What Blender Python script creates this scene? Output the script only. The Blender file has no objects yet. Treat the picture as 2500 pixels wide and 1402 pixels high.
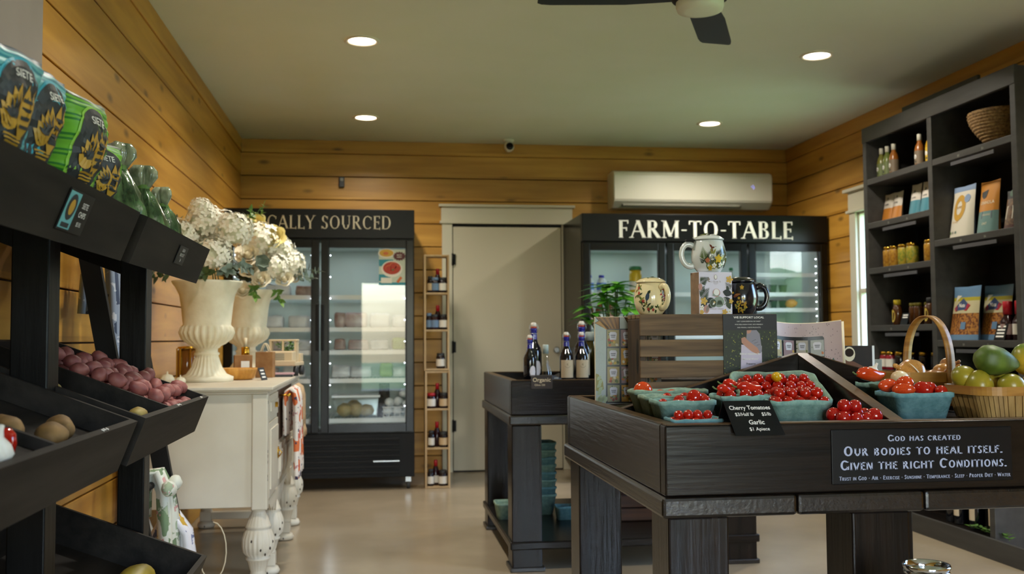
import bpy, bmesh, math, random
from mathutils import Vector, Matrix, Euler, noise
PI = math.pi
random.seed(11)
S = bpy.context.scene
COL = S.collection

# ------------------------------------------------------------------ camera, sky, exposure
PITCH, YAW, ROLL, FPX, ZC = math.radians(2.92), math.radians(7.806), math.radians(-.336), 2407., 1.109
_cp, _sp, _cy, _sy, _cr, _sr = math.cos(PITCH), math.sin(PITCH), math.cos(YAW), math.sin(YAW), math.cos(ROLL), math.sin(ROLL)
FWD = Vector((_sy*_cp, _cy*_cp, _sp)); _R = Vector((_cy, -_sy, 0)); _U = _R.cross(FWD)
RGT = _R*_cr + _U*_sr; UPV = -_R*_sr + _U*_cr
cd = bpy.data.cameras.new('camera'); cam = bpy.data.objects.new('camera', cd); COL.objects.link(cam)
cam.matrix_world = Matrix(((RGT.x, UPV.x, -FWD.x, 0), (RGT.y, UPV.y, -FWD.y, 0), (RGT.z, UPV.z, -FWD.z, ZC), (0, 0, 0, 1)))
cd.sensor_width = 36; cd.lens = FPX*36/2500; cd.clip_start = .05; cd.clip_end = 200
cd.dof.use_dof = True; cd.dof.focus_distance = 2.7; cd.dof.aperture_fstop = 4.5
S.camera = cam
def proj(p):
    d = Vector(p) - Vector((0, 0, ZC)); z = d.dot(FWD)
    return 1250 + FPX*d.dot(RGT)/z, 701 - FPX*d.dot(UPV)/z

vs = S.view_settings
S.display_settings.display_device = 'sRGB'
vs.view_transform = 'Standard'; vs.look = 'None'; vs.gamma = 1; vs.use_curve_mapping = False
vs.exposure = EXPOSURE = 0.0
cy = S.cycles
cy.use_denoising = True
cy.max_bounces = 7; cy.diffuse_bounces = 4; cy.glossy_bounces = 4; cy.transparent_max_bounces = 12; cy.transmission_bounces = 4
cy.sample_clamp_indirect = 4.0; cy.caustics_reflective = False; cy.caustics_refractive = False; cy.blur_glossy = .5

w = bpy.data.worlds.new('sky'); S.world = w; w.use_nodes = True
nt = w.node_tree; bg = nt.nodes['Background']
sky = nt.nodes.new('ShaderNodeTexSky'); sky.sky_type = 'NISHITA'; sky.sun_disc = False
sky.sun_elevation = math.radians(48); sky.sun_rotation = math.radians(200); sky.air_density = 1.2; sky.dust_density = 2.5
tint = nt.nodes.new('ShaderNodeMix'); tint.data_type = 'RGBA'; tint.blend_type = 'MULTIPLY'; tint.inputs[0].default_value = 1; tint.inputs[7].default_value = (.84, .95, 1.12, 1)
nt.links.new(sky.outputs[0], tint.inputs[6]); nt.links.new(tint.outputs[2], bg.inputs[0]); bg.inputs[1].default_value = SKY = 3.4

sd_ = bpy.data.lights.new('sun', 'SUN'); sd_.energy = 6.0; sd_.angle = .02; sd_.color = (1, .95, .86)
sun = bpy.data.objects.new('sun', sd_); COL.objects.link(sun); sun.rotation_euler = Vector((-.25, -.72, -.9)).to_track_quat('-Z', 'Y').to_euler()
LAMP_W, LAMP_COL = 18.0, (1.0, .93, .81)

# ------------------------------------------------------------------ helpers
def lin(h):
    if not isinstance(h, str): return tuple(h)[:3]
    h = h.lstrip('#'); r = []
    for i in (0, 2, 4):
        c = int(h[i:i+2], 16)/255
        r.append(c/12.92 if c <= .04045 else ((c+.055)/1.055)**2.4)
    return tuple(r)

def mat(name, col, rough=.5, metal=0., spec=.5, emit=0., ecol=None, alpha=None, sss=0., coat=0.):
    m = bpy.data.materials.new(name); m.use_nodes = True
    b = m.node_tree.nodes['Principled BSDF']
    b.inputs['Base Color'].default_value = (*lin(col), 1); b.inputs['Roughness'].default_value = rough
    b.inputs['Metallic'].default_value = metal; b.inputs['Specular IOR Level'].default_value = spec
    b.inputs['Coat Weight'].default_value = coat; b.inputs['Coat Roughness'].default_value = .1
    if sss: b.inputs['Subsurface Weight'].default_value = sss; b.inputs['Subsurface Radius'].default_value = (.01, .005, .003)
    if emit:
        b.inputs['Emission Color'].default_value = (*lin(ecol or col), 1); b.inputs['Emission Strength'].default_value = emit
    return m

def nmat(name, c1, c2, scale=(5, 5, 5), rough=.5, bump=.0, bscale=None, detail=4, lo=.35, hi=.65, **k):
    """two colours mixed by stretched noise in object space"""
    m = mat(name, c1, rough, **k); n = m.node_tree.nodes; l = m.node_tree.links; b = n['Principled BSDF']
    tc = n.new('ShaderNodeTexCoord'); mp = n.new('ShaderNodeMapping'); mp.inputs['Scale'].default_value = scale
    nz = n.new('ShaderNodeTexNoise'); nz.inputs['Detail'].default_value = detail; nz.inputs['Scale'].default_value = 1
    cr = n.new('ShaderNodeValToRGB'); cr.color_ramp.elements[0].position = lo; cr.color_ramp.elements[1].position = hi
    cr.color_ramp.elements[0].color = (*lin(c1), 1); cr.color_ramp.elements[1].color = (*lin(c2), 1)
    l.new(tc.outputs['Object'], mp.inputs[0]); l.new(mp.outputs[0], nz.inputs[0]); l.new(nz.outputs[0], cr.inputs[0]); l.new(cr.outputs[0], b.inputs['Base Color'])
    if bump:
        bp = n.new('ShaderNodeBump'); bp.inputs['Strength'].default_value = bump; bp.inputs['Distance'].default_value = .004
        src = nz
        if bscale:
            mp2 = n.new('ShaderNodeMapping'); mp2.inputs['Scale'].default_value = bscale
            nz2 = n.new('ShaderNodeTexNoise'); nz2.inputs['Scale'].default_value = 1; nz2.inputs['Detail'].default_value = 5
            l.new(tc.outputs['Object'], mp2.inputs[0]); l.new(mp2.outputs[0], nz2.inputs[0]); src = nz2
        l.new(src.outputs[0], bp.inputs['Height']); l.new(bp.outputs[0], b.inputs['Normal'])
    return m

def glassy(name, tint=(1, 1, 1), refl=.05, rough=0.0, f_edge=.9):
    """thin pane: transparent with a Fresnel mirror on top"""
    m = bpy.data.materials.new(name); m.use_nodes = True; n = m.node_tree.nodes; l = m.node_tree.links; n.clear()
    o = n.new('ShaderNodeOutputMaterial'); mx = n.new('ShaderNodeMixShader'); t = n.new('ShaderNodeBsdfTransparent'); g = n.new('ShaderNodeBsdfGlossy')
    fr = n.new('ShaderNodeLayerWeight'); fr.inputs[0].default_value = .25; mr = n.new('ShaderNodeMapRange')
    mr.inputs['To Min'].default_value = refl; mr.inputs['To Max'].default_value = f_edge
    pw = n.new('ShaderNodeMath'); pw.operation = 'POWER'; pw.inputs[1].default_value = 2.0
    t.inputs[0].default_value = (*tint, 1); g.inputs['Roughness'].default_value = rough
    l.new(fr.outputs['Facing'], pw.inputs[0]); l.new(pw.outputs[0], mr.inputs['Value']); l.new(mr.outputs[0], mx.inputs[0])
    l.new(t.outputs[0], mx.inputs[1]); l.new(g.outputs[0], mx.inputs[2]); l.new(mx.outputs[0], o.inputs[0])
    return m

class MB:
    """collects shapes (with materials per face) and links them as ONE mesh object"""
    def __init__(s, m=None): s.bm = bmesh.new(); s.mats = []; s.mi = 0; s.flat = set(); s.use(m) if m else None
    def use(s, m):
        if m not in s.mats: s.mats.append(m)
        s.mi = s.mats.index(m); return s
    def face(s, pts, smooth=False):
        try: f = s.bm.faces.new([s.bm.verts.new(p) for p in pts])
        except ValueError: return
        f.material_index = s.mi; f.smooth = smooth; return f
    def box(s, x0, x1, y0, y1, z0, z1, bev=0., M=None):
        P = [Vector((x, y, z)) for z in (z0, z1) for y in (y0, y1) for x in (x0, x1)]
        if M: P = [M @ p for p in P]
        v = [s.bm.verts.new(p) for p in P]
        fs = [s.bm.faces.new([v[i] for i in q]) for q in ((0, 2, 3, 1), (4, 5, 7, 6), (0, 1, 5, 4), (2, 6, 7, 3), (0, 4, 6, 2), (1, 3, 7, 5))]
        if bev:
            es = list({e for f in fs for e in f.edges})
            r = bmesh.ops.bevel(s.bm, geom=es, offset=bev, segments=2, profile=.5, affect='EDGES', clamp_overlap=True)
            fs = list({f for vv in r['verts'] for f in vv.link_faces} | {f for f in fs if f.is_valid})
        for f in fs: f.material_index = s.mi
        return s
    def loft(s, loops, cap0=True, cap1=True, closed=True, smooth=True):
        V = [[s.bm.verts.new(p) for p in L] for L in loops]; n = len(V[0])
        for a, b in zip(V, V[1:]):
            for i in range(n if closed else n-1):
                j = (i+1) % n
                f = s.bm.faces.new((a[i], a[j], b[j], b[i])); f.material_index = s.mi; f.smooth = smooth
        if cap0: f = s.bm.faces.new(V[0][::-1]); f.material_index = s.mi
        if cap1: f = s.bm.faces.new(V[-1]); f.material_index = s.mi
        return s
    def lathe(s, prof, seg=24, c=(0, 0, 0), fl=None, cap0=True, cap1=True, M=None):
        """prof: [(r, z)], fl(angle, r, z) -> r"""
        L = []
        for r, z in prof:
            L.append([Vector(((fl(2*PI*i/seg, r, z) if fl else r)*math.cos(2*PI*i/seg), (fl(2*PI*i/seg, r, z) if fl else r)*math.sin(2*PI*i/seg), z)) for i in range(seg)])
        L = [[(M @ p if M else p) + Vector(c) for p in q] for q in L]
        return s.loft(L, cap0, cap1)
    def tube(s, pts, r, seg=10, flat=1.0, cap=True, up=None):
        pts = [Vector(p) for p in pts]; n = len(pts); L = []
        ref = Vector(up) if up else None
        for i, p in enumerate(pts):
            t = (pts[min(i+1, n-1)] - pts[max(i-1, 0)]).normalized()
            if ref is None: ref = Vector((0, 0, 1)) if abs(t.z) < .9 else Vector((1, 0, 0))
            a = t.cross(ref); a = a.normalized() if a.length > 1e-6 else t.orthogonal().normalized(); b = a.cross(t)
            if not up: ref = b
            rr = r[i] if isinstance(r, (list, tuple)) else r
            L.append([p + (a*math.cos(2*PI*k/seg) + b*math.sin(2*PI*k/seg)*flat)*rr for k in range(seg)])
        return s.loft(L, cap, cap)
    def sheet(s, nu, nv, fn, smooth=True, mf=None, thick=0.):
        """grid of fn(u, v), u and v in 0..1; mf(u, v) -> material; thick: closed slab of that thickness along fn's third return value"""
        V = [[s.bm.verts.new(fn(i/nu, j/nv)) for j in range(nv+1)] for i in range(nu+1)]
        for i in range(nu):
            for j in range(nv):
                if mf: s.use(mf((i+.5)/nu, (j+.5)/nv))
                f = s.bm.faces.new((V[i][j], V[i+1][j], V[i+1][j+1], V[i][j+1])); f.material_index = s.mi; f.smooth = smooth
        return s
    def blob(s, c, r, sub=2, amp=.0, fr=3., seed=0, M=None):
        t = bmesh.ops.create_icosphere(s.bm, subdivisions=sub, radius=1)
        for v in t['verts']:
            d = v.co.copy(); k = 1 + amp*noise.noise(d*fr + Vector((seed*7.3, seed*3.1, 0)))
            p = Vector((d.x*r[0], d.y*r[1], d.z*r[2]))*k
            v.co = (M @ p if M else p) + Vector(c)
            for f in v.link_faces: f.smooth = True; f.material_index = s.mi
        return s
    def prism(s, pts, fr, t, off=0.):
        """2D outline on a frame, pushed out by t"""
        a = [fr(x, y, off) for x, y in pts]; b = [fr(x, y, off+t) for x, y in pts]
        return s.loft([a, b], smooth=False)
    def build(s, name, parent=None, loc=None, fixn=True, sub=0):
        if fixn: bmesh.ops.recalc_face_normals(s.bm, faces=s.bm.faces)
        me = bpy.data.meshes.new(name); s.bm.to_mesh(me); s.bm.free()
        for m in s.mats: me.materials.append(m)
        o = bpy.data.objects.new(name, me); COL.objects.link(o)
        if parent: o.parent = parent
        if loc: o.location = loc
        if sub:
            md = o.modifiers.new('smooth', 'SUBSURF'); md.levels = md.render_levels = sub
        return o

def thing(name, label, cat, loc=(0, 0, 0), rotz=0., group=None):
    o = bpy.data.objects.new(name, None); COL.objects.link(o); o.location = loc; o.rotation_euler = (0, 0, rotz)
    o['label'] = label; o['category'] = cat
    if group: o['group'] = group
    return o
def tag(o, label, cat, group=None):
    o['label'] = label; o['category'] = cat
    if group: o['group'] = group
    return o
def struct(o): o['kind'] = 'structure'; return o
def dup(root, loc, rotz=None, label=None, group=None, scale=None, rot=None):
    r = root.copy(); COL.objects.link(r); r.location = loc
    if rotz is not None: r.rotation_euler = (0, 0, rotz)
    if rot is not None: r.rotation_euler = rot
    if scale: r.scale = (scale,)*3 if not isinstance(scale, tuple) else scale
    if label: r['label'] = label
    if group: r['group'] = group
    for ch in list(root.children):
        c = ch.copy(); COL.objects.link(c); c.parent = r
        for g in list(ch.children):
            d = g.copy(); COL.objects.link(d); d.parent = c
    return r

def frame(o, r, u):
    """flat drawing frame: (x, y, off) -> point; off lifts along the normal r x u"""
    o, r, u = Vector(o), Vector(r).normalized(), Vector(u).normalized(); n = r.cross(u)
    return lambda x, y, off=0.: o + r*x + u*y + n*off
def front(x, y, z): return frame((x, y, z), (1, 0, 0), (0, 0, 1))          # a face that looks to -y

def poly(mb, m, pts, fr, off=.0006):
    mb.use(m); return mb.face([fr(x, y, off) for x, y in pts])
def rectd(mb, m, x0, x1, y0, y1, fr, off=.0006): return poly(mb, m, ((x0, y0), (x1, y0), (x1, y1), (x0, y1)), fr, off)
def ell(mb, m, cx, cy, rx, ry, fr, off=.0006, n=20, rot=0.):
    c, q = math.cos(rot), math.sin(rot)
    return poly(mb, m, [(cx + rx*math.cos(a)*c - ry*math.sin(a)*q, cy + rx*math.cos(a)*q + ry*math.sin(a)*c) for a in (2*PI*i/n for i in range(n))], fr, off)
def leafd(mb, m, x, y, ang, L, W, fr, off=.0006):
    c, q = math.cos(ang), math.sin(ang); P = []
    for t, h in ((0, 0), (.25, .7), (.55, 1), (.8, .6), (1, 0), (.8, -.6), (.55, -1), (.25, -.7)):
        P.append((x + c*t*L - q*h*W, y + q*t*L + c*h*W))
    return poly(mb, m, P, fr, off)
def flowerd(mb, m, x, y, r, fr, off=.0008, n=5, mc=None, rot=0.):
    for k in range(n):
        a = rot + 2*PI*k/n; ell(mb, m, x + r*.55*math.cos(a), y + r*.55*math.sin(a), r*.5, r*.36, fr, off, 10, a)
    if mc: ell(mb, mc, x, y, r*.22, r*.22, fr, off+.0004, 8)
def strip(mb, m, pts, wd, fr, off=.0006):
    for (x0, y0), (x1, y1) in zip(pts, pts[1:]):
        L = math.hypot(x1-x0, y1-y0) or 1; nx, ny = -(y1-y0)/L*wd/2, (x1-x0)/L*wd/2
        poly(mb, m, ((x0+nx, y0+ny), (x0-nx, y0-ny), (x1-nx, y1-ny), (x1+nx, y1+ny)), fr, off)
def frond(mb, m, x, y, ang, L, fr, off=.0007, n=9, spread=.9, w=.07):
    """palm frond: a rib with narrow leaflets"""
    for k in range(n):
        t = (k+1)/n; px, py = x + L*t*math.cos(ang), y + L*t*math.sin(ang); l = L*.55*(1.15-t)
        for sg in (1, -1): leafd(mb, m, px, py, ang + sg*spread*(1.1-.5*t), l, l*w*1.6, fr, off)
    strip(mb, m, ((x, y), (x + L*math.cos(ang), y + L*math.sin(ang))), L*.03, fr, off)

_tc = {}
def text(mb, m, s, x, y, size, fr, off=.0008, align='C', bold=0., sx=1.):
    """sans lettering turned into faces on a frame; size is the cap height"""
    k = (s, bold)
    if k not in _tc:
        cu = bpy.data.curves.new('t', 'FONT'); cu.body = s; cu.size = 1; cu.offset = bold; cu.resolution_u = 3
        ob = bpy.data.objects.new('t', cu); COL.objects.link(ob)
        dg = bpy.context.evaluated_depsgraph_get(); me = ob.evaluated_get(dg).to_mesh()
        _tc[k] = ([tuple(v.co[:2]) for v in me.vertices], [tuple(p.vertices) for p in me.polygons])
        ob.evaluated_get(dg).to_mesh_clear(); bpy.data.objects.remove(ob); bpy.data.curves.remove(cu)
    V, Fc = _tc[k]
    if not V: return 0
    q = size/.73; x0 = min(v[0] for v in V); x1 = max(v[0] for v in V); wd = (x1-x0)*q*sx
    ox = x - (wd/2 if align == 'C' else 0 if align == 'L' else wd)
    mb.use(m); vv = [mb.bm.verts.new(fr(ox + (a-x0)*q*sx, y + b*q, off)) for a, b in V]
    for f in Fc:
        try: g = mb.bm.faces.new([vv[i] for i in f]); g.material_index = mb.mi
        except ValueError: pass
    return wd

# carved-style capitals: strokes with serifs (cap height 1)
GL = {
 'A': (.80, 'l.08 0 .40 1 0|l.40 1 .72 0 1|b.21 .33 .59|s.08 0|s.72 0'), 'B': (.66, 'l.16 0 .16 1 1|b.12 1 .34|b.12 .53 .34|b.12 0 .34|a.34 .765 .21 .235 -90 90|a.34 .265 .25 .265 -90 90|s.13 0 1|s.13 1 1'),
 'C': (.78, 'a.43 .5 .36 .5 48 312|h.69 .83'), 'D': (.80, 'l.16 0 .16 1 1|b.12 1 .34|b.12 0 .34|a.34 .5 .38 .5 -90 90|s.13 0 1|s.13 1 1'),
 'E': (.60, 'l.16 0 .16 1 1|b.12 1 .52|b.12 .52 .44|b.12 0 .54|h.51 .93|h.44 .52|h.53 .07|s.13 0 1|s.13 1 1'), 'F': (.58, 'l.16 0 .16 1 1|b.12 1 .52|b.12 .52 .44|h.51 .93|h.44 .52|s.16 0|s.13 1 1'),
 'G': (.82, 'a.43 .5 .36 .5 48 318|h.69 .83|l.70 .05 .70 .42 1|s.68 .42'), 'H': (.80, 'l.16 0 .16 1 1|l.64 0 .64 1 1|b.16 .52 .64|s.16 0|s.16 1|s.64 0|s.64 1'), 'I': (.32, 'l.16 0 .16 1 1|s.16 0|s.16 1'),
 'K': (.74, 'l.16 0 .16 1 1|l.18 .42 .58 1 0|l.32 .58 .64 0 1|s.16 0|s.16 1|s.58 1|s.64 0'), 'L': (.58, 'l.16 0 .16 1 1|b.12 0 .54|h.53 .08|s.16 1|s.13 0 1'),
 'M': (.94, 'l.14 0 .14 1 0|l.16 1 .46 .08 1|l.46 .08 .76 1 0|l.78 0 .78 1 1|s.14 0|s.12 1|s.78 0|s.80 1'), 'N': (.80, 'l.14 0 .14 1 0|l.15 1 .64 0 1|l.65 0 .65 1 0|s.14 0|s.12 1|s.65 1'),
 'O': (.86, 'a.43 .5 .36 .5 0 360'), 'P': (.64, 'l.16 0 .16 1 1|b.12 1 .34|b.12 .47 .34|a.34 .735 .22 .265 -90 90|s.16 0|s.13 1 1'), 'Q': (.86, 'a.43 .5 .36 .5 0 360|l.45 .15 .75 -.15 1'),
 'R': (.74, 'l.16 0 .16 1 1|b.12 1 .34|b.12 .50 .34|a.34 .75 .22 .25 -90 90|l.34 .50 .64 0 1|s.16 0|s.13 1 1|s.67 0 1'), 'S': (.58, 'a.29 .755 .20 .245 25 270|a.29 .255 .22 .255 -155 90|h.49 .86|h.08 .14'),
 'T': (.70, 'l.35 0 .35 1 1|b.05 1 .65|h.06 .91|h.64 .91|s.35 0'), 'U': (.78, 'l.15 .32 .15 1 1|a.38 .32 .23 .32 180 360|l.62 .32 .62 1 0|s.15 1|s.62 1'), 'V': (.76, 'l.08 1 .38 0 1|l.38 0 .68 1 0|s.08 1|s.68 1'),
 'W': (1.08, 'l.08 1 .32 0 1|l.32 0 .54 .95 0|l.54 .95 .76 0 1|l.76 0 1.0 1 0|s.08 1|s1.0 1'), 'X': (.76, 'l.10 1 .66 0 1|l.10 0 .66 1 0|s.10 0|s.10 1|s.66 0|s.66 1'), 'Y': (.74, 'l.08 1 .37 .45 1|l.37 .45 .66 1 0|l.37 0 .37 .47 1|s.08 1|s.66 1|s.37 0'),
 '-': (.38, 'b.06 .42 .32'), '.': (.26, 'l.13 0 .13 .12 1'), '*': (.34, 'o.17 .45 .09'), '"': (.30, 'l.10 .75 .10 1 0|l.20 .75 .20 1 0'), ',': (.24, 'l.08 -.15 .13 .12 1'), ' ': (.36, '')}
def caps(mb, m, s, x, y, h, fr, off=.0008, T=.14, t=.055, ser=.13, sx=1., small=.78, align='C', track=.03):
    """letters of s in strokes; lower-case letters become small capitals"""
    wd = sum((GL[c.upper()][0]+track)*(small if c.islower() or c in '*' else 1) for c in s)*h*sx
    cx = x - (wd/2 if align == 'C' else 0); mb.use(m)
    for c in s:
        k = h*(small if c.islower() else 1); gw, d = GL[c.upper()]
        F = lambda a, b: fr(cx + a*k*sx, y + b*k, off)
        q = lambda *p: mb.face([F(*i) for i in p])
        for e in filter(None, d.split('|')):
            o, v = e[0], [float(i) for i in e[1:].split()]
            if o == 'l':
                hw = (T if v[4] else t)/2/math.cos(math.atan2(abs(v[2]-v[0]), abs(v[3]-v[1])))
                q((v[0]-hw, v[1]), (v[0]+hw, v[1]), (v[2]+hw, v[3]), (v[2]-hw, v[3]))
            elif o == 'b':
                a, b = (v[1]-t, v[1]) if v[1] == 1 else (v[1], v[1]+t)
                q((v[0], a), (v[2], a), (v[2], b), (v[0], b))
            elif o == 's':
                a, b = (0, t*.8) if v[1] == 0 else (v[1]-t*.8, v[1]); r = ser if len(v) < 3 else ser*.7
                q((v[0]-r, a), (v[0]+r, a), (v[0]+r*.6, b), (v[0]-r*.6, b)) if v[1] == 0 else q((v[0]-r*.6, a), (v[0]+r*.6, a), (v[0]+r, b), (v[0]-r, b))
            elif o == 'h':
                q((v[0]-t*.45, v[1]-ser), (v[0]+t*.45, v[1]-ser), (v[0]+t*.45, v[1]+ser*.6), (v[0]-t*.45, v[1]+ser*.6))
            elif o == 'o':
                mb.face([F(v[0]+v[2]*math.cos(i*PI/5), v[1]+v[2]*math.sin(i*PI/5)) for i in range(10)])
            elif o == 'a':
                n = 14; A = [math.radians(v[4] + (v[5]-v[4])*i/n) for i in range(n+1)]
                def pt(a, sg):
                    th = t + (T-t)*abs(math.cos(a))**1.5; rx, ry = v[2] - (th if sg else 0), v[3] - (t + (th-t)*.1 if sg else 0)
                    return (v[0] + rx*math.cos(a), v[1] + ry*math.sin(a))
                for a, b in zip(A, A[1:]): q(pt(a, 0), pt(b, 0), pt(b, 1), pt(a, 1))
        cx += (gw+track)*k*sx
    return wd
def capsw(s, h, sx=1., small=.78, track=.03): return sum((GL[c.upper()][0]+track)*(small if c.islower() or c in '*' else 1) for c in s)*h*sx
def caps_fit(mb, m, s, x0, x1, y, h, fr, **k):
    sx = (x1-x0)/capsw(s, h, small=k.get('small', .78)); return caps(mb, m, s, (x0+x1)/2, y, h, fr, sx=sx, **k)
def gleaf(mb, m, x, y, ang, L, W, F, off):                            # leaf cut into slices so that it follows a curve
    c, q = math.cos(ang), math.sin(ang); n = 5
    T_ = [i/n for i in range(n+1)]; hw = [W*math.sin(PI*min(1, .03+t_*.97)**.8) for t_ in T_]; mb.use(m)
    for i in range(n):
        mb.face([F(x+c*T_[k]*L-s*q*hw[k], y+q*T_[k]*L+s*c*hw[k], off) for k, s in ((i, 1), (i, -1), (i+1, -1), (i+1, 1))])
def gbar(mb, m, x0, x1, y0, y1, F, off, n=6):                         # bar cut into slices so that it follows a curve
    mb.use(m)
    for i in range(n): a, b = x0+(x1-x0)*i/n, x0+(x1-x0)*(i+1)/n; mb.face([F(a, y0, off), F(b, y0, off), F(b, y1, off), F(a, y1, off)])
ORD = 'first second third fourth fifth sixth seventh eighth ninth tenth eleventh twelfth thirteenth fourteenth fifteenth sixteenth seventeenth eighteenth nineteenth twentieth'.split()
# ------------------------------------------------------------------ materials
def pine_mat():
    m = mat('stained pine', '#b08236', .42); n = m.node_tree.nodes; l = m.node_tree.links; b = n['Principled BSDF']
    tc = n.new('ShaderNodeTexCoord'); sp = n.new('ShaderNodeSeparateXYZ'); l.new(tc.outputs['Object'], sp.inputs[0])
    def math_(op, a, bb=None, c=None):
        q = n.new('ShaderNodeMath'); q.operation = op
        for i, v in enumerate((a, bb, c)):
            if v is None: continue
            if isinstance(v, (int, float)): q.inputs[i].default_value = v
            else: l.new(v, q.inputs[i])
        return q.outputs[0]
    row = math_('FLOOR', math_('DIVIDE', math_('ADD', sp.outputs['Z'], .03), .192))
    wn = n.new('ShaderNodeTexWhiteNoise'); wn.noise_dimensions = '1D'; l.new(row, wn.inputs['W'])
    sh = n.new('ShaderNodeCombineXYZ'); l.new(math_('MULTIPLY', wn.outputs[0], 40.), sh.inputs[0]); l.new(math_('MULTIPLY', wn.outputs[0], 23.), sh.inputs[1])
    ad = n.new('ShaderNodeVectorMath'); ad.operation = 'ADD'; l.new(tc.outputs['Object'], ad.inputs[0]); l.new(sh.outputs[0], ad.inputs[1])
    mp = n.new('ShaderNodeMapping'); mp.inputs['Scale'].default_value = (1.1, 1.1, 13); l.new(ad.outputs[0], mp.inputs[0])
    nz = n.new('ShaderNodeTexNoise'); nz.inputs['Scale'].default_value = 1; nz.inputs['Detail'].default_value = 6; nz.inputs['Distortion'].default_value = .4; l.new(mp.outputs[0], nz.inputs[0])
    cr = n.new('ShaderNodeValToRGB'); e = cr.color_ramp.elements
    e[0].position, e[1].position = .3, .72; e[0].color = (*lin('#aa7624'), 1); e[1].color = (*lin('#d09a40'), 1); l.new(nz.outputs[0], cr.inputs[0])
    mp2 = n.new('ShaderNodeMapping'); mp2.inputs['Scale'].default_value = (2.6, 2.6, 6.5); l.new(ad.outputs[0], mp2.inputs[0])
    vo = n.new('ShaderNodeTexVoronoi'); vo.inputs['Scale'].default_value = 1; l.new(mp2.outputs[0], vo.inputs[0])
    kn = n.new('ShaderNodeMapRange'); kn.inputs['From Min'].default_value = .05; kn.inputs['From Max'].default_value = .16; kn.inputs['To Min'].default_value = .38; kn.inputs['To Max'].default_value = 1; l.new(vo.outputs['Distance'], kn.inputs[0])
    tone = math_('MULTIPLY', kn.outputs[0], math_('MULTIPLY_ADD', wn.outputs[0], .22, .84))
    mx = n.new('ShaderNodeMix'); mx.data_type = 'RGBA'; mx.blend_type = 'MULTIPLY'; mx.inputs[0].default_value = 1
    l.new(cr.outputs[0], mx.inputs[6]); l.new(tone, mx.inputs[7]); l.new(mx.outputs[2], b.inputs['Base Color'])
    return m
M = {}
M['pine'] = pine_mat()
M['groove'] = mat('groove shadow gap', '#3a2410', .9)
M['ceil'] = nmat('ceiling paint', '#dfe3cf', '#e2e5d4', (3, 3, 3), .9)
M['floor'] = nmat('polished concrete', '#9a8b74', '#ab9c84', (1.6, 1.6, 1), .22, detail=8, spec=.4)
M['trim'] = mat('painted trim', '#cfc9b4', .5)
M['door'] = mat('door paint', '#c8c0aa', .55)
M['white'] = mat('white plastic', '#e8e3d2', .35)
M['grey'] = mat('grey plastic', '#8a8a80', .5)
M['black'] = mat('black enamel', '#060607', .25, spec=.3)
M['blackm'] = mat('black matt', '#070708', .6, spec=.3)
M['signblack'] = mat('black sign film', '#090a0d', .35, spec=.3)
M['dkgrey'] = mat('dark grey', '#2b2d30', .5)
M['steel'] = mat('steel', '#b9bdc0', .25, 1.)
M['chrome'] = mat('chrome', '#dfe3e6', .08, 1.)
M['brass'] = mat('brass', '#c79a3a', .2, 1.)
M['letter'] = mat('white lettering', '#f4f2ea', .5, emit=.12)
M['ivory'] = mat('ivory lettering', '#e6ddc6', .5)
M['lettb'] = mat('pale blue grey lettering', '#a3aac4', .5)
M['paper'] = mat('white paper', '#ece9e4', .6)
M['cream'] = mat('cream paper', '#dccdae', .6)
M['wfrost'] = mat('fridge liner', '#bccac6', .4)
M['glass'] = glassy('clear pane', (.93, .96, .95), .055)
M['winglass'] = glassy('window pane', (.95, .97, .97), .04)
M['poly'] = glassy('clear plastic', (.85, .88, .86), .10, .12)
M['led'] = mat('light strip', '#ffffff', .4, emit=9., ecol='#eaf1ff')
M['lampface'] = mat('lamp lens', '#fff6e4', .4, emit=14., ecol='#ffe9c8')
def dark_wood(name, sc, c1='#080605', c2='#1e1610', rough=.27, spec=.3):
    return nmat(name, c1, c2, sc, rough, .22, tuple(x*2.2 for x in sc), 6, .3, .7, spec=spec)
M['dwx'] = dark_wood('dark stained wood, grain across', (2.2, 40, 40))
M['dwy'] = dark_wood('dark stained wood, grain deep', (40, 2.2, 40), spec=.8)
M['dwz'] = dark_wood('dark stained wood, grain upright', (40, 40, 2.2))
M['edge'] = dark_wood('worn brown wood edge', (12, 12, 12), '#2e2012', '#5a4023', .35)
M['standw'] = dark_wood('black-brown painted wood', (30, 3, 30), '#1e1b18', '#302b26', .55, .12)
M['standz'] = dark_wood('black-brown painted upright', (30, 30, 3), '#060505', '#100e0c', .36, .2)
M['shelfw'] = dark_wood('charcoal shelf paint', (20, 3, 20), '#3a3836', '#454340', .5, .3)
M['shelfi'] = mat('black shelf back', '#08090b', .75)
M['crate'] = nmat('weathered crate slat', '#4b3927', '#7e6446', (3, 30, 45), .7, .3)
M['crated'] = nmat('dark crate end', '#2c1f12', '#4a3520', (30, 30, 3), .65, .3)
M['distress'] = nmat('worn cream paint', '#cfc5b2', '#d8cfbd', (4, 4, 4), .45, .05)
M['stone'] = nmat('cast stone', '#d9cdb0', '#efe8d2', (7, 7, 7), .7, .25, (60, 60, 60))
M['ltwood'] = nmat('pale wood', '#b3946a', '#c9ad84', (20, 20, 2), .55)

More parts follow.
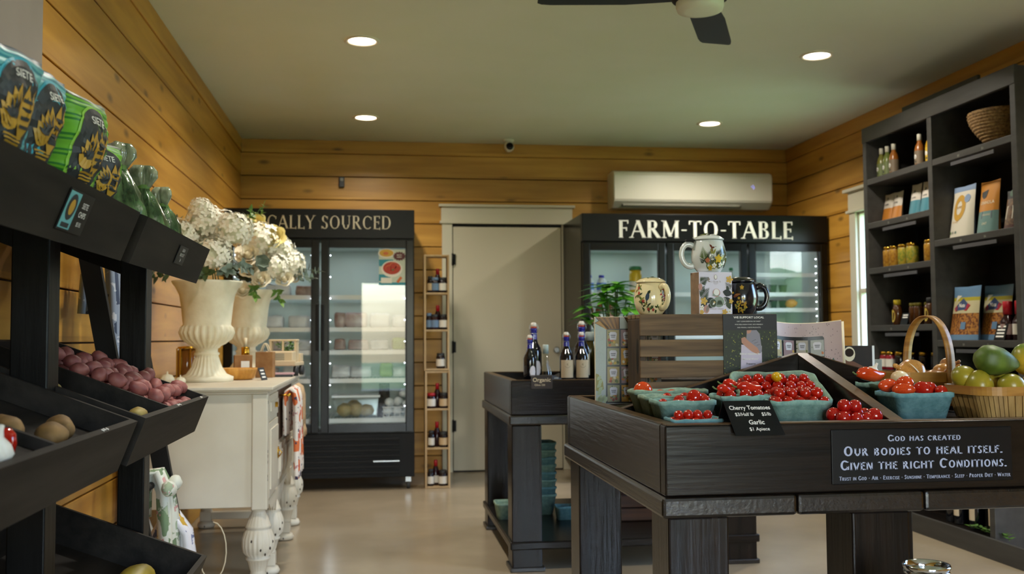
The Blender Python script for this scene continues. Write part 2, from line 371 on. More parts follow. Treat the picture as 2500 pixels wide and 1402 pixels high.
# ------------------------------------------------------------------ room
XL, XR, YB, YF, H = -1.118, 3.587, 8.22, -2.6, 2.743
def planks(name, a0, a1, pos, axis, out, holes=()):
    """shiplap wall: boards of .192 with dark gaps, a crown board on top; holes: (a0, a1, z0, z1)"""
    holes = [(h[0]-.012, h[1]+.012, h[2]-.012, h[3]+.012) for h in holes]
    mb = MB(M['pine'])
    zs = [(2.633, H)] + [(2.633-.192*(k+1)+.004, 2.633-.192*k-.003) for k in range(14)]
    for z0, z1 in zs:
        z0 = max(z0, 0)
        if z1 <= 0: continue
        segs = [(a0, a1)]
        for h0, h1, g0, g1 in holes:
            if z1 > g0 and z0 < g1:
                zz = []
                for s0, s1 in segs:
                    zz += [(s0, min(s1, h0)), (max(s0, h1), s1)]
                segs = [q for q in zz if q[1]-q[0] > .01]
        for s0, s1 in segs:
            d = .018 if z0 < 2.6 else .026
            q = sorted((pos, pos - out*d))
            if axis == 'x': mb.box(s0, s1, q[0], q[1], z0, z1, .003)
            else: mb.box(q[0], q[1], s0, s1, z0, z1, .003)
    mb.use(M['groove'])
    # backing behind the boards, split round the holes
    cuts = sorted({a0, a1, *[h[0] for h in holes], *[h[1] for h in holes]})
    for s0, s1 in zip(cuts, cuts[1:]):
        hs = [h for h in holes if h[0] <= s0 + 1e-6 and h[1] >= s1 - 1e-6]
        zz = [(0, H)] if not hs else [(0, hs[0][2]), (hs[0][3], H)]
        for z0, z1 in zz:
            if z1 - z0 < .01: continue
            q = sorted((pos, pos + out*.1))
            if axis == 'x': mb.box(s0, s1, q[0], q[1], z0, z1)
            else: mb.box(q[0], q[1], s0, s1, z0, z1)
    return struct(mb.build(name))
WIN1 = (5.95, 6.94, .85, 2.03)
DOORF = (-.30, .65, .0, 2.1); WINF_ADDED = (.95, 2.0, .35, 2.3); WIN_ADDED = (2.25, 3.3, .35, 2.3)
planks('wall_back', XL-.1, XR+.1, YB, 'x', 1)
planks('wall_left', YF, YB, XL, 'y', -1)
planks('wall_right', YF, YB, XR, 'y', 1, (WIN1, WIN_ADDED))
planks('wall_front', XL-.1, XR+.1, YF, 'x', -1, (DOORF, WINF_ADDED))
mb = MB(M['floor']); mb.box(XL-.1, XR+.1, YF-.1, YB+.1, -.1, 0); struct(mb.build('floor'))
mb = MB(M['ceil']); mb.box(XL-.1, XR+.1, YF-.1, YB+.1, H, H+.1); struct(mb.build('ceiling'))
mb = MB(M['dkgrey']); mb.box(XL+.1, XR, 3.93, 3.934, -.002, .0006); struct(mb.build('trim_floor_joint'))

def window(name, a0, a1, z0, z1, pos, axis, out, door=False):
    """cased opening with a header, side casings, sill and glass"""
    mb = MB(M['trim'])
    def bx(p0, p1, d0, d1, c0, c1, bev=.004):
        q = sorted((pos - out*d0, pos - out*d1))
        if axis == 'y': mb.box(q[0], q[1], p0, p1, c0, c1, bev)
        else: mb.box(p0, p1, q[0], q[1], c0, c1, bev)
    cw = .095
    bx(a0-cw, a0, -.1, .036, z0-.02, z1); bx(a1, a1+cw, -.1, .036, z0-.02, z1)
    bx(a0-cw-.015, a1+cw+.015, .0, .036, z1+.022, z1+.16); bx(a0-cw-.03, a1+cw+.03, 0, .052, z1+.001, z1+.022); bx(a0-cw-.045, a1+cw+.045, 0, .066, z1+.16, z1+.185)
    if not door:
        bx(a0-cw-.03, a1+cw+.03, -.1, .07, z0-.045, z0-.02); bx(a0-cw, a1+cw, 0, .032, z0-.14, z0-.045)
    fw = .04 if door else .018
    bx(a0, a0+fw, -.04, .012, z0, z1); bx(a1-fw, a1, -.04, .012, z0, z1); bx(a0, a1, -.04, .012, z1-fw, z1); bx(a0, a1, -.04, .012, z0, z0+(.2 if door else .03))
    if not door: bx(a0, a1, -.03, .008, (z0+z1)/2-.018, (z0+z1)/2+.018)
    o = struct(mb.build(name))
    mb = MB(M['winglass']); q = pos + out*-.004
    P = [(a0+.01, z0+.02), (a1-.01, z0+.02), (a1-.01, z1-.01), (a0+.01, z1-.01)]
    mb.face([(q, a, z) if axis == 'y' else (a, q, z) for a, z in P]); mb.build('pane', o)
    return o
window('window_1', *WIN1, XR, 'y', 1); window('window_added_right', *WIN_ADDED, XR, 'y', 1)  # the second, nearer window is out of view, added for daylight from the right
window('door_2', *DOORF, YF, 'x', -1, True); window('window_added_front', *WINF_ADDED, YF, 'x', -1)  # the front window is unseen, added to let more daylight in

# back door with its cased frame
mb = MB(M['trim']); y = YB-.018
mb.box(.536, .622, y-.02, y, 0, 2.06, .003); mb.box(1.55, 1.636, y-.02, y, 0, 2.06, .003)
mb.box(.53, 1.642, y-.024, y, 2.083, 2.20, .003); mb.box(.518, 1.654, y-.034, y, 2.06, 2.083, .004); mb.box(.51, 1.662, y-.045, y, 2.20, 2.222, .004)
mb.use(M['blackm']); mb.box(.622, 1.55, y-.003, y, 0, 2.06)
dr = struct(mb.build('door_1'))
mb = MB(M['door']); mb.box(.629, 1.543, y-.014, y-.004, .012, 2.034, .002); mb.build('slab', dr)
for z in (1.76, 1.03, .38):
    mb = MB(M['blackm']); mb.lathe([(.008, 0), (.008, .1)], 8, (.624, y-.026, z-.05)); mb.box(.616, .650, y-.0225, y-.0205, z-.045, z+.045); mb.build('hinge', dr)
mb = MB(M['steel']); mb.lathe([(.012, 0), (.012, .03), (.026, .036), (.028, .05), (.02, .06)], 16, (0, 0, 0), M=Matrix.Rotation(PI/2, 4, 'X')); k = mb.build('handle', dr); k.location = (1.49, y-.014, 1.0)

# outside: lawn and a line of trees seen through the glass and in reflections
mb = MB(nmat('lawn', '#7f9a5c', '#a3b37c', (3, 3, 3), .9)); mb.box(-40, 45, -40, 40, -.4, -.25); struct(mb.build('ground_lawn'))
mb = MB(nmat('added paving', '#6f7376', '#83878a', (2, 2, 2), .8)); mb.box(-3, 3.2, -9, -2.72, -.25, -.1); struct(mb.build('ground_paving_added'))  # unseen paving, added to whiten the door's reflection in the fridge glass
mb = MB(nmat('tree foliage', '#2f5a22', '#6f9a44', (1.5, 1.5, 1.5), .9))
for i in range(26):
    a = i/25*PI*.76 + PI*1.04
    if abs(a-1.5*PI) < .30: continue
    R = 17 + 2*math.sin(i*5.1)
    mb.blob((1.2 + R*math.cos(a), 2 + R*math.sin(a), .8), (2.2, 2.2, 2.0+.7*math.sin(i*2.3)), 2, .35, 2.2, i)
o = struct(mb.build('background_treeline'))

# ------------------------------------------------------------------ recessed ceiling lamps (their light comes with them)
def add_light(name, kind, loc, rot, energy, col, parent=None, **k):
    d = bpy.data.lights.new(name, kind); d.energy = energy; d.color = col
    for a, v in k.items(): setattr(d, a, v)
    o = bpy.data.objects.new(name, d); COL.objects.link(o); o.location = loc; o.rotation_euler = rot
    if parent: o.parent = parent
    return o
def recessed(x, y, label):
    t = thing('recessed_ceiling_lamp', label, 'ceiling light', (x, y, H), 0, 'recessed lamps in the ceiling')
    mb = MB(M['white']); mb.lathe([(.095, -.0005), (.098, -.006), (.088, -.011), (.076, -.008), (.074, -.002)], 32, cap0=False, cap1=False); mb.build('trim_ring', t)
    mb = MB(M['lampface']); mb.lathe([(.075, -.0035), (.06, -.005), (.0, -.0055)], 32, cap0=False, cap1=False); mb.build('lens', t)
    add_light('lamp_light', 'AREA', (0, 0, -.013), (0, 0, 0), LAMP_W, LAMP_COL, t, shape='DISK', size=.14, spread=math.radians(150))
    return t
for x, y, l in ((-.083, 5.40, 'recessed round ceiling light over the white sideboard, the nearer of two'), (-.083, 7.30, 'recessed round ceiling light in front of the sign reading sourced'),
                (2.54, 5.38, 'recessed round ceiling light near the tall dark shelving unit'), (2.53, 7.22, 'recessed round ceiling light in front of the wall air conditioner'),
                (-.083, 3.2, 'recessed round ceiling light above the aisle, outside the picture'), (2.54, 3.2, 'recessed round ceiling light above the dark shelving, outside the picture')): recessed(x, y, l)
def portal(loc, rot, sx, sz):
    o = add_light('daylight_opening', 'AREA', loc, rot, 1, (1, 1, 1), None, shape='RECTANGLE', size=sx, size_y=sz); o.data.cycles.is_portal = True
for a0, a1, z0, z1 in (WIN1, WIN_ADDED): portal((XR+.09, (a0+a1)/2, (z0+z1)/2), (0, PI/2, 0), z1-z0, a1-a0)
for a0, a1, z0, z1 in (DOORF, WINF_ADDED): portal(((a0+a1)/2, YF-.09, (z0+z1)/2), (PI/2, 0, 0), a1-a0, z1-z0)
# ------------------------------------------------------------------ ceiling fan, wall and ceiling fittings
t = thing('ceiling_fan', 'dark three-bladed ceiling fan with a round white light, cut by the top of the picture', 'ceiling fan', (1.325, 3.88, H))
mb = MB(M['blackm']); mb.lathe([(.07, -.001), (.07, -.03), (.018, -.045), (.018, -.125), (.11, -.14), (.115, -.24), (.1, -.25)], 28); mb.build('motor', t)
mb = MB(mat('fan light diffuser', '#e6e6cf', .5)); mb.lathe([(.0985, -.251), (.0985, -.27), (.093, -.286), (.06, -.291), (0, -.292)], 36, cap0=False, cap1=False); mb.build('light_diffuser', t)
bl = MB(mat('fan blade', '#24282c', .5))
def blade(u, v):
    r = .10 + .57*u; wd = .055 + .022*min(1, u*3); y = (v-.5)*2*wd
    return Vector((r, y, -.215 + y*.18 - .012*u))
L = []
for u in (0, .05, .15, .35, .65, .9, .97, 1.0):
    k = 1 if u < .95 else (.93 if u < .99 else .8)
    a = [blade(u, .5 + (j/6-.5)*k) for j in range(7)]
    L.append(a + [p - Vector((0, 0, .007)) for p in reversed(a)])
bl.loft(L, smooth=False)
b0 = bl.build('blade', t); b0.rotation_euler.z = math.radians(65)
for a in (176, 297):
    b = b0.copy(); COL.objects.link(b); b.parent = t; b.rotation_euler.z = math.radians(a)

t = thing('security_camera', 'small white dome security camera with a dark lens by the back wall', 'camera', (1.08, 8.02, H))
mb = MB(M['white']); mb.lathe([(.045, -.0005), (.045, -.012), (.036, -.02), (.032, -.03)], 20); mb.build('base', t)
mb = MB(M['white']); mb.lathe([(.02, -.05), (.036, -.035), (.042, .0), (.036, .03), (.015, .042)], 20, (0, -.012, -.062), M=Matrix.Rotation(PI/2, 4, 'X')); mb.build('housing', t)
mb = MB(M['black']); mb.lathe([(.03, .0), (.031, .006), (.02, .014), (0, .016)], 20, (0, -.052, -.064), M=Matrix.Rotation(PI/2, 4, 'X')); mb.build('lens', t)

t = thing('wall_sensor', 'small dark sensor box on the back wall planks above the first fridge', 'sensor', (-.289, YB-.018, 2.352))
mb = MB(M['dkgrey']); mb.box(-.022, .022, -.03, 0, 0, .088, .005); mb.use(M['grey']); mb.box(-.014, .014, -.034, -.028, .05, .076, .003); mb.build('housing', t)

t = thing('wall_air_conditioner', 'long white wall-mounted air conditioner above the farm to table fridge', 'air conditioner', (2.655, YB-.018, 2.19))
prof = [(0, 0), (-.14, .0), (-.205, .052), (-.215, .07), (-.215, .27), (-.20, .30), (-.17, .312), (0, .312)]
mb = MB(M['white'])
def acx(x, k): return [Vector((x, p[0]*k[0], .156 + (p[1]-.156)*k[1])) for p in prof]
mb.loft([acx(-.698, (.93, .95)), acx(-.69, (1, 1)), acx(.68, (1, 1)), acx(.692, (.97, .97)), acx(.698, (.9, .92))], smooth=False); mb.build('casing', t)
mb = MB(M['grey']); F = frame((0, -.172, .026), (1, 0, 0), (0, -.78, .62)); 
mb.prism([(-.62, -.018), (.42, -.018), (.42, .018), (-.62, .018)], F, .004, .002); mb.use(M['white']); mb.prism([(-.61, -.004), (.41, -.004), (.41, .012), (-.61, .012)], F, .006, .004); mb.build('louver', t)
mb = MB(mat('display digits', '#8f93ff', .5, emit=1.2, ecol='#8d92ff')); F = front(.50, -.2155, .165)
for a, b in ((0, .02), (.014, .03), (.022, .02), (.018, .0), (.026, .01), (.012, .012)): rectd(mb, mb.mats[0], a, a+.006, b, b+.007, F)
mb.build('display', t)
mb = MB(M['grey']); text(mb, M['grey'], 'climate' if 0 else '- - -', -.6, .165, .012, front(0, -.2155, 0)); mb.build('badge', t)

# ------------------------------------------------------------------ glass-door fridges
def fridge(name, label, x0, x1, yf, yb, nd, zg, sign, zb=.09):
    """merchandiser: black cabinet open to the front, sign box, glass doors, grille, casters, wire shelves"""
    W = x1-x0; t = thing(name, label, 'fridge', ((x0+x1)/2, yf, 0)); x0, x1 = -W/2, W/2; D = yb-yf; top = 2.06
    z0, z1 = .41, 1.835                                             # door opening
    mb = MB(M['black'])
    mb.box(x0, x0+.045, .05, D, zb, top, .004); mb.box(x1-.045, x1, .05, D, zb, top, .004); mb.box(x0+.045, x1-.045, D-.04, D, zb, top); mb.box(x0+.045, x1-.045, .05, D-.04, z1, top-.01); mb.box(x0+.045, x1-.045, .06, D-.04, zb, z0+.03)
    mb.build('cabinet', t)
    mb = MB(M['wfrost']); g = .002
    mb.box(x0+.045+g, x1-.045-g, D-.06, D-.042, z0+.032, z1-g); mb.box(x0+.045+g, x0+.055, .09, D-.06, z0+.032, z1-g); mb.box(x1-.055, x1-.045-g, .09, D-.06, z0+.032, z1-g)
    mb.box(x0+.055, x1-.055, .09, D-.06, z0+.032, z0+.045); mb.box(x0+.055, x1-.055, .09, D-.06, z1-.02, z1-g); mb.build('liner', t)
    mb = MB(M['signblack']); mb.box(x0, x1, 0, .049, 1.845, top, .004); sg = mb.build('sign_box', t)
    mb = MB(M['letter'] if nd == 3 else M['ivory']); caps(mb, mb.mats[0], *sign[0], front(0, 0, 0), off=.0015, **sign[1]); mb.build('lettering', sg)
    dw = W/nd
    for i in range(nd):
        a, b = x0+dw*i+.006, x0+dw*(i+1)-.006; fl, fr_ = (.055, .055)
        mb = MB(M['black']); y0, y1 = 0, .048
        mb.box(a, a+fl, y0, y1, z0+.01, z1, .004); mb.box(b-fr_, b, y0, y1, z0+.01, z1, .004); mb.box(a+fl, b-fr_, y0, y1, z1-.06, z1, .003); mb.box(a+fl, b-fr_, y0, y1, z0+.01, z0+.075, .003)
        d = mb.build('door', t)
        mb = MB(M['glass']); mb.face([(a+fl-.005, .02, z0+.07), (b-fr_+.005, .02, z0+.07), (b-fr_+.005, .02, z1-.055), (a+fl-.005, .02, z1-.055)]); mb.build('glass_pane', d)
        mb = MB(M['dkgrey']); mb.box(a+fl, a+fl+.006, .004, .016, z0+.076, z1-.061); mb.box(b-fr_-.006, b-fr_, .004, .016, z0+.076, z1-.061); mb.build('gasket', d)
        hx = (a+.012) if i == nd-1 else (b-.012)
        mb = MB(M['blackm']); mb.box(hx-.012, hx+.012, -.032, -.012, 1.02, 1.36, .006); mb.box(hx-.008, hx+.008, -.014, .002, 1.04, 1.06); mb.box(hx-.008, hx+.008, -.014, .002, 1.32, 1.34); mb.build('handle', d)
    mb = MB(M['led'])                                               # beads of light up the mullions
    for i in range(nd+1):
        for sgn in (-1, 1):
            xx = x0 + dw*i + sgn*.07
            if xx < x0+.05 or xx > x1-.05 or (nd == 3 and i != 3): continue
            for k in range(8 if nd == 2 else 22): zz_ = (.60+.16*k) if nd == 2 else (.52+.057*k); mb.box(xx-.0035, xx+.0035, .075, .083, zz_, zz_+.007)
    mb.build('light_strip', t)
    mb = MB(M['blackm']); mb.box(x0+.0, x1-.0, .012, .058, zb, z0, .004)
    for k in range(7): mb.box(x0+.03, x1-.11, -.004, .014, zb+.03+.04*k, zb+.048+.04*k, .003)
    gr = mb.build('grille', t)
    mb = MB(M['steel']); mb.box(x1-.30, x1-.11, -.009, -.0045, zb+.115, zb+.124); mb.build('badge', gr)
    for cx in (x0+.06, x1-.045):
        for cyy in (.05, D-.08):
            mb = MB(M['steel']); mb.box(cx-.022, cx+.022, cyy-.02, cyy+.03, .05, zb, .003); mb.use(M['dkgrey']); mb.lathe([(.026, -.012), (.028, -.01), (.028, .01), (.026, .012)], 18, (cx, cyy, .0285), M=Matrix.Rotation(PI/2, 4, 'Y')); mb.build('caster', t)
    for i in range(nd):
        for z in (zg if not isinstance(zg[0], tuple) else zg[i]):
            a, b = x0+dw*i+.05, x0+dw*(i+1)-.05
            mb = MB(mat('white wire', '#e3e6e6', .4) if 'wire' not in M else M['wire']); M['wire'] = mb.mats[0]
            mb.box(a, b, .11, .117, z-.032, z); mb.box(a, b, D-.10, D-.09, z-.012, z)
            for k in range(22): xx = a + (b-a)*(k+.5)/22; mb.box(xx-.002, xx+.002, .117, D-.10, z-.006, z-.001)
            mb.build('shelf', t)
    return t
LFZ = (.515, .81, 1.02, 1.19, 1.43); RFZ = ((.50, .80, 1.20, 1.455), (.50, .80, 1.12, 1.455), (.50, .80, 1.12, 1.33, 1.455, 1.61))
FL = fridge('glass_door_fridge', 'black two-door glass fridge with the ivory sign that ends in sourced', -1.10, .275, 7.33, 8.18, 2, LFZ, (('LOCALLY SOURCED', -.005, 1.913, .098), dict(T=.12, t=.05, sx=.99)))
FRr = fridge('glass_door_fridge', 'black three-door glass fridge lettered farm to table in white', 1.56, 3.553, 7.40, 8.18, 3, RFZ, (('FARM-TO-TABLE', 0, 1.873, .136), dict(T=.17, t=.065, sx=1.155)))
for o_, xs, e in ((FL, (-.34, .34), 1.3), (FRr, (-.66, 0, .66), .8)):
    for xx in xs: add_light('cabinet_light', 'AREA', (xx, .42, 1.81), (0, 0, 0), e, (.85, .93, 1.0), o_, shape='RECTANGLE', size=.5, size_y=.3)

for xx in (-.055, .055): add_light('mullion_light', 'AREA', (xx, .10, 1.1), (PI/2, 0, PI+(.5 if xx < 0 else -.5)), 2.6, (.88, .94, 1.0), FL, shape='RECTANGLE', size=.04, size_y=1.1)
# poster stuck inside the second door of the first fridge
t = thing('food_poster', 'food poster with a bowl of red meatballs behind the first fridge glass', 'poster', (.119, 7.3415, 1.50))
mb = MB(mat('poster pale blue', '#cfd9c9', .5)); mb.box(-.105, .105, 0, .002, 0, .265); F = front(0, 0, 0)
c_t, c_y, c_r, c_dr, c_w, c_o = [mat('print '+n, c, .5) for n, c in (('teal', '#2f93a5'), ('noodle', '#d8a83a'), ('sauce red', '#b8341c'), ('maroon', '#5a1a18'), ('bowl white', '#eeeae0'), ('orange', '#d4713a'))]
rectd(mb, c_t, -.105, .105, 0, .02, F); rectd(mb, c_t, -.105, .0, .14, .19, F); rectd(mb, c_t, -.105, -.02, .03, .08, F)
ell(mb, c_w, -.05, .235, .062, .035, F, .0008); ell(mb, c_y, -.05, .238, .052, .028, F, .001); ell(mb, c_o, -.055, .235, .02, .012, F, .0012)
poly(mb, c_dr, [(.045 + (.05 if k % 2 else .04)*math.cos(2*PI*k/28), .215 + (.036 if k % 2 else .028)*math.sin(2*PI*k/28)) for k in range(28)], F, .0014)
ell(mb, c_w, -.01, .12, .078, .062, F, .001); ell(mb, c_r, -.01, .126, .066, .047, F, .0012)
for a, b, r in ((-.035, .125, .026), (.0, .145, .028), (.03, .125, .026), (-.005, .105, .024)): ell(mb, c_o, a, b, r*.9, r*.85, F, .0015); ell(mb, c_r, a+.002, b-.003, r*.85, r*.78, F, .0017)
leafd(mb, mat('print green', '#3f6b2f', .5), -.01, .108, .6, .02, .006, F, .0019)
rectd(mb, c_w, -.09, -.01, .015, .055, F, .001); strip(mb, c_o, ((.03, .02), (.06, .06)), .02, F, .0012)
text(mb, c_w, 'MADE', .045, .219, .010, F, .002, bold=.01); text(mb, c_w, 'FRESH', .045, .203, .010, F, .002, bold=.01)
mb.build('print', t)

# ------------------------------------------------------------------ goods inside the fridges
wrapm = mat('frosted wrap', '#dfe5e8', .35, sss=.0)
def wrapped(label, group, loc, r, m, seed, cat='food package', name='wrapped_package'):
    mb = MB(m)
    if name == 'wrapped_package':                                    # film-wrapped tray: soft-edged block with a puckered top
        mb.box(-r[0], r[0], -r[1], r[1], 0, r[2]*1.9, min(r)*.35)
        bmesh.ops.subdivide_edges(mb.bm, edges=mb.bm.edges[:], cuts=2, use_grid_fill=True)
        for v in mb.bm.verts:
            if v.co.z > .004: v.co += Vector((noise.noise(v.co*30+Vector((seed, 0, 0))), noise.noise(v.co*30+Vector((0, seed, 0))), noise.noise(v.co*26+Vector((0, 0, seed)))))*.007
        for f in mb.bm.faces: f.smooth = True
    else: mb.blob((0, 0, r[2]), r, 3, .18, 2.2, seed)
    o = mb.build(name); o.location = loc; return tag(o, label, cat, group)
fx, fy = -.4125, 7.33                                               # first fridge centre, front
t = thing('clear_tub', 'clear plastic tub of yellow produce on the lowest shelf of the first fridge', 'tub', (-.155, 7.62, LFZ[0]))
mb = MB(M['poly']); mb.loft([[Vector((sx*(.15+k*.02), sy*(.11+k*.015), z)) for sx, sy in ((-1, -1), (1, -1), (1, 1), (-1, 1))] for z, k in ((.002, 0), (.15, 1))], True, False, smooth=False); mb.build('tub_wall', t)
mb = MB(wrapm); mb.loft([[Vector((sx*(.165+k), sy*(.12+k), z)) for sx, sy in ((-1, -1), (1, -1), (1, 1), (-1, 1))] for z, k in ((.151, .01), (.151, .014), (.166, .014), (.166, .01))], smooth=False); mb.build('lid', t)
sq = nmat('yellow squash skin', '#b89a52', '#d1bd83', (12, 12, 12), .5)
for i, (dx, dy, r) in enumerate(((-.085, -.03, (.06, .055, .05)), (.0, -.04, (.05, .05, .055)), (.075, -.02, (.06, .05, .045)), (-.02, .05, (.06, .04, .06)))):
    wrapped(('round yellow squash in the clear tub, the one at its left end', 'round yellow squash in the middle front of the clear tub', 'round yellow squash at the right end of the clear tub', 'round yellow squash at the back of the clear tub')[i], 'squash in the tub', (-.155+dx, 7.62+dy, LFZ[0]+.004), r, sq, i, 'squash', 'yellow_squash')
t = thing('black_pouch', 'black stand-up pouch beside the clear tub in the first fridge', 'pouch', (.055, 7.56, LFZ[0]))
mb = MB(M['black']); mb.sheet(10, 12, lambda u, v: Vector(((u-.5)*.10*(1-.25*v), -.035*math.sin(PI*u)*(1-v**2)+.01, v*.25)))
mb.sheet(10, 12, lambda u, v: Vector(((u-.5)*.10*(1-.25*v), .035*math.sin(PI*u)*(1-v**2)+.012, v*.25))); mb.build('pouch_body', t)
t = thing('wire_basket', 'low white wire basket of white rolls in the first fridge', 'basket', (.15, 7.55, LFZ[0]))
mb = MB(M['wire'])
for z in (.004, .04, .075):
    mb.box(-.11, .11, -.10, -.096, z, z+.006); mb.box(-.11, .11, .096, .10, z, z+.006); mb.box(-.11, -.106, -.1, .1, z, z+.006); mb.box(.106, .11, -.1, .1, z, z+.006)
for k in range(6): mb.box(-.1+.04*k-.002, -.1+.04*k+.002, -.1, .1, .0005, .005); mb.box(-.1+.04*k-.002, -.1+.04*k+.002, -.101, -.097, .001, .078)
mb.build('basket_wires', t)
for i, (a, c, l) in enumerate(((-.065, .0, 'white wrapped roll lying low at the left of the white wire basket'), (.0, .0, 'white wrapped roll lying low in the middle of the white wire basket'), (-.055, .068, 'white wrapped roll stacked second at the left of the white wire basket'), (.01, .075, 'white wrapped roll stacked second in the middle of the white wire basket'), (.05, .135, 'white wrapped roll on top of the pile in the white wire basket'), (.07, .05, 'white wrapped roll at the right end of the white wire basket'))):
    wrapped(l, 'white rolls in the wire basket', (.15+a, 7.54+(.03 if i > 3 else 0), LFZ[0]+.008+c), (.036, .07, .033), wrapm, 20+i, 'food package', 'wrapped_roll')
pk = [nmat('blush meat in film', '#a98d88', '#cfc6c6', (9, 9, 9), .3), nmat('pale film pack', '#b8c0c6', '#e0e4e8', (7, 7, 7), .3), nmat('brown meat in film', '#7a5a50', '#b6a39d', (9, 9, 9), .3), mat('green carton', '#8cab52', .5)]
rows = [(1, -.27, 'pale'), (1, -.12, 'white'), (3, .05, 'leafy green'), (1, .17, 'clear')]
k = 0
SHN = ('lowest', 'second', 'third', 'fourth', 'top')
for si, zz, its in ((1, LFZ[1], [(-.27, .07, .06, 1), (-.12, .08, .055, 1), (.07, .05, .07, 3), (.17, .05, .05, 1)]), (2, LFZ[2], [(-.28, .04, .055, 2), (-.14, .075, .05, 0), (.02, .07, .05, 1), (.165, .05, .06, 3)]), (3, LFZ[3], [(-.28, .04, .075, 2), (-.16, .085, .075, 0), (.02, .075, .07, 1), (.17, .05, .06, 1)]), (1, LFZ[1], [(-.62, .08, .06, 1), (-.82, .08, .05, 2)]), (2, LFZ[2], [(-.55, .07, .05, 1), (-.72, .07, .05, 0)]), (3, LFZ[3], [(-.58, .08, .06, 1), (-.78, .08, .06, 1)]), (4, LFZ[4], [(-.52, .09, .05, 2), (-.74, .09, .06, 1)])):
    for j, (xx, rx, rz, m) in enumerate(its):
        col = ('pinkish', 'whitish', 'brownish', 'green')[m]; side = 'second door' if xx > -.4 else 'first door'
        o = wrapped(f'{col} film-wrapped pack, {ORD[j]} along the {SHN[si]} shelf behind the {side} of the sourced fridge', 'packs in the sourced fridge', (xx, 7.66, zz+.0015), (rx, .07, rz*.8), pk[m], 40+k); k += 1

def bottle_mesh(prof, m, seg=20): mb = MB(m); mb.lathe(prof, seg); return mb
def simple_bottle(name, label, cat, loc, prof, body, capc, capr, z0, z1, lab=None, group=None, rotz=0, parts=True):
    """lathe bottle; label band between lab=(z0, z1, mat, radius); cap from z0 to z1"""
    t = thing(name, label, cat, loc, rotz, group)
    mb = MB(body); mb.lathe(prof, 20); mb.build('bottle_body', t)
    mb = MB(capc); mb.lathe([(capr, z0), (capr, z1-.003), (capr*.9, z1), (0, z1)], 16, cap1=False); mb.build('cap', t)
    if lab:
        mb = MB(lab[2]); mb.lathe([(lab[3]+.0008, lab[0]), (lab[3]+.0008, lab[1])], 20, cap0=False, cap1=False); mb.build('paper_label', t)
    return t
c_blue, c_milk, c_yel, c_grn, c_pnk = mat('blue cap', '#1c2fc0', .4), mat('milk white', '#dfe8f2', .4), mat('yellow juice', '#d9b81e', .2), mat('green lid', '#1d7d52', .4), mat('pink label', '#d9a59a', .5)
jug = [(.045, 0), (.05, .01), (.05, .16), (.03, .20), (.02, .22)]
for i, (xx, l) in enumerate(((1.645, 'white and blue bottle beside the first hinge post of the farm to table fridge'), (1.745, 'white and blue bottle, second along its shelf behind the potted plant'))):
    simple_bottle('milk_bottle', l, 'bottle', (xx, 7.56, RFZ[0][3]+.001), [(.036, 0), (.038, .006), (.038, .09), (.024, .11), (.018, .118)], c_milk, c_blue, .022, .115, .135, (.02, .075, mat('blue print', '#5f86d8', .5), .0382), 'milk bottles in the farm to table fridge')
t = thing('juice_jug', 'yellow juice jug with a green lid behind the cream mug', 'jug', (2.02, 7.56, RFZ[0][3]+.001))
mb = MB(c_yel); mb.lathe([(.046, 0), (.05, .006), (.05, .13), (.044, .175)], 20); mb.build('jug_body', t); mb = MB(c_grn); mb.lathe([(.049, .176), (.052, .19), (.046, .205), (.02, .208)], 20); mb.build('lid', t)
mb = MB(M['paper']); mb.lathe([(.0506, .02), (.0506, .085)], 20, cap0=False, cap1=False); mb.build('paper_label', t)
for i in range(3): simple_bottle('sauce_bottle', f'bottle with a pink and white label, {ORD[i]} on the lower shelf behind the potted plant', 'bottle', (1.645+.085*i, 7.56, RFZ[0][2]+.001), [(.034, 0), (.036, .008), (.036, .12), (.022, .15), (.017, .172)], mat('brown sauce', '#6a3a24', .2), M['paper'], .02, .168, .195, (.02, .105, c_pnk if i != 1 else M['paper'], .0365), 'sauce bottles in the farm to table fridge')
for i in range(3): simple_bottle('drink_bottle', f'clear drink bottle, {ORD[i]} behind the middle fridge door', 'bottle', (2.62+.1*i, 7.6, RFZ[1][3]+.001), [(.03, 0), (.034, .01), (.034, .12), (.016, .16), (.014, .18)], M['wfrost'], c_grn, .016, .178, .2, None, 'drink bottles behind the middle door')
cup = mat('dark berry cup', '#27343c', .3)
for i in range(8):
    t = tag(bottle_mesh([(.026, 0), (.034, .055), (.036, .056), (.036, .062), (0, .063)], cup if i % 4 != 3 else M['dkgrey']).build('lidded_cup'), f'small dark lidded cup, {ORD[i%4]} in the {"upper" if i < 4 else "lower"} row behind the third fridge door', 'cup', 'dark cups in the farm to table fridge'); t.location = (2.99+.085*(i % 4), 7.58, (RFZ[2][4], RFZ[2][3])[i//4]+.001)
o = wrapped('orange cheese wedge on the low shelf behind the third fridge door', None, (3.30, 7.55, 1), (.05, .04, .035), mat('orange cheese', '#d98a2a', .5), 3, 'cheese', 'cheese_wedge')
o['label'] = 'orange wrapped cheese beside the dark cups behind the third fridge door'; o.location.z = RFZ[2][3]+.002
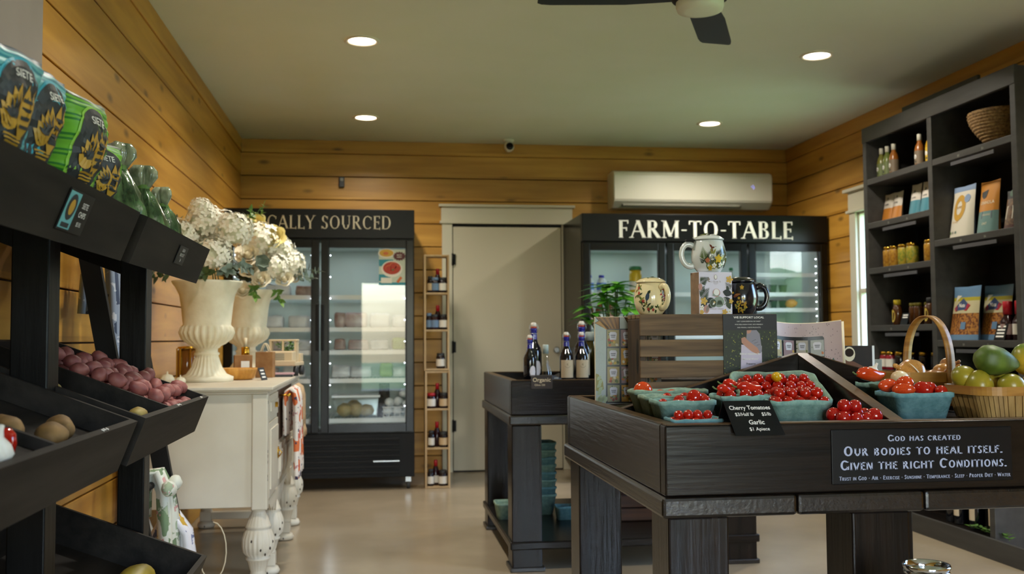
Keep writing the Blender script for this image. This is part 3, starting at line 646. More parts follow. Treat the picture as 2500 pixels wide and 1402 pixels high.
# ------------------------------------------------------------------ narrow rack of sauces by the back door (two stacked units)
def rack(name, label, z0, z1, shelves, x0=.352, x1=.537):
    t = thing(name, label, 'rack', ((x0+x1)/2, 7.33, z0)); w2 = (x1-x0)/2; h = z1-z0; D = .15
    mb = MB(M['ltwood']); mb.box(-w2, -w2+.014, 0, D, 0, h, .002); mb.box(w2-.014, w2, 0, D, 0, h, .002); mb.build('side_frame', t)
    for s in shelves:
        mb = MB(M['ltwood']); mb.box(-w2+.0142, w2-.0142, .001, D-.001, s-z0, s-z0+.014, .002); mb.build('shelf', t)
    return t
rack('narrow_wooden_rack', 'narrow pale wooden rack standing on the floor by the white door', 0, .863, (.002, .285, .572, .848))
rack('narrow_wooden_rack', 'upper pale wooden rack unit stacked on the lower one by the white door', .8645, 1.727, (.866, 1.155, 1.43, 1.712), .346, .533)
redc, winec, amb = mat('red cap', '#b01424', .35), mat('dark syrup', '#2a0a10', .15), mat('dark sauce', '#1d1113', .15)
wl, bl_, tl = mat('white label', '#e6e0d6', .5), mat('blue label', '#6c86a8', .5), mat('tan label', '#cdb28d', .5)
TALL = [(.026, 0), (.029, .006), (.029, .10), (.013, .14), (.012, .165)]; JAR = [(.03, 0), (.033, .005), (.033, .085), (.027, .096)]; SLIM = [(.022, 0), (.024, .005), (.024, .09), (.017, .105)]
RK = [(1.726-.282, [(.395, 'SLIM', amb, M['dkgrey'], tl, 'slim dark jar with a tan label'), (.428, 'JAR', amb, bl_, bl_, 'dark jar with a blue lid'), (.452, 'TALL', winec, redc, None, 'tall red-capped syrup bottle behind the jars'), (.487, 'JAR', amb, M['dkgrey'], wl, 'dark jar with a white label')]),
      (1.169, [(.385, 'SLIM', amb, bl_, bl_, 'slim blue-labelled jar'), (.425, 'JAR', winec, M['dkgrey'], bl_, 'dark red jar with a dark lid'), (.452, 'TALL', winec, redc, None, 'tall red-capped syrup bottle behind the jars'), (.49, 'JAR', amb, M['dkgrey'], wl, 'dark jar with a white label')]),
      (.88, [(.47, 'JAR', amb, M['dkgrey'], wl, 'lone jar with a white label')]),
      (.586, [(.40, 'JAR', winec, redc, wl, 'red-capped jar'), (.448, 'TALL', winec, redc, None, 'tall red-capped syrup bottle'), (.492, 'JAR', amb, M['dkgrey'], tl, 'dark jar with a tan label')]),
      (.299, [(.40, 'SLIM', amb, M['dkgrey'], wl, 'slim jar with a white label'), (.445, 'TALL', winec, redc, None, 'tall red-capped syrup bottle'), (.49, 'JAR', amb, M['dkgrey'], tl, 'dark jar with a tan label')]),
      (.016, [(.395, 'SLIM', amb, M['dkgrey'], wl, 'white-labelled supplement jar'), (.435, 'TALL', winec, redc, wl, 'tall red-capped bottle'), (.485, 'JAR', amb, M['dkgrey'], wl, 'white-labelled squat jar')])]
for i, (z, its) in enumerate(RK):
    for x, kd, body, capm, labm, l in its:
        p = dict(TALL=TALL, JAR=JAR, SLIM=SLIM)[kd]; zt = p[-1][1]; r = p[1][0]; cr_ = p[-1][0]+.002
        simple_bottle('sauce_jar' if kd != 'TALL' else 'syrup_bottle', f'{l} on the {("top", "second", "third", "fourth", "fifth", "lowest")[i]} shelf of the narrow rack', 'jar' if kd != 'TALL' else 'bottle', (x, 7.365 + (.05 if kd == 'TALL' else 0), z+.0005), p, body, capm, cr_, zt-.008 if kd != 'TALL' else zt-.03, zt+.018, (p[1][1]+.012, .07, labm, r) if labm else None, 'sauces on the narrow rack')

# ------------------------------------------------------------------ white antique sideboard
SX, SY = -.49, 4.36
t = SB = thing('antique_sideboard', 'worn white antique sideboard on fat turned legs along the plank wall', 'sideboard', (0, 0, 0))
x0, x1, y0, y1 = -1.03, -.475, 4.36, 6.10
mb = MB(M['distress']); mb.box(x0, x1, y0, y1, .39, .872, .003)
mb.box(x1-.055, x1+.012, y0-.012, y0+.05, .378, .872, .006); mb.box(x0-.012, x0+.055, y0-.012, y0+.05, .378, .872, .006)
mb.box(x1-.055, x1+.012, y1-.05, y1+.012, .378, .872, .006); mb.use(mat('worn dark edge', '#3a3026', .8))
for z_ in (.62, .60, .575, .515, .50, .83): mb.box(x1+.0115, x1+.0125, y0-.006, y0+.004, z_, z_+.012)
mb.build('body', t)
mb = MB(M['distress'])
for z, e, h in ((.872, .012, .010), (.882, .026, .008), (.889, .036, .015)): mb.box(x0-.02, x1+e, y0-e, y1+e, z, z+h, .004)
mb.build('top', t)
def leg(mb):
    fl = lambda a, r, z: r*(.955+.075*abs(math.sin(10*a))) if (.19 < z < .28 or .315 < z < .35 or .12 < z < .163) and r > .036 else r
    mb.lathe([(.03, .098), (.034, .104), (.031, .112), (.034, .12), (.044, .16), (.052, .165), (.052, .172), (.046, .176), (.062, .195), (.067, .225), (.066, .255), (.055, .29), (.05, .297), (.056, .301), (.052, .31), (.038, .345), (.030, .362), (.028, .37), (.032, .375), (.028, .3775)], 80, fl=fl)
    mb.box(-.032, .032, -.032, .032, .042, .0995, .004)
    mb.lathe([(.025, .0), (.046, .004), (.052, .018), (.044, .034), (.03, .0425)], 24)
lm = MB(M['distress']); leg(lm); lm.use(mat('worn dark chip', '#3a3026', .8))
for a_, z_ in ((-1.3, .212), (-.6, .215), (-1.9, .25), (-1.0, .192), (-.3, .24), (-1.6, .015)): lm.blob((.0655*math.cos(a_) if z_ > .1 else .05*math.cos(a_), .0655*math.sin(a_) if z_ > .1 else .05*math.sin(a_), z_), (.004, .004, .007), 1)
lm.use(M['distress']); l0 = lm.build('leg', t); l0.location = (-.505, 4.40, 0)
for x, y in ((-.505, 4.83), (-.505, 5.63), (-.505, 6.06), (-.995, 4.40), (-.995, 6.06)):
    c = l0.copy(); COL.objects.link(c); c.parent = t; c.location = (x, y, 0)
for y in (4.40, 6.06):
    mb = MB(M['distress']); mb.box(-.963, -.537, y-.025, y+.025, .05, .092, .004); mb.build('stretcher', t)
F = frame((x1+.0, 0, 0), (0, 1, 0), (0, 0, 1))                      # aisle face looks to +x, drawing x is world y
def panel(a, b, c, d, name, m=M['distress']):
    mb = MB(m); mb.prism([(a, c), (b, c), (b, d), (a, d)], F, .010, .001); mb.prism([(a+.03, c+.03), (b-.03, c+.03), (b-.03, d-.03), (a+.03, d-.03)], F, .006, .011)
    return mb.build(name, t)
p = panel(4.43, 4.80, .42, .74, 'door'); 
mb = MB(M['brass']); q = frame((x1+.018, 4.74, .58), (0, 1, 0), (0, 0, 1)); mb.prism([(.018*math.cos(a*PI/6), .028*math.sin(a*PI/6)) for a in range(12)], q, .004); mb.tube([q(.0, .012, .004), q(.012, -.002, .016), q(0, -.02, .006)], .003, 8); mb.build('handle', p)
p = panel(4.43, 4.80, .76, .86, 'drawer'); mb = MB(M['brass']); mb.prism([(.012*math.cos(a*PI/6), .012*math.sin(a*PI/6)) for a in range(12)], frame((x1+.018, 4.61, .81), (0, 1, 0), (0, 0, 1)), .012); mb.build('knob', p)
p = panel(5.66, 6.02, .42, .74, 'door'); panel(5.66, 6.02, .76, .86, 'drawer')
mb = MB(mat('recess shade brown', '#4a3018', .8)); mb.prism([(4.86, .62), (5.60, .62), (5.60, .86), (4.86, .86)], F, .004, .001); mb.build('recess_shade_sheet', t)  # the dark inside of the drawer gap, painted as a flat brown sheet
panel(4.86, 5.60, .44, .60, 'drawer')
mb = MB(M['distress'])                                              # carved apron: a scalloped fringe
P = [(4.44, .40)]
for i in range(29):
    a = 4.44 + 1.62*i/28; d = abs(((a-4.44) % .81)/.81 - .5)*2; P.append((a, .30 + .085*d**1.5 + (.014 if i % 2 else 0)))
P.append((6.06, .40)); mb.prism(P[::-1], F, .018, -.012)
for i in range(18): leafd(mb, M['distress'], 4.48+.09*i, .36, -1.2 if i % 2 else -1.9, .05, .012, F, .0075)
mb.build('carved_apron', t)

# towels hung over the open drawer on the aisle side
def cloth(name, label, cat, pts, wdir, wd, m, group=None, thick=.012, folds=3, amp=.008):
    """cloth strip along pts, width wd along wdir, with lengthwise folds"""
    pts = [Vector(p) for p in pts]; wdir = Vector(wdir).normalized(); L = []
    for i, p in enumerate(pts):
        tdir = (pts[min(i+1, len(pts)-1)] - pts[max(i-1, 0)]).normalized(); nn = tdir.cross(wdir).normalized(); n = 14; a = []
        ww = wd if not isinstance(wd, (list, tuple)) else wd[i]
        for k in range(n+1): q = k/n; a.append(p + wdir*(q-.5)*ww + nn*(amp*math.sin(q*PI*2*folds + i*.3) + thick/2))
        for k in range(n, -1, -1): q = k/n; a.append(p + wdir*(q-.5)*ww + nn*(amp*math.sin(q*PI*2*folds + i*.3) - thick/2))
        L.append(a)
    mb = MB(m); mb.loft(L); o = mb.build(name, None); return tag(o, label, cat, group)
def floral(name, base, cols, sc):
    """printed cloth: scattered flower-like cells"""
    m = mat(name, base, .85); n = m.node_tree.nodes; l = m.node_tree.links; b = n['Principled BSDF']; last = None
    tc = n.new('ShaderNodeTexCoord')
    for i, (c, s, th) in enumerate(cols):
        vo = n.new('ShaderNodeTexVoronoi'); vo.inputs['Scale'].default_value = sc*s; mp = n.new('ShaderNodeMapping'); mp.inputs['Location'].default_value = (i*3.7, i*1.9, i*5.1)
        nz = n.new('ShaderNodeTexNoise'); nz.inputs['Scale'].default_value = sc*s*1.7; mxv = n.new('ShaderNodeMix'); mxv.data_type = 'VECTOR'; mxv.inputs[0].default_value = .06
        l.new(tc.outputs['Object'], mp.inputs[0]); l.new(mp.outputs[0], nz.inputs[0]); l.new(mp.outputs[0], mxv.inputs[4]); l.new(nz.outputs['Color'], mxv.inputs[5]); l.new(mxv.outputs[1], vo.inputs[0])
        lt = n.new('ShaderNodeMath'); lt.operation = 'LESS_THAN'; lt.inputs[1].default_value = th; l.new(vo.outputs['Distance'], lt.inputs[0])
        mx = n.new('ShaderNodeMix'); mx.data_type = 'RGBA'; mx.inputs[7].default_value = (*lin(c), 1); l.new(lt.outputs[0], mx.inputs[0])
        if last: l.new(last, mx.inputs[6])
        else: mx.inputs[6].default_value = (*lin(base), 1)
        last = mx.outputs[2]
    l.new(last, b.inputs['Base Color']); return m
M['flor1'] = floral('orange flower print', '#e8dcd2', [('#b98a8e', 26, .25), ('#d9713f', 9, .33), ('#463a55', 22, .2), ('#c94c33', 12, .22)], 1)
M['flor2'] = floral('green leaf print', '#e6e8dc', [('#7c9470', 13, .38), ('#a9b79a', 21, .3), ('#d3a3a0', 17, .18)], 1)
M['flor3'] = floral('red and blue flower print', '#e9e6ec', [('#c46a66', 12, .3), ('#7f86a8', 20, .3), ('#c9a03a', 9, .22)], 1)
M['flor4'] = floral('blue grey print', '#8f9bb0', [('#3e4a63', 14, .4), ('#c9ced9', 20, .3)], 1)
M['tan'] = nmat('tan linen', '#b5946f', '#c9ab86', (30, 30, 30), .9)
def hang(x, zt, zb, y): return [(x-.022, y, zt-.20), (x-.022, y, zt-.03), (x-.014, y, zt+.012), (x, y, zt+.022), (x+.014, y, zt+.012), (x+.024, y, zt-.03), (x+.026, y, zt-.14), (x+.028, y, zt-.22), (x+.030, y, (zt+zb)/2-.03), (x+.033, y, zb+.03), (x+.034, y, zb)]
xx = x1+.052
mb = MB(M['brass']); mb.tube([(xx, 4.90, .835), (xx, 5.52, .835)], .006, 10)
for yy in (4.92, 5.50): mb.tube([(x1+.001, yy, .835), (xx, yy, .835)], .004, 8)
mb.build('towel_rail', SB)
cloth('floral_towel', 'white towel with orange flowers hanging at the aisle side of the sideboard', 'towel', hang(xx, .835, .42, 5.03), (0, 1, 0), .15, M['flor1'], None, .014, 2, .007)
cloth('tan_towel', 'plain tan towel hanging over the sideboard drawer', 'towel', hang(xx, .835, .59, 5.40), (0, 1, 0), .19, M['tan'], None, .014, 2, .007)
cloth('floral_towel', 'second flower-print towel hanging beside the plain tan towel', 'towel', hang(xx, .835, .43, 5.22), (0, 1, 0), .16, M['flor1'], None, .012, 2, .006)

# ------------------------------------------------------------------ urns and flower arrangements
def urn(mb):
    fl = lambda a, r, z: r*(.97+.10*abs(math.cos(12*a))) if .17 <= z <= .262 else (r*(.96+.10*abs(math.cos(12*a))) if .025 < z < .125 else r)
    mb.lathe([(.0, 0), (.125, .0), (.127, .022), (.108, .027), (.09, .036), (.068, .07), (.056, .11), (.054, .125), (.06, .13), (.06, .137), (.052, .142), (.052, .158), (.062, .163), (.062, .17), (.085, .182), (.112, .205), (.124, .235), (.116, .262), (.116, .268), (.112, .275), (.117, .32), (.122, .37), (.131, .42), (.148, .455), (.164, .475), (.167, .485), (.158, .485), (.14, .46), (.115, .40), (.1, .33), (.0, .33)], 96, fl=fl, cap0=False, cap1=False)
um = MB(M['stone']); urn(um)
t = thing('stone_urn', 'cream cast-stone urn with fluted foot, the nearer one on the white sideboard', 'urn', (-.818, 4.95, .9045)); um.build('urn_body', t)
dup(t, (-.745, 5.84, .9045), label='cream cast-stone urn farther along the sideboard, beside the fridge')
petw = mat('hydrangea petal', '#fbf7ea', .7, sss=0); petr = mat('rose petal', '#faf2dd', .65, sss=0); pety = mat('yellow rose petal', '#f3e4a0', .65, sss=0); petg = mat('greenish petal', '#e9ebd2', .7)
leafg = nmat('dark leaf', '#2c3d22', '#4a5f38', (20, 20, 20), .5); leafe = nmat('eucalyptus leaf', '#56665a', '#7f8f84', (20, 20, 20), .6); leafb = nmat('bright leaf', '#3c6322', '#648a3a', (20, 20, 20), .5)
def hydrangea(t, c, R, m, seed):
    rnd = random.Random(seed); mb = MB(m); c = Vector(c)
    mb.use(petg); mb.blob((0, 0, 0), (R*.72,)*3, 2); mb.use(m); n = 75
    for i in range(n):
        z = 1 - 1.75*(i+.5)/n; a = i*2.39996 + rnd.random()*.3; r = math.sqrt(max(0, 1-z*z)); d = Vector((r*math.cos(a), r*math.sin(a), z)) + Vector((rnd.gauss(0, .08), rnd.gauss(0, .08), rnd.gauss(0, .08))); d.normalize()
        u = d.orthogonal().normalized(); v = d.cross(u); p = d*R*(.88+.16*rnd.random()); s = R*(.21+.05*rnd.random()); ro = rnd.random()*PI
        for k in range(4):
            e = u*math.cos(ro+k*PI/2) + v*math.sin(ro+k*PI/2); f = d.cross(e)
            q = [p, p + e*s*.5 + f*s*.42 + d*s*.05, p + e*s*1.05 + f*s*.2 + d*s*.16, p + e*s*1.05 - f*s*.2 + d*s*.16, p + e*s*.5 - f*s*.42 + d*s*.05]
            mb.face(q, True)
    o = mb.build('hydrangea_head', t, c, fixn=False); return o
def rose(t, c, R, m, seed, look=(0, -1, .5)):
    rnd = random.Random(seed); mb = MB(m); zq = Vector(look).normalized().to_track_quat('Z', 'Y').to_matrix()
    mb.blob((0, 0, 0), (R*.3, R*.3, R*.45), 2, M=zq.to_4x4())
    for ring, (n, rr, tilt, h) in enumerate(((3, .34, .12, .62), (4, .52, .28, .62), (5, .72, .55, .55), (6, .92, .95, .42))):
        for k in range(n):
            a0 = 2*PI*(k + .5*(ring % 2))/n + rnd.random()*.3; da = PI/n*1.35
            def fn(u, v, a0=a0, da=da, rr=rr, tilt=tilt, h=h):
                a = a0 + (u-.5)*2*da; wv = v*(1-.35*(2*u-1)**2); rad = R*(rr*.45 + rr*.62*wv**(1.2) + .10*max(0, wv-.7)*tilt*3); zz = R*(-.45 + (h+.45)*wv*(1.15-.35*wv*tilt))
                return zq @ Vector((rad*math.cos(a), rad*math.sin(a), zz))
            mb.sheet(6, 5, fn)
    return mb.build('rose_head', t, c, fixn=False)
def leaf_mesh(mb, p, d, up, L, W):
    d = Vector(d).normalized(); sde = d.cross(Vector(up)).normalized(); nn = sde.cross(d); p = Vector(p)
    def fn(u, v):
        wv = math.sin(PI*min(1, .04+.96*u)**.8)*W*(1-.2*u); return p + d*L*u + sde*(v-.5)*2*wv + nn*(abs(v-.5)*.35*wv - .18*L*u*u)
    mb.sheet(6, 4, fn)
def spray(t, base, d, L, n, lw, ll, m, name='leaf_spray'):
    mb = MB(m); base = Vector(base); d = Vector(d).normalized(); P = [base + d*L*i/6 + Vector((0, 0, -.25*L*(i/6)**2)) for i in range(7)]
    mb.tube(P, .0022, 6)
    for k in range(n):
        q = P[min(6, 1 + int(5.99*k/n))]; sd = d.orthogonal().normalized(); sd.rotate(Matrix.Rotation(k*2.4, 3, d)); leaf_mesh(mb, q, sd + d*.5, d, ll*(1-.3*k/n), lw)
    leaf_mesh(mb, P[-1], d, (0, 0, 1), ll, lw); return mb.build(name, t, fixn=False)
FA1 = thing('flower_arrangement', 'big white hydrangea bouquet in the nearer urn on the sideboard', 'bouquet', (-.818, 4.95, 1.262))
mb = MB(leafg)
rnd = random.Random(5)
for i in range(60):
    a = rnd.random()*2*PI; e = rnd.uniform(.1, 1.25); d = Vector((math.cos(a)*math.cos(e), math.sin(a)*math.cos(e), math.sin(e))); leaf_mesh(mb, Vector((0, 0, .17)) + d*rnd.uniform(.04, .10), d, (0, 0, 1), rnd.uniform(.06, .1), .02)
for i in range(7): mb.tube([(0.06*math.cos(i*.9), .06*math.sin(i*.9), .098), (.03*math.cos(i*.9), .03*math.sin(i*.9), .25)], .003, 6)
mb.build('foliage', FA1, fixn=False)
for i, (x, y, z, R) in enumerate(((.045, -.10, .245, .085), (.13, -.03, .375, .09), (-.02, .0, .42, .09), (-.12, -.05, .34, .085), (-.16, .05, .24, .085), (.05, .12, .40, .09), (-.06, .15, .33, .085), (-.03, -.02, .475, .06))): hydrangea(FA1, (x, y, z), R, petw, i)
for i, (x, y, z, d, n, m) in enumerate(((-.15, -.08, .17, (-1, -.2, .25), 7, leafe), (-.17, .02, .16, (-1, .3, .1), 7, leafg), (.08, -.10, .17, (.6, -1, .3), 7, leafe), (.14, -.05, .19, (.9, -.7, .2), 8, leafe), (.02, -.12, .16, (-.1, -1, .1), 6, leafg), (.18, .0, .42, (.8, 0, 1), 6, leafb), (-.13, 0, .40, (-.8, 0, .8), 6, leafe))): spray(FA1, (x, y, z), d, .09, n, .018, .055, m)
FA2 = thing('flower_arrangement', 'white rose bouquet with eucalyptus in the farther urn by the fridge', 'bouquet', (-.745, 5.84, 1.25))
mb = MB(leafg)
for i in range(60):
    a = rnd.random()*2*PI; e = rnd.uniform(.0, 1.25); d = Vector((math.cos(a)*math.cos(e), math.sin(a)*math.cos(e), math.sin(e))); leaf_mesh(mb, Vector((0, 0, .17)) + d*rnd.uniform(.04, .12), d, (0, 0, 1), rnd.uniform(.06, .1), .022)
for i in range(7): mb.tube([(0.06*math.cos(i*.9), .06*math.sin(i*.9), .098), (.03*math.cos(i*.9), .03*math.sin(i*.9), .25)], .003, 6)
mb.build('foliage', FA2, fixn=False)
for i, (x, y, z, R) in enumerate(((.10, -.12, .42, .10), (.19, -.06, .37, .085), (.25, -.04, .29, .085), (.17, -.10, .27, .08), (.0, .02, .44, .09))): hydrangea(FA2, (x, y, z), R, petw, 20+i)
for i, (x, y, z, R, m) in enumerate(((.03, -.17, .33, .075, petr), (.16, -.13, .43, .075, pety), (.03, -.14, .25, .06, petr), (.10, -.16, .19, .055, petr), (.22, -.1, .20, .055, petr), (.0, -.15, .13, .055, petr), (.05, .0, .53, .06, pety), (.27, -.02, .22, .05, petr))): rose(FA2, (x, y, z), R, m, i)
for i, (x, y, z, d, n, m, lw) in enumerate(((.10, -.16, .30, (.2, -1, -.1), 9, leafe, .035), (.26, -.05, .22, (1, -.3, .1), 9, leafe, .03), (.29, .02, .26, (1, .1, .15), 7, leafe, .025), (.06, -.17, .16, (.2, -1, -.5), 8, leafb, .012), (.17, -.12, .14, (.5, -1, -.6), 8, leafb, .012), (.02, -.08, .50, (.1, -.2, 1), 7, leafb, .012), (.07, 0, .55, (.2, 0, 1), 7, leafb, .01))): spray(FA2, (x, y, z), d, .11, n, lw, .05, m)

# ------------------------------------------------------------------ small goods on the sideboard
kraft = nmat('kraft paper', '#8a5f36', '#a1764a', (20, 20, 20), .8); wick = nmat('orange woven rim', '#b77a2c', '#d59a45', (40, 40, 8), .6)
t = thing('gold_lantern', 'brown and gold glass lantern standing behind the nearer urn', 'lantern', (-.965, 5.25, .9045))
mb = MB(mat('amber glass', '#7a4a18', .1)); mb.lathe([(.045, .012), (.048, .03), (.048, .14), (.04, .155)], 20); mb.build('amber_glass', t)
mb = MB(M['brass']); mb.lathe([(.052, 0), (.052, .0115)], 20); mb.lathe([(.05, .156), (.045, .166), (.01, .17)], 20)
for k in range(6): a = k*PI/3; mb.box(.05*math.cos(a)-.004, .05*math.cos(a)+.004, .05*math.sin(a)-.004, .05*math.sin(a)+.004, .0116, .158)
mb.build('brass_frame', t)
t = thing('gold_candle_holder', 'tall gold candle holder between the two urns', 'candle holder', (-.70, 5.45, .9045))
mb = MB(M['brass']); mb.lathe([(.035, 0), (.035, .01), (.01, .02), (.01, .10), (.022, .115), (.022, .16), (.012, .162)], 20); mb.build('holder', t)
mb = MB(M['cream']); mb.lathe([(.009, .1625), (.009, .21)], 12); mb.build('candle', t)
for i, (x, y, a, h, l) in enumerate(((-.69, 5.28, .2, .12, 'kraft paper gift box with a pale window in front of the farther urn'), (-.585, 5.36, -.1, .135, 'brown paper bag with cream rope handles beside the toy truck'))):
    t = thing('kraft_box', l, 'box', (x, y, .9045), a)
    mb = MB(kraft); mb.box(-.045, .045, -.035, .035, 0, h, .002); mb.build('box_body', t)
    if i == 0: mb = MB(M['paper']); mb.box(-.012, .03, -.037, -.0352, .04, .09); mb.build('window', t)
    else:
        for yy in (-.02, .02): mb = MB(M['cream']); mb.tube([(-.022+.044*k/8, yy, h-.001+.045*math.sin(PI*k/8)) for k in range(9)], .003, 8); mb.build('handle', t)
t = thing('woven_basket', 'low round orange woven basket on the sideboard before the kraft box', 'basket', (-.70, 5.12, .9045))
mb = MB(wick); mb.lathe([(.07, 0), (.085, .008), (.097, .045), (.1, .058), (.094, .058), (.08, .02), (0, .02)], 48, fl=lambda a, r, z: r*(1+.03*abs(math.sin(10*a))), cap1=False); mb.build('weave', t)
t = thing('price_card', 'small slanted black price card leaning at the front edge of the sideboard', 'sign', (-.55, 5.02, .9045), math.radians(70))
mb = MB(M['dkgrey']); F = frame((0, 0, 0), (1, 0, 0), (0, .35, 1)); mb.prism([(-.03, 0), (.03, 0), (.03, .065), (-.03, .065)], F, .003, -.003)
for k in range(3): rectd(mb, M['paper'], -.02, .018, .012+.017*k, .02+.017*k, F)
mb.build('card', t)
for i, (x, y, r, l) in enumerate(((-.955, 4.72, .03, 'small pale gourd-shaped ornament behind the red potatoes on the sideboard'), (-.885, 4.66, .022, 'smaller pale round ornament at the near end of the sideboard'))):
    mb = MB(M['stone']); mb.lathe([(r*.6, 0), (r, r*.35), (r*1.05, r*.8), (r*.7, r*1.35), (r*.15, r*1.5), (r*.1, r*1.9)], 24, fl=lambda a, rr, z: rr*(1+.06*math.cos(8*a)))
    o = mb.build('ceramic_gourd'); o.location = (x, y, .9045); tag(o, l, 'ornament')
# wooden toy truck with greenery
t = thing('toy_truck', 'pale wooden toy truck with greenery at the far end of the sideboard', 'toy truck', (-.515, 5.60, .9045), math.radians(-8)); tw = M['ltwood']; tw2 = mat('bleached wood', '#d9c3a0', .6)
mb = MB(tw2); mb.box(-.075, .075, -.10, -.01, .075, .135, .006); mb.box(-.09, .09, -.105, .12, .055, .075, .003); mb.box(-.095, .095, -.125, -.106, .058, .085, .004); mb.build('hood', t)
mb = MB(tw2)
for a, b in ((-.075, -.063), (-.005, .005), (.063, .075)): mb.box(a, b, -.01, .002, .1355, .19)
mb.box(-.078, .078, -.012, .05, .19, .2, .003); mb.box(-.075, .075, .0025, .01, .075, .137); mb.box(-.075, -.068, .012, .05, .076, .19); mb.box(.068, .075, .012, .05, .076, .19); mb.build('cab', t)
mb = MB(M['grey'])
for k in range(5): mb.box(-.03, .03, -.1025, -.1002, .082+.009*k, .086+.009*k)
mb.build('grille', t)
for x in (-.085, .085):
    for y in (-.06, .08): mb = MB(M['dkgrey']); mb.lathe([(.02, -.012), (.0275, -.01), (.0275, .01), (.02, .012)], 20, (x, y, .0278), M=Matrix.Rotation(PI/2, 4, 'Y')); mb.build('wheel', t)
mb = MB(tw2); mb.box(-.085, .085, .052, .12, .0755, .12, .002); mb.build('bed', t)
t = thing('faux_greenery', 'small sprig of greenery standing in the toy truck bed', 'plant', (-.50, 5.69, 1.026))
for k in range(6): spray(t, (0, 0, 0), (math.cos(k), math.sin(k)*.6, 1.1), .09, 7, .009, .03, leafb)
t = thing('card_stack', 'stack of black and pink greeting cards under the toy truck front', 'card', (-.50, 5.42, .9045)); mb = MB(M['dkgrey'])
mb.box(-.06, .05, -.03, .03, 0, .012, .001); mb.use(mat('pink card', '#c9a0a8', .6)); mb.box(-.05, .06, -.028, .03, .0125, .022, .001); mb.build('cards', t)
# ------------------------------------------------------------------ produce stand along the plank wall: posts and three tiers of tilted bins
XF, TZ = -.436, (1.343, .967, .566)                                  # front top edge of the bins
TILT = math.radians(21); TD, FH = .40, .094
TB = Vector((-math.cos(TILT), 0, math.sin(TILT))); TU = Vector((math.sin(TILT), 0, math.cos(TILT)))
def tpt(tier, u, y, h=0.):
    """point in a bin: u back along the sloping floor, h above it"""
    return Vector((XF, y, TZ[tier])) - TU*FH + TB*u + TU*h
def bin_box(mb, tier, y0, y1, u0, u1, h0, h1):
    P = [tpt(tier, u, y, h) for h in (h0, h1) for y in (y0, y1) for u in (u0, u1)]
    v = [mb.bm.verts.new(p) for p in P]
    for q in ((0, 2, 3, 1), (4, 5, 7, 6), (0, 1, 5, 4), (2, 6, 7, 3), (0, 4, 6, 2), (1, 3, 7, 5)): f = mb.bm.faces.new([v[i] for i in q]); f.material_index = mb.mi
_before = set(COL.objects)
Z0_ = ZC*(1-1/1.25)
t = ST = thing('produce_stand', 'dark wooden produce stand with three tiers of tilted bins by the plank wall', 'stand', (0, 0, 0))
for y in (1.09, 1.868, 2.625):
    mb = MB(M['standz']); mb.box(-.65, -.585, y, y+.065, Z0_, 1.42, .003); mb.build('post', t)
    mb = MB(M['standz']); mb.box(-.872, -.848, y+.005, y+.06, Z0_, 1.50, .003); mb.build('rear_post', t)
    for tr in range(3): mb = MB(M['standz']); bin_box(mb, tr, y+.008, y+.057, .12, TD-.0, -.045, -.004); mb.build('crosspiece', t)
for tr in range(3):
    for y0, y1, yd in ((1.157, 1.853, 1.452), (1.915, 2.605, 2.21)):
        mb = MB(M['standw'])
        bin_box(mb, tr, y0, y1, -.012, 0, 0, FH)                      # front board
        bin_box(mb, tr, y0, y0+.012, .0, TD, 0, FH); bin_box(mb, tr, y1-.012, y1, .0, TD, 0, FH)
        bin_box(mb, tr, y0+.012, y1-.012, TD-.012, TD, 0, FH); bin_box(mb, tr, y0+.012, y1-.012, 0, TD-.012, 0, .008)
        if tr == 1: bin_box(mb, tr, yd-.006, yd+.006, .0, TD-.012, .008, FH-.004)
        mb.build('bin', t)
# price tags: cards slipped on the bin fronts
def tag_frame(tr, y, h): return frame(tpt(tr, -.0135, y, h), (0, 1, 0), TU)
def price_tag(label, tr, y, wd, ht, draw, h0=.02):
    mb = MB(M['signblack']); F = tag_frame(tr, y, h0); mb.prism([(-wd/2, 0), (wd/2, 0), (wd/2, ht), (-wd/2, ht)], F, .0015, .0003); draw(mb, lambda a, b, off=0.: F(a, b, off+.0018))
    return tag(mb.build('price_tag'), label, 'price tag')
c_aqua, c_gold = mat('print aqua', '#6fb7bd', .5), mat('print gold', '#c99a2e', .45)
def tag1(mb, F):
    rectd(mb, c_aqua, -.0565, -.006, .003, .059, F, .0004); ell(mb, M['dkgrey'], -.031, .036, .019, .020, F, .0008); ell(mb, c_gold, -.031, .036, .011, .012, F, .0012); rectd(mb, M['dkgrey'], -.048, -.014, .005, .012, F, .0008)
    text(mb, M['paper'], 'SIETE', .026, .040, .009, F, .0008, bold=.01); text(mb, M['paper'], 'CHIPS', .026, .026, .009, F, .0008, bold=.01); text(mb, M['paper'], '$5.95', .026, .012, .007, F, .0008)
price_tag('black price tag with a tiny chip bag picture on the upper bin front', 0, 1.515, .115, .062, tag1, .018)
def tag2(mb, F): text(mb, M['paper'], 'GREEN', 0, .030, .007, F, .0008); text(mb, M['paper'], 'BOUQUET', 0, .019, .007, F, .0008); text(mb, M['paper'], '$4', 0, .007, .007, F, .0008)
price_tag('small dark price tag on the far upper bin front', 0, 2.30, .09, .042, tag2, .03)
def clip(label, tr, y, n):
    mb = MB(M['paper'])
    for k in range(n): P = [tpt(tr, u, yy, FH+.0004) for u, yy in ((-.010+.002*(k % 2), y+.013*k), (-.004+.002*(k % 2), y+.013*k+.004), (-.002, y+.013*k+.010), (-.008, y+.013*k+.008))]; mb.loft([P, [p + TU*.0006 for p in P]], smooth=False)
    tag(mb.build('sticker_strip'), label, 'sticker')
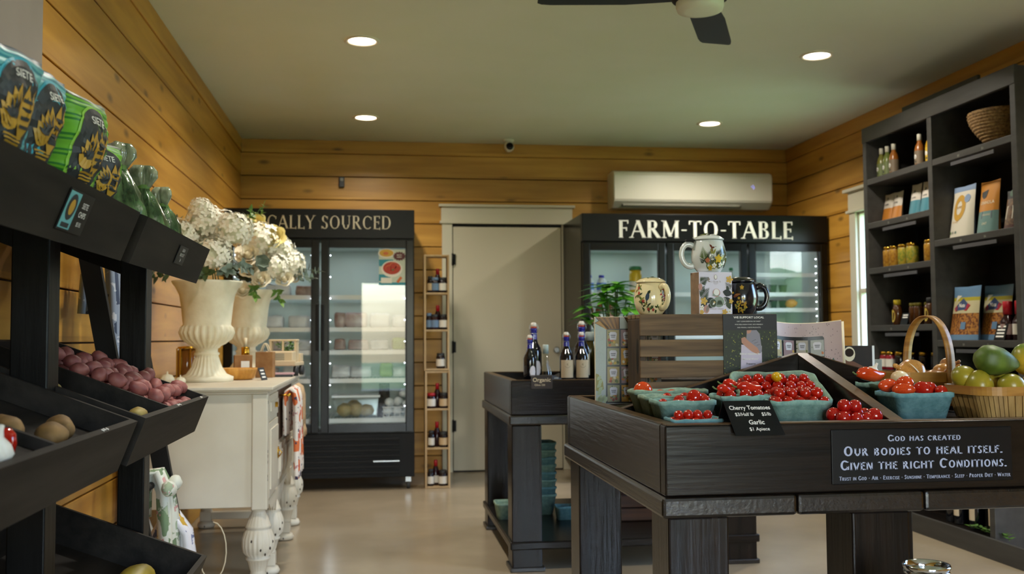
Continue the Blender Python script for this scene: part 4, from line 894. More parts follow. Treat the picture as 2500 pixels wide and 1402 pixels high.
clip('white sticker marks on the bin rim before the brown potatoes', 1, 1.64, 3); clip('white sticker marks on the bin rim between the potato bins', 1, 2.235, 3); clip('white sticker marks on the far end of the middle bin rim', 1, 2.52, 2)

# chip bags in the upper bin
def chip_bag(name, label, tr, u, y, rotz, W, Hh, cols, words, lean=.25, twist=.0, group=None, logo=True, seed=0):
    c1, c2, c3 = cols[:3]; base = tpt(tr, u, y, .012); t = thing(name, label, 'chip bag', base, rotz, group); rnd = random.Random(seed)
    def surf(sg):
        def fn(x, v, off=0.):
            k = 2*x/W; k = max(-1, min(1, k)); th = .046*math.sqrt(max(0, 1-k*k))*max(0, math.sin(PI*min(1, max(0, v)))**.55) + .0015
            wr = .0035*noise.noise(Vector((x*30, v*8+seed, sg*3.))) + .004*noise.noise(Vector((x*14, v*20+seed*3, 1.)))*(1 if .08 < v < .95 else .2)
            pin = 1 - .07*math.sin(PI*v); zz = Hh*v
            return Vector((x*pin + .006*math.sin(v*7+seed), sg*(th+wr+off) + zz*math.sin(lean) + .02*twist*v*k, zz*math.cos(lean) + .004*noise.noise(Vector((x*20, seed, v*3)))))
        return fn
    F1, F2 = surf(-1), surf(1)
    mb = MB(c1)
    def mf(u_, v):
        if v > .945 or v < .02: return c3
        k = (v*26) % 1
        return c2 if k < .26 else c1
    mb.sheet(22, 60, lambda a, b: F1((a-.5)*W, b), mf=mf); mb.sheet(12, 24, lambda a, b: F2((a-.5)*W, b), mf=lambda a, b: c1)
    G = lambda x, y_, off=0.: F1(x, y_/Hh, off)
    def gridpoly(m, fn_in, x0, x1, z0, z1, n, off):                   # region filled by small quads that follow the bulge
        mb.use(m)
        for i in range(n):
            for j in range(n):
                xa, xb, za, zb = x0+(x1-x0)*i/n, x0+(x1-x0)*(i+1)/n, z0+(z1-z0)*j/n, z0+(z1-z0)*(j+1)/n
                if fn_in((xa+xb)/2, (za+zb)/2): mb.face([G(a, b, off) for a, b in ((xa, za), (xb, za), (xb, zb), (xa, zb))], True)
    if logo:
        ez = Hh*.58
        def oval(m, rx, rz, off):
            mb.use(m); n, q = 44, 7; R_ = lambda a, k: G(rx*k*math.copysign(abs(math.cos(a))**.95, math.cos(a)), ez + rz*k*math.copysign(abs(math.sin(a))**.9, math.sin(a)), off)
            for i in range(n):
                a, b = 2*PI*i/n, 2*PI*(i+1)/n
                for r in range(q): P = [R_(a, r/q), R_(a, (r+1)/q), R_(b, (r+1)/q), R_(b, r/q)]; mb.face(P if r else P[1:], True)
        oval(cols[3], W*.33, Hh*.335, .0012); oval(M['dkgrey'], W*.305, Hh*.315, .002)
        gridpoly(M['dkgrey'], lambda x, z: True, -W*.30, W*.30, Hh*.03, Hh*.2, 8, .0014)
        for k in range(5): gleaf(mb, c_gold, -W*.02, ez-Hh*.13, PI*.52+.27*k, Hh*(.28-.022*k), W*.062, G, .0032)
        for k in range(5): gleaf(mb, M['dkgrey'], -W*(.03+.012*k), ez-Hh*(.075), PI*.52+.27*k, Hh*(.17-.016*k), W*.016, G, .0046)
        gleaf(mb, c_gold, W*.10, ez-Hh*.19, PI*.5, Hh*.36, W*.11, G, .0032)
        for k in range(4): gbar(mb, M['dkgrey'], W*.03, W*.17, ez-Hh*(.12-.055*k), ez-Hh*(.098-.055*k), G, .0042)
        gleaf(mb, c_gold, W*.15, ez-Hh*.08, PI*.42, Hh*.26, W*.03, G, .0034)
        for k in range(4): gbar(mb, c_gold, -W*(.13-.015*k), W*(.15-.015*k), ez-Hh*(.185+.024*k), ez-Hh*(.172+.024*k), G, .0034, 10)
        text(mb, M['paper'], words[0], 0, ez+Hh*.19, Hh*.06, G, .0036, bold=.015)
        text(mb, M['paper'], words[1], 0, Hh*.125, Hh*.042, G, .0028, bold=.01); text(mb, M['paper'], words[2], 0, Hh*.06, Hh*.042, G, .0028, bold=.01)
    mb.build('bag_body', t, fixn=False)
    return t
cA = (mat('aqua film', '#6fc0c6', .42, spec=.35), mat('teal film', '#2b8aa0', .42, spec=.35), mat('dark film', '#1d4a63', .42), mat('aqua outline', '#3cb3d0', .4)); cG = (mat('lime film', '#6fb531', .42, spec=.35), mat('deep green film', '#2b7a2c', .42, spec=.35), mat('black film', '#1d4a26', .42), mat('lime outline', '#93cf4a', .4))
RZ = math.radians(80)
wsi = ('SIETE', 'GRAIN FREE', 'TORTILLA CHIPS')
chip_bag('chip_bag', 'aqua tortilla chip bag nearest the pale wall board, logo mostly in view', 0, .070, 1.335, RZ, .175, .205, cA, wsi, -.28, 0, 'tortilla chip bags', seed=1)
chip_bag('chip_bag', 'aqua tortilla chip bag beside the first green bag', 0, .080, 1.475, RZ+.05, .17, .21, cA, wsi, -.28, 0, 'tortilla chip bags', seed=2)
chip_bag('chip_bag', 'lime green tortilla chip bag next to the aqua bags', 0, .068, 1.655, RZ-.1, .18, .215, cG, wsi, -.30, .6, 'tortilla chip bags', seed=3)
chip_bag('chip_bag', 'lime green tortilla chip bag at the end of its bin', 0, .066, 1.757, RZ-.1, .155, .165, cG, wsi, -.30, -.6, 'tortilla chip bags', seed=4)
chip_bag('chip_bag', 'green bag standing behind the other green chip bags', 0, .21, 1.72, RZ-.2, .16, .225, cG, wsi, .12, 0, 'tortilla chip bags', logo=False, seed=5)
# twisted plastic bags of greens
grn = nmat('greens under crinkled film', '#1a341d', '#577a4c', (32, 32, 14), .16, .9, (55, 55, 25), coat=.6, lo=.4, hi=.66); tailm = nmat('crumpled film tail', '#4c5c46', '#a5ad94', (50, 50, 20), .15, .8, (60, 60, 30), coat=.6); lbl = mat('yellow print', '#c9c27a', .5)
def produce_bag(label, u, y, s, seed):
    base = tpt(0, u, y, .0095); t = thing('produce_bag', label, 'bag of greens', base, 0, 'bags of greens on the stand')
    def pr(a, r, z): return r*(1 + .22*noise.noise(Vector((math.cos(a)*2.4, math.sin(a)*2.4, z*14+seed))) + .08*math.sin(9*a+z*60+seed))
    lx_ = .012*math.sin(seed*2.1)
    P1 = [(.0, .0), (.04, .002), (.058, .02), (.066, .055), (.060, .095), (.047, .13), (.03, .16), (.017, .178), (.014, .186)]
    P2 = [(.014, .186), (.019, .197), (.027, .212), (.026, .228), (.019, .24), (.006, .242), (0, .24)]
    mb = MB(grn); mb.lathe([(r*s, z*s) for r, z in P1], 36, fl=pr, cap0=False, cap1=False); mb.build('filled_film', t)
    mb = MB(tailm); mb.lathe([(r*s, z*s) for r, z in P2], 36, fl=lambda a, r, z: r*(1+.35*math.sin(3*a+seed)+.15*math.sin(7*a)), cap0=False, cap1=False); mb.build('twisted_tail', t)
    mb = MB(leafb); mb.lathe([(.0165*s, .181*s), (.0175*s, .186*s), (.0165*s, .191*s)], 14, cap0=False, cap1=False); mb.build('twist_tie', t)
    return t
for i, (u, y, s, l) in enumerate(((.072, 2.13, .95, 'twisted clear bag of dark greens, the first after the chip bags'), (.185, 2.14, .85, 'clear bag of greens tucked behind the first twisted bag'), (.068, 2.33, .90, 'tall twisted clear bag of greens near the white flowers'), (.13, 2.45, .78, 'short clear bag of greens second from the bin end'), (.064, 2.52, .82, 'small clear bag of greens at the far end of the bin'))): produce_bag(l, u, y, s, i)

# vegetables
redp = nmat('red potato skin', '#803f40', '#ab6a60', (24, 24, 24), .55, .15); yelp = nmat('yellow potato skin', '#8a7030', '#b09a55', (24, 24, 24), .6, .15); rusp = nmat('russet skin', '#6e5129', '#94703f', (30, 30, 30), .7, .2)
def veg(name, label, cat, loc, r, m, seed, rot=(0, 0, 0), group=None, amp=.13, fr=1.4, sub=3):
    mb = MB(m); mb.blob((0, 0, 0), r, sub, amp, fr, seed); o = mb.build(name); o.location = loc; o.rotation_euler = rot; return tag(o, label, cat, group)
mb = MB(M['standw']); bin_box(mb, 1, 2.2165, 2.5925, .0005, TD-.0125, .0085, .046); mb.build('raised_floor', ST)
for ya, yb_, hf in ((1.1695, 1.4455, .074), (1.4585, 1.8405, .052), (1.9275, 2.2035, .046)): mb = MB(M['standw']); bin_box(mb, 1, ya, yb_, .0005, TD-.0125, .0085, hf); mb.build('raised_floor', ST)
rnd = random.Random(21); cnt = {}; k = 0
def rpot(u, y, h, lay, row):
    global k
    k += 1; cnt[(lay, row)] = cnt.get((lay, row), 0) + 1
    veg('red_potato', f'red potato, {lay}, {ORD[row]} row from the bin rim, {ORD[cnt[(lay, row)]-1]} past the divider', 'potato', tpt(1, u, y, h), (rnd.uniform(.0145, .019), rnd.uniform(.019, .026), rnd.uniform(.0145, .018)), redp, k, (rnd.random()*.8, rnd.random()*.8, rnd.random()*3), 'red potatoes in the far middle bin', .12, 1.4, 2)
for row in range(9):
    for c in range(8): rpot(.03+.041*row+rnd.gauss(0, .003), 2.242+.0462*c+rnd.gauss(0, .003)+(.01 if row % 2 else 0)*(1 if c < 7 else 0), .064+rnd.gauss(0, .001), 'bottom layer', row)
for row in range(7):
    for c in range(7):
        if rnd.random() < .30: continue
        rpot(.05+.043*row+rnd.gauss(0, .004), 2.27+.047*c+rnd.gauss(0, .004), .094+rnd.gauss(0, .002), 'upper layer', row)
for i, (u, y, l) in enumerate(((.04, 2.11, 'round yellow potato against the bin rim beside the red potatoes'), (.19, 2.03, 'small yellow potato half hidden by the black bin end'))): veg('yellow_potato', l, 'potato', tpt(1, u, y, .064), (.019, .023, .018), yelp, 60+i)
for i, (u, y, h, r, l, rz) in enumerate(((.045, 1.575, .028, (.023, .032, .022), 'brown potato in the middle of its bin, near the white stickers', .2), (.06, 1.66, .027, (.021, .031, .021), 'brown potato farthest along its bin, behind the stickers', .6), (.09, 1.50, .028, (.023, .033, .022), 'brown potato beside the bin divider', .9), (.03, 1.50, .020, (.018, .026, .014), 'flat brown potato low against the divider', 1.2))): veg('brown_potato', l, 'potato', tpt(1, u, y, h+.046), r, rusp, 70+i, (0, .2, rz))
tomr = nmat('tomato skin', '#a81208', '#c2200d', (9, 9, 9), .12, spec=.6)
t = thing('plum_tomato', 'large glossy red tomato standing by the garlic in the middle bin', 'tomato', tpt(1, .03, 1.335, .0745)); t.scale = (.46,)*3
mb = MB(tomr); mb.lathe([(0, 0), (.02, .002), (.032, .014), (.037, .04), (.034, .066), (.022, .082), (.008, .084), (0, .08)], 28, fl=lambda a, r, z: r*(1+.03*math.cos(4*a)), cap0=False, cap1=False); mb.build('flesh', t)
mb = MB(leafb); 
for k in range(5): leaf_mesh(mb, (0, 0, .081), (math.cos(k*1.25), math.sin(k*1.25), .3), (0, 0, 1), .014, .003)
mb.build('calyx', t, fixn=False)
garl = nmat('garlic skin', '#d8d0c0', '#f0ece2', (40, 40, 6), .5)
def garlic(label, p, s, rot=(0, 0, 0)):
    t = thing('garlic_bulb', label, 'garlic', p); t.rotation_euler = rot; t.scale = (s, s, s)
    mb = MB(garl); mb.lathe([(.0, -.002), (.012, 0), (.026, .01), (.030, .022), (.022, .036), (.009, .046), (.006, .056), (.005, .066), (0, .067)], 40, fl=lambda a, r, z: r*(1+.07*abs(math.cos(4*a))) if .004 < z < .04 else r, cap0=False, cap1=False); mb.build('bulb', t)
    mb = MB(M['tan'])
    for k in range(12): a = k*.55; mb.tube([(.006*math.cos(a), .006*math.sin(a), .0), (.010*math.cos(a), .010*math.sin(a), -.01), (.009*math.cos(a+.6), .009*math.sin(a+.6), -.022)], .0011, 5)
    mb.build('roots', t); return t
garlic('white garlic bulb with stringy roots beside the big red tomato', tpt(1, .022, 1.272, .080), .72, (.2, .25, .3)); garlic('garlic bulb behind the first one, at the picture edge', tpt(1, .15, 1.23, .082), .8)
for i, (u, y, l) in enumerate(((.17, 1.28, 'small green lime behind the garlic in the middle bin'),)): veg('lime', l, 'lime', tpt(1, u, y, .092), (.018, .018, .018), nmat('lime skin', '#4c6a2a', '#6f8a3c', (20, 20, 20), .4), 90, amp=.03)
# lower bin goods
t = thing('honeycomb_frame', 'pale wooden honey frame lying in the lower bin', 'box', tpt(2, .12, 2.02, .010)); F = lambda x, y, off=0.: TB*y + Vector((0, x, 0)) + TU*off
def fb(mb, x0, x1, y0, y1, h0, h1): mb.loft([[F(x, y, h) for x, y in ((x0, y0), (x1, y0), (x1, y1), (x0, y1))] for h in (h0, h1)], smooth=False)
mb = MB(M['cream']); fb(mb, -.05, .22, -.05, -.035, 0, .03); fb(mb, -.05, .22, .05, .065, 0, .03); fb(mb, -.065, -.05, -.05, .065, 0, .03); fb(mb, .22, .235, -.05, .065, 0, .03); fb(mb, -.05, .06, .005, .012, .0, .028); fb(mb, .06, .14, -.035, .05, .02, .031); mb.build('frame', t)
mb = MB(M['dkgrey']); fb(mb, -.05, .06, -.035, .0045, .001, .006); mb.build('dark_sheet', t)
veg('yellow_squash', 'smooth yellow squash lying at the far end of the lower bin', 'squash', tpt(2, .10, 2.37, .045), (.04, .11, .036), nmat('squash skin', '#a08a20', '#c0a83c', (10, 10, 10), .4), 95, amp=.08)
t = thing('snack_pouch', 'magenta snack pouch corner standing up in the lower bin', 'pouch', tpt(2, .03, 1.68, .009), math.radians(60)); mb = MB(mat('magenta film', '#96234e', .35)); wz = mat('woven white', '#cfc5c5', .6)
mb.sheet(12, 16, lambda u, v: Vector(((u-.5)*.12*(1-.75*v) - .012*v, -.02*math.sin(PI*u)*(1-v**2), .15*v)), mf=lambda u, v: wz if v > .86 or u < .12 else mb.mats[0]); mb.sheet(12, 10, lambda u, v: Vector(((u-.5)*.12*(1-.75*v) - .012*v, .02*math.sin(PI*u)*(1-v**2)+.001, .15*v))); mb.build('pouch_body', t)

def rescale(objs, k):
    for o in objs:
        if o.parent is None: o.location = Vector((0, 0, ZC)) + (Vector(o.location) - Vector((0, 0, ZC)))*k; o.scale = tuple(v*k for v in o.scale)
rescale(set(COL.objects) - _before, 1.25)                            # the stand was laid out at 4:5, bring it to full size
_before = set(COL.objects)
# ------------------------------------------------------------------ leaning ladder rack with towels, behind the stand
t = thing('ladder_rack', 'black ladder rack leaning on the plank wall behind the stand', 'ladder', (0, 0, 0))
def lx(z): return -.63 - .19*z
for y in (3.22, 3.66):
    mb = MB(M['blackm']); mb.loft([[Vector((lx(z)+a, y+b, z)) for a, b in ((-.03, -.012), (.03, -.012), (.03, .012), (-.03, .012))] for z in (ZC*(1-1/1.1), 1.70)], smooth=False); mb.build('rail', t)
for z in (.25, .62, .99, 1.36, 1.64): mb = MB(M['blackm']); mb.tube([(lx(z), 3.233, z), (lx(z), 3.647, z)], .012, 10); mb.build('rung', t)
def over_rung(z, L1, y, extra=.02): x = lx(z); return [(x-extra-.012, y, z-L1*.4), (x-extra-.006, y, z-.03), (x-.012, y, z+.036), (x+.010, y, z+.038), (x+extra+.004, y, z-.02), (x+extra+.014, y, z-L1*.35), (x+extra+.02, y, z-L1*.7), (x+extra+.024, y, z-L1)]
cloth('leaf_towel', 'green and white leaf-print towel tied in a bow on the ladder rack', 'towel', over_rung(.62+.0, .30, 3.50, .03), (0, 1, 0), (.16, .12, .09, .09, .12, .17, .2, .22), M['flor2'], None, .02, 3, .012)
mb = MB(M['flor2']); x = lx(.62)+.055
mb.blob((x, 3.50, .60), (.022, .03, .024), 2, .2, 3, 4); mb.blob((x+.005, 3.555, .615), (.022, .04, .028), 2, .3, 3, 5); mb.blob((x+.005, 3.445, .61), (.022, .04, .028), 2, .3, 3, 6); mb.build('bow_knot', None)
o = bpy.data.objects['bow_knot']; tw_ = bpy.data.objects['leaf_towel']; o.parent = tw_
cloth('floral_towel', 'white towel with red and blue flowers hanging low on the ladder rack', 'towel', over_rung(.25+.20, .32, 3.63, .045), (0, 1, 0), (.1, .1, .09, .09, .10, .12, .13, .14), M['flor3'], None, .018, 2, .01)
cloth('patterned_towel', 'blue-grey patterned towel hanging at the back of the ladder rack', 'towel', over_rung(1.36, .42, 3.36, .03), (0, 1, 0), (.12, .1, .1, .1, .11, .13, .14, .15), M['flor4'], None, .018, 3, .01)
cloth('striped_towel', 'rust and white towel on the upper rung of the ladder rack', 'towel', over_rung(1.64, .40, 3.52, .03), (0, 1, 0), .11, floral('rust stripe print', '#d8c9bd', [('#a8452c', 7, .45)], 1), None, .018, 2, .008)
mb = MB(M['cream']); mb.tube([(-.62+.05*math.sin(k*.33), 3.93, .30+.11*math.cos(k*.33)) for k in range(15)], .0025, 6); mb.build('cord_loop'); tag(bpy.data.objects['cord_loop'], 'thin pale cord loop beside the flower-print towel on the ladder', 'cord')

rescale(set(COL.objects) - _before, 1.1)
# pale painted board on the wall above the chip bags
t = thing('wall_board', 'pale grey painted board on the plank wall above the aqua chip bags', 'board', (XL+.018, 2.3, 1.62)); mb = MB(nmat('pale grey paint', '#7f7774', '#88807c', (3, 3, 3), .6)); mb.box(0, .035, -.5, 1.0, 0, 1.0, .004); mb.build('panel', t)
# ------------------------------------------------------------------ heavy dark display tables
def display_table(name, label, x0, x1, y0, y1, legs, shelf=None, planks_=(), arms=False):
    t = thing(name, label, 'table', ((x0+x1)/2, (y0+y1)/2, 0)); ox, oy = (x0+x1)/2, (y0+y1)/2; x0, x1, y0, y1 = x0-ox, x1-ox, y0-oy, y1-oy
    zt, zb, zl = .902, .7385, .69; w_ = .042
    for nm, a in (('side_board', (x0, x0+w_, y0+w_, y1-w_)), ('side_board', (x1-w_, x1, y0+w_, y1-w_))):
        mb = MB(M['dwy']); mb.box(*a, zb, zt, .004); mb.build(nm, t)
    for a in ((x0, x1, y0, y0+w_), (x0, x1, y1-w_, y1)):
        mb = MB(M['dwx']); mb.box(*a, zb, zt, .004); mb.build('front_board' if a[2] == y0 else 'back_board', t)
    mb = MB(M['edge'])                                                # worn rim on the box edge
    for a in ((x0+.004, x1-.004, y0+.004, y0+w_-.004), (x0+.004, x1-.004, y1-w_+.004, y1-.004), (x0+.004, x0+w_-.004, y0+w_, y1-w_), (x1-w_+.004, x1-.004, y0+w_, y1-w_)): mb.box(*a, zt-.001, zt+.0025, .0015)
    mb.build('rim', t)
    e = .012; cuts = [x0-e, *[p-ox for p in planks_], x1+e]
    for a, b in zip(cuts, cuts[1:]): mb = MB(M['dwy']); mb.box(a+.0008, b-.0008, y0-e, y1+e, zl, zb-.0005, .008); mb.build('top_plank', t)
    for lx_, ly in legs: mb = MB(M['dwz']); mb.box(lx_-ox, lx_-ox+.145, ly-oy, ly-oy+.145, .0, zl-.0005, .005); mb.build('leg', t)
    if shelf:
        mb = MB(M['dwx']); mb.box(x0-.008, x1+.008, y0-.012, y1+.012, .104, .142, .006); mb.build('shelf', t)
        for ly in (y0, y1-.15): 
            for lxx in (x0, x1-.15): mb = MB(M['dwy']); mb.box(lxx-.008, lxx+.158, ly-.008, ly+.158, 0, .022, .004); mb.build('foot_block', t)
    mb = MB(M['dwx']); xa, xb, ya, yb_ = x0+w_, x1-w_, y0+w_, y1-w_
    if arms:                                                          # sloping floor that rises to the middle, crossed by peaked dividers
        zf, zc = .868, .925
        for tri in (((xa, ya), (xb, ya)), ((xb, ya), (xb, yb_)), ((xb, yb_), (xa, yb_)), ((xa, yb_), (xa, ya))): mb.face([(*tri[0], zf), (*tri[1], zf), (0, 0, zc)])
        mb.build('inner_floor', t)
        for dx, dy, L in ((-1, 0, -xa), (1, 0, xb), (0, -1, -ya), (0, 1, yb_)):
            th = .019; g = .0195 if dx else 0                        # the x boards butt against the y boards
            mb = MB(M['dwx'] if dx else M['dwy']); nx, ny = -dy*th, dx*th; P = []
            for s in (1, -1): P.append([Vector((dx*q + s*nx, dy*q + s*ny, z)) for q, z in ((g, 1.054), (L-.004, .898), (L-.004, zf+.002), (g, zc+.002))])
            mb.loft(P, smooth=False); mb.use(M['edge'])
            a, b = [Vector((dx*q, dy*q, z)) for q, z in ((g, 1.0545), (L-.004, .8985))]; n_ = Vector((nx, ny, 0))*.93; up = Vector((0, 0, .0025))
            mb.loft([[a-n_, a+n_, a+n_+up, a-n_+up], [b-n_, b+n_, b+n_+up, b-n_+up]], smooth=False); mb.build('divider', t)
    else:
        mb.box(xa, xb, ya, yb_, zb, zb+.02); mb.build('inner_floor', t)
    return t
FT = display_table('display_table', 'dark wooden produce display table with the scripture sign on its front', .66, 1.862, 2.225, 3.41, ((.668, 2.233), (1.118, 2.233), (1.709, 2.233), (.668, 3.257), (1.709, 3.257)), None, (.974, 1.292, 1.6), True)
MT = display_table('display_table', 'dark wooden display table with oil bottles, standing near the white door', .632, 1.845, 4.67, 5.865, ((.634, 4.672), (1.698, 4.672), (.634, 5.718), (1.698, 5.718)), True)

# ---- oil bottles on the middle table
oil = mat('dark oil glass', '#0a0b12', .06, spec=.7); cob = mat('cobalt glass', '#1a1f8c', .06, spec=.7); cork = mat('porcelain stopper', '#ddd8d0', .3); gask = mat('rubber ring', '#b8442a', .5)
labk = mat('tan bottle label', '#cdb99c', .6); ink = mat('brown ink', '#6a5744', .6); labw = mat('round white label', '#d9d2da', .5)
def swing_bottle(label, x, y, z, s, kind, rotz=0, group=None):
    t = thing('swing_top_bottle', label, 'bottle', (x, y, z), rotz, group); t.scale = (s, s, s)
    mb = MB(oil); mb.lathe([(.034, 0), (.038, .006), (.038, .135), (.033, .155), (.02, .178), (.0165, .195)], 24, cap1=False); mb.use(cob); mb.lathe([(.0165, .195), (.0155, .215), (.0145, .235), (.0165, .238), (.0165, .245), (.012, .247)], 24, cap0=False); mb.build('bottle_body', t)
    mb = MB(gask); mb.lathe([(.0135, .2475), (.0145, .251), (.0135, .2545)], 16); mb.build('rubber_ring', t)
    mb = MB(cork); mb.lathe([(.013, .255), (.015, .26), (.013, .27), (.008, .274)], 16); mb.build('stopper', t)
    mb = MB(M['steel'])
    for sg in (-1, 1): mb.tube([(sg*.0155, 0, .225), (sg*.021, -.004, .24), (sg*.019, -.002, .262), (sg*.009, 0, .268)], .0012, 6)
    mb.tube([(.017*math.cos(a*.5), .017*math.sin(a*.5), .222) for a in range(14)], .0012, 6); mb.build('wire_bail', t)
    G = lambda a, zz, off=0.: Vector((math.sin(a/.0384)*(.0384+off), -math.cos(a/.0384)*(.0384+off), zz))
    mb = MB(labk if kind == 'tan' else labw)
    if kind == 'tan':
        n = 12
        for k in range(n): a, b = -.042+.084*k/n, -.042+.084*(k+1)/n; mb.face([G(a, .02), G(b, .02), G(b, .118), G(a, .118)], True)
        text(mb, ink, 'K', 0, .088, .012, G, .0006); mb.use(ink)
        for k in range(9): a, b = PI+.5+k*.24, PI+.5+(k+1)*.24; mb.face([G(.018*math.cos(a), .095+.02*math.sin(a), .0005), G(.018*math.cos(b), .095+.02*math.sin(b), .0005), G(.0165*math.cos(b), .095+.0185*math.sin(b), .0005), G(.0165*math.cos(a), .095+.0185*math.sin(a), .0005)])
        for zz in (.052, .040): rectd(mb, ink, -.02, .02, zz, zz+.0018, G, .0005)
    else:
        for k in range(10):
            a, b = -.02+.04*k/10, -.02+.04*(k+1)/10; ha, hb = .035*math.sqrt(max(0, 1-(a/.02)**2)), .035*math.sqrt(max(0, 1-(b/.02)**2)); mb.face([G(a+.012, .06-ha), G(b+.012, .06-hb), G(b+.012, .06+hb), G(a+.012, .06+ha)], True)
    mb.build('paper_label', t); return t
zf = .7590
g_ = 'swing-top oil bottles'
ZR = zf + .1305
for label, x, y, s_, kind in (('swing-top bottle with a round white label behind the organic card, shorter of the pair', .745, 4.80, .84, 'w'), ('tall swing-top bottle behind the shorter one near the table corner', .785, 4.93, 1.07, 'w'),
        ('swing-top bottle with a tan label, first of the front row', .935, 4.84, .89, 'tan'), ('swing-top bottle with a tan label, second of the front row', 1.012, 4.84, .89, 'tan'), ('tall swing-top bottle behind the second tan-labelled bottle', 1.055, 5.04, 1.10, 'tan'),
        ('swing-top bottle with a tan label beside the tree-cover board', 1.115, 4.82, .84, 'tan'), ('tall swing-top bottle half hidden by the tree-cover board', 1.165, 5.02, 1.06, 'tan')): swing_bottle(label, x, y, ZR, s_, kind)
mb = MB(M['blackm']); mb.box(-.09, .08, -.05, .16, 0, .13, .003); r1 = mb.build('riser_block'); r1.location = (.77, 4.82, zf); tag(r1, 'low black riser under the two round-labelled bottles', 'riser')
mb = MB(M['blackm']); mb.box(-.13, .19, -.05, .28, 0, .13, .003); r2 = mb.build('riser_block'); r2.location = (1.03, 4.84, zf); tag(r2, 'low black riser under the tan-labelled oil bottles', 'riser')
simple_bottle('clear_bottle', 'clear glass bottle with a pale stopper behind the round-labelled bottles', 'bottle', (.875, 5.10, zf+.0005), [(.026, 0), (.03, .006), (.03, .17), (.013, .21), (.012, .26)], M['poly'], M['wfrost'], .0155, .262, .31, None)
simple_bottle('squat_glass_jar', 'glass jar with a pale lid between the tall tan-labelled bottles', 'jar', (1.11, 5.085, ZR), [(.022, 0), (.026, .006), (.026, .16), (.02, .19), (.02, .20)], mat('olive oil', '#4f4a1a', .1), M['wfrost'], .026, .20, .245, None)
t = thing('organic_card', 'small dark card reading organic hung over the rim of the middle table', 'sign', (.78, 4.6655, .872)); mb = MB(mat('brown card', '#241814', .5)); mb.box(-.052, .052, -.003, -.0005, -.01, .052, .001); mb.box(-.052, .052, -.003, .05, .0525, .054, .0005)
text(mb, labk, 'Organic', .0, .024, .020, front(0, -.003, 0), .0006, bold=.01); text(mb, labk, 'Olive Oil', -.01, .004, .010, front(0, -.003, 0), .0006); mb.build('card', t)
t = thing('tent_card', 'small dark tent card leaning beside the tan-labelled bottles', 'sign', (.872, 4.745, zf), math.radians(20)); mb = MB(M['signblack']); F = frame((0, -.03, 0), (1, 0, 0), (0, .3, 1)); mb.prism([(-.028, 0), (.028, 0), (.028, .155), (-.028, .175)], F, .002); F2 = frame((0, .07, 0), (1, 0, 0), (0, -.32, 1)); mb.prism([(-.028, 0), (.028, 0), (.028, .154), (-.028, .174)], F2, .002, -.002)
for k in range(3): rectd(mb, M['grey'], -.012, .012, .125+.014*k, .130+.014*k, F, .003)
mb.build('card', t)
t = thing('black_tray', 'black tilted tray behind the oil bottles', 'tray', (.93, 5.16, zf), .1); mb = MB(M['blackm']); mb.loft([[Vector((-.06, 0, 0)), Vector((.06, 0, 0)), Vector((.06, .12, 0)), Vector((-.06, .12, 0))], [Vector((-.06, 0, .10)), Vector((.06, 0, .155)), Vector((.06, .12, .155)), Vector((-.06, .12, .10))]], smooth=False); mb.build('tray_body', t)
# potted plant
t = thing('potted_plant', 'bright green leafy potted plant behind the slatted crate', 'potted plant', (1.30, 5.36, zf)); mb = MB(M['dkgrey']); mb.lathe([(.06, 0), (.085, .16), (.09, .165), (.09, .18), (.08, .18), (.075, .15), (0, .15)], 28, cap1=False); mb.build('pot', t)
pl = nmat('glossy leaf', '#3f8a22', '#6fb83c', (14, 14, 14), .3, spec=.6)
mb = MB(mat('stem', '#4f6a30', .6)); rnd = random.Random(3); tips = []
for k in range(16):
    a = k*2.4; r = .03+.0105*k; zz = .42 + .22*(1-(k/16)) ; P = [Vector((.01*math.cos(a), .01*math.sin(a), .151)), Vector((r*.5*math.cos(a), r*.5*math.sin(a), .33)), Vector((r*math.cos(a), r*math.sin(a), zz))]; mb.tube(P, .004, 6); tips.append((P[-1], a))
mb.build('stem', t)
mb = MB(pl)
for p, a in tips:
    for j in range(7):
        b = a + j*PI/3.5 + rnd.gauss(0, .15); leaf_mesh(mb, p, (math.cos(b), math.sin(b), rnd.uniform(-.25, .35)), (0, 0, 1), rnd.uniform(.11, .16), rnd.uniform(.026, .034))
mb.build('leaves', t, fixn=False)

# goods on the lower shelf of the middle table
pulpg = nmat('teal moulded pulp', '#6c9087', '#84a69c', (60, 60, 60), .9, .3, (160, 160, 160)); pulpb = nmat('blue-green pulp', '#56838a', '#6d979e', (60, 60, 60), .9, .3, (160, 160, 160)); pulpd = nmat('sage pulp', '#76907e', '#8da48f', (60, 60, 60), .9, .3, (160, 160, 160))
def rrect(hx, hy, r, z, n=5, wob=0., seed=0):
    P = []
    for cx, cy_, a0 in ((hx-r, hy-r, 0), (-hx+r, hy-r, PI/2), (-hx+r, -hy+r, PI), (hx-r, -hy+r, 1.5*PI)):
        for k in range(n+1): a = a0 + PI/2*k/n; P.append(Vector((cx+r*math.cos(a), cy_+r*math.sin(a), z)))
    # points along the straight sides too
    Q = []
    for i, p in enumerate(P):
        q = P[(i+1) % len(P)]; Q.append(p); d = (q-p).length
        for k in range(1, int(d/.02)): Q.append(p.lerp(q, k/int(d/.02)))
    if wob: Q = [p + Vector((0, 0, wob*noise.noise(p*45 + Vector((seed, 0, 0))))) for p in Q]
    return Q
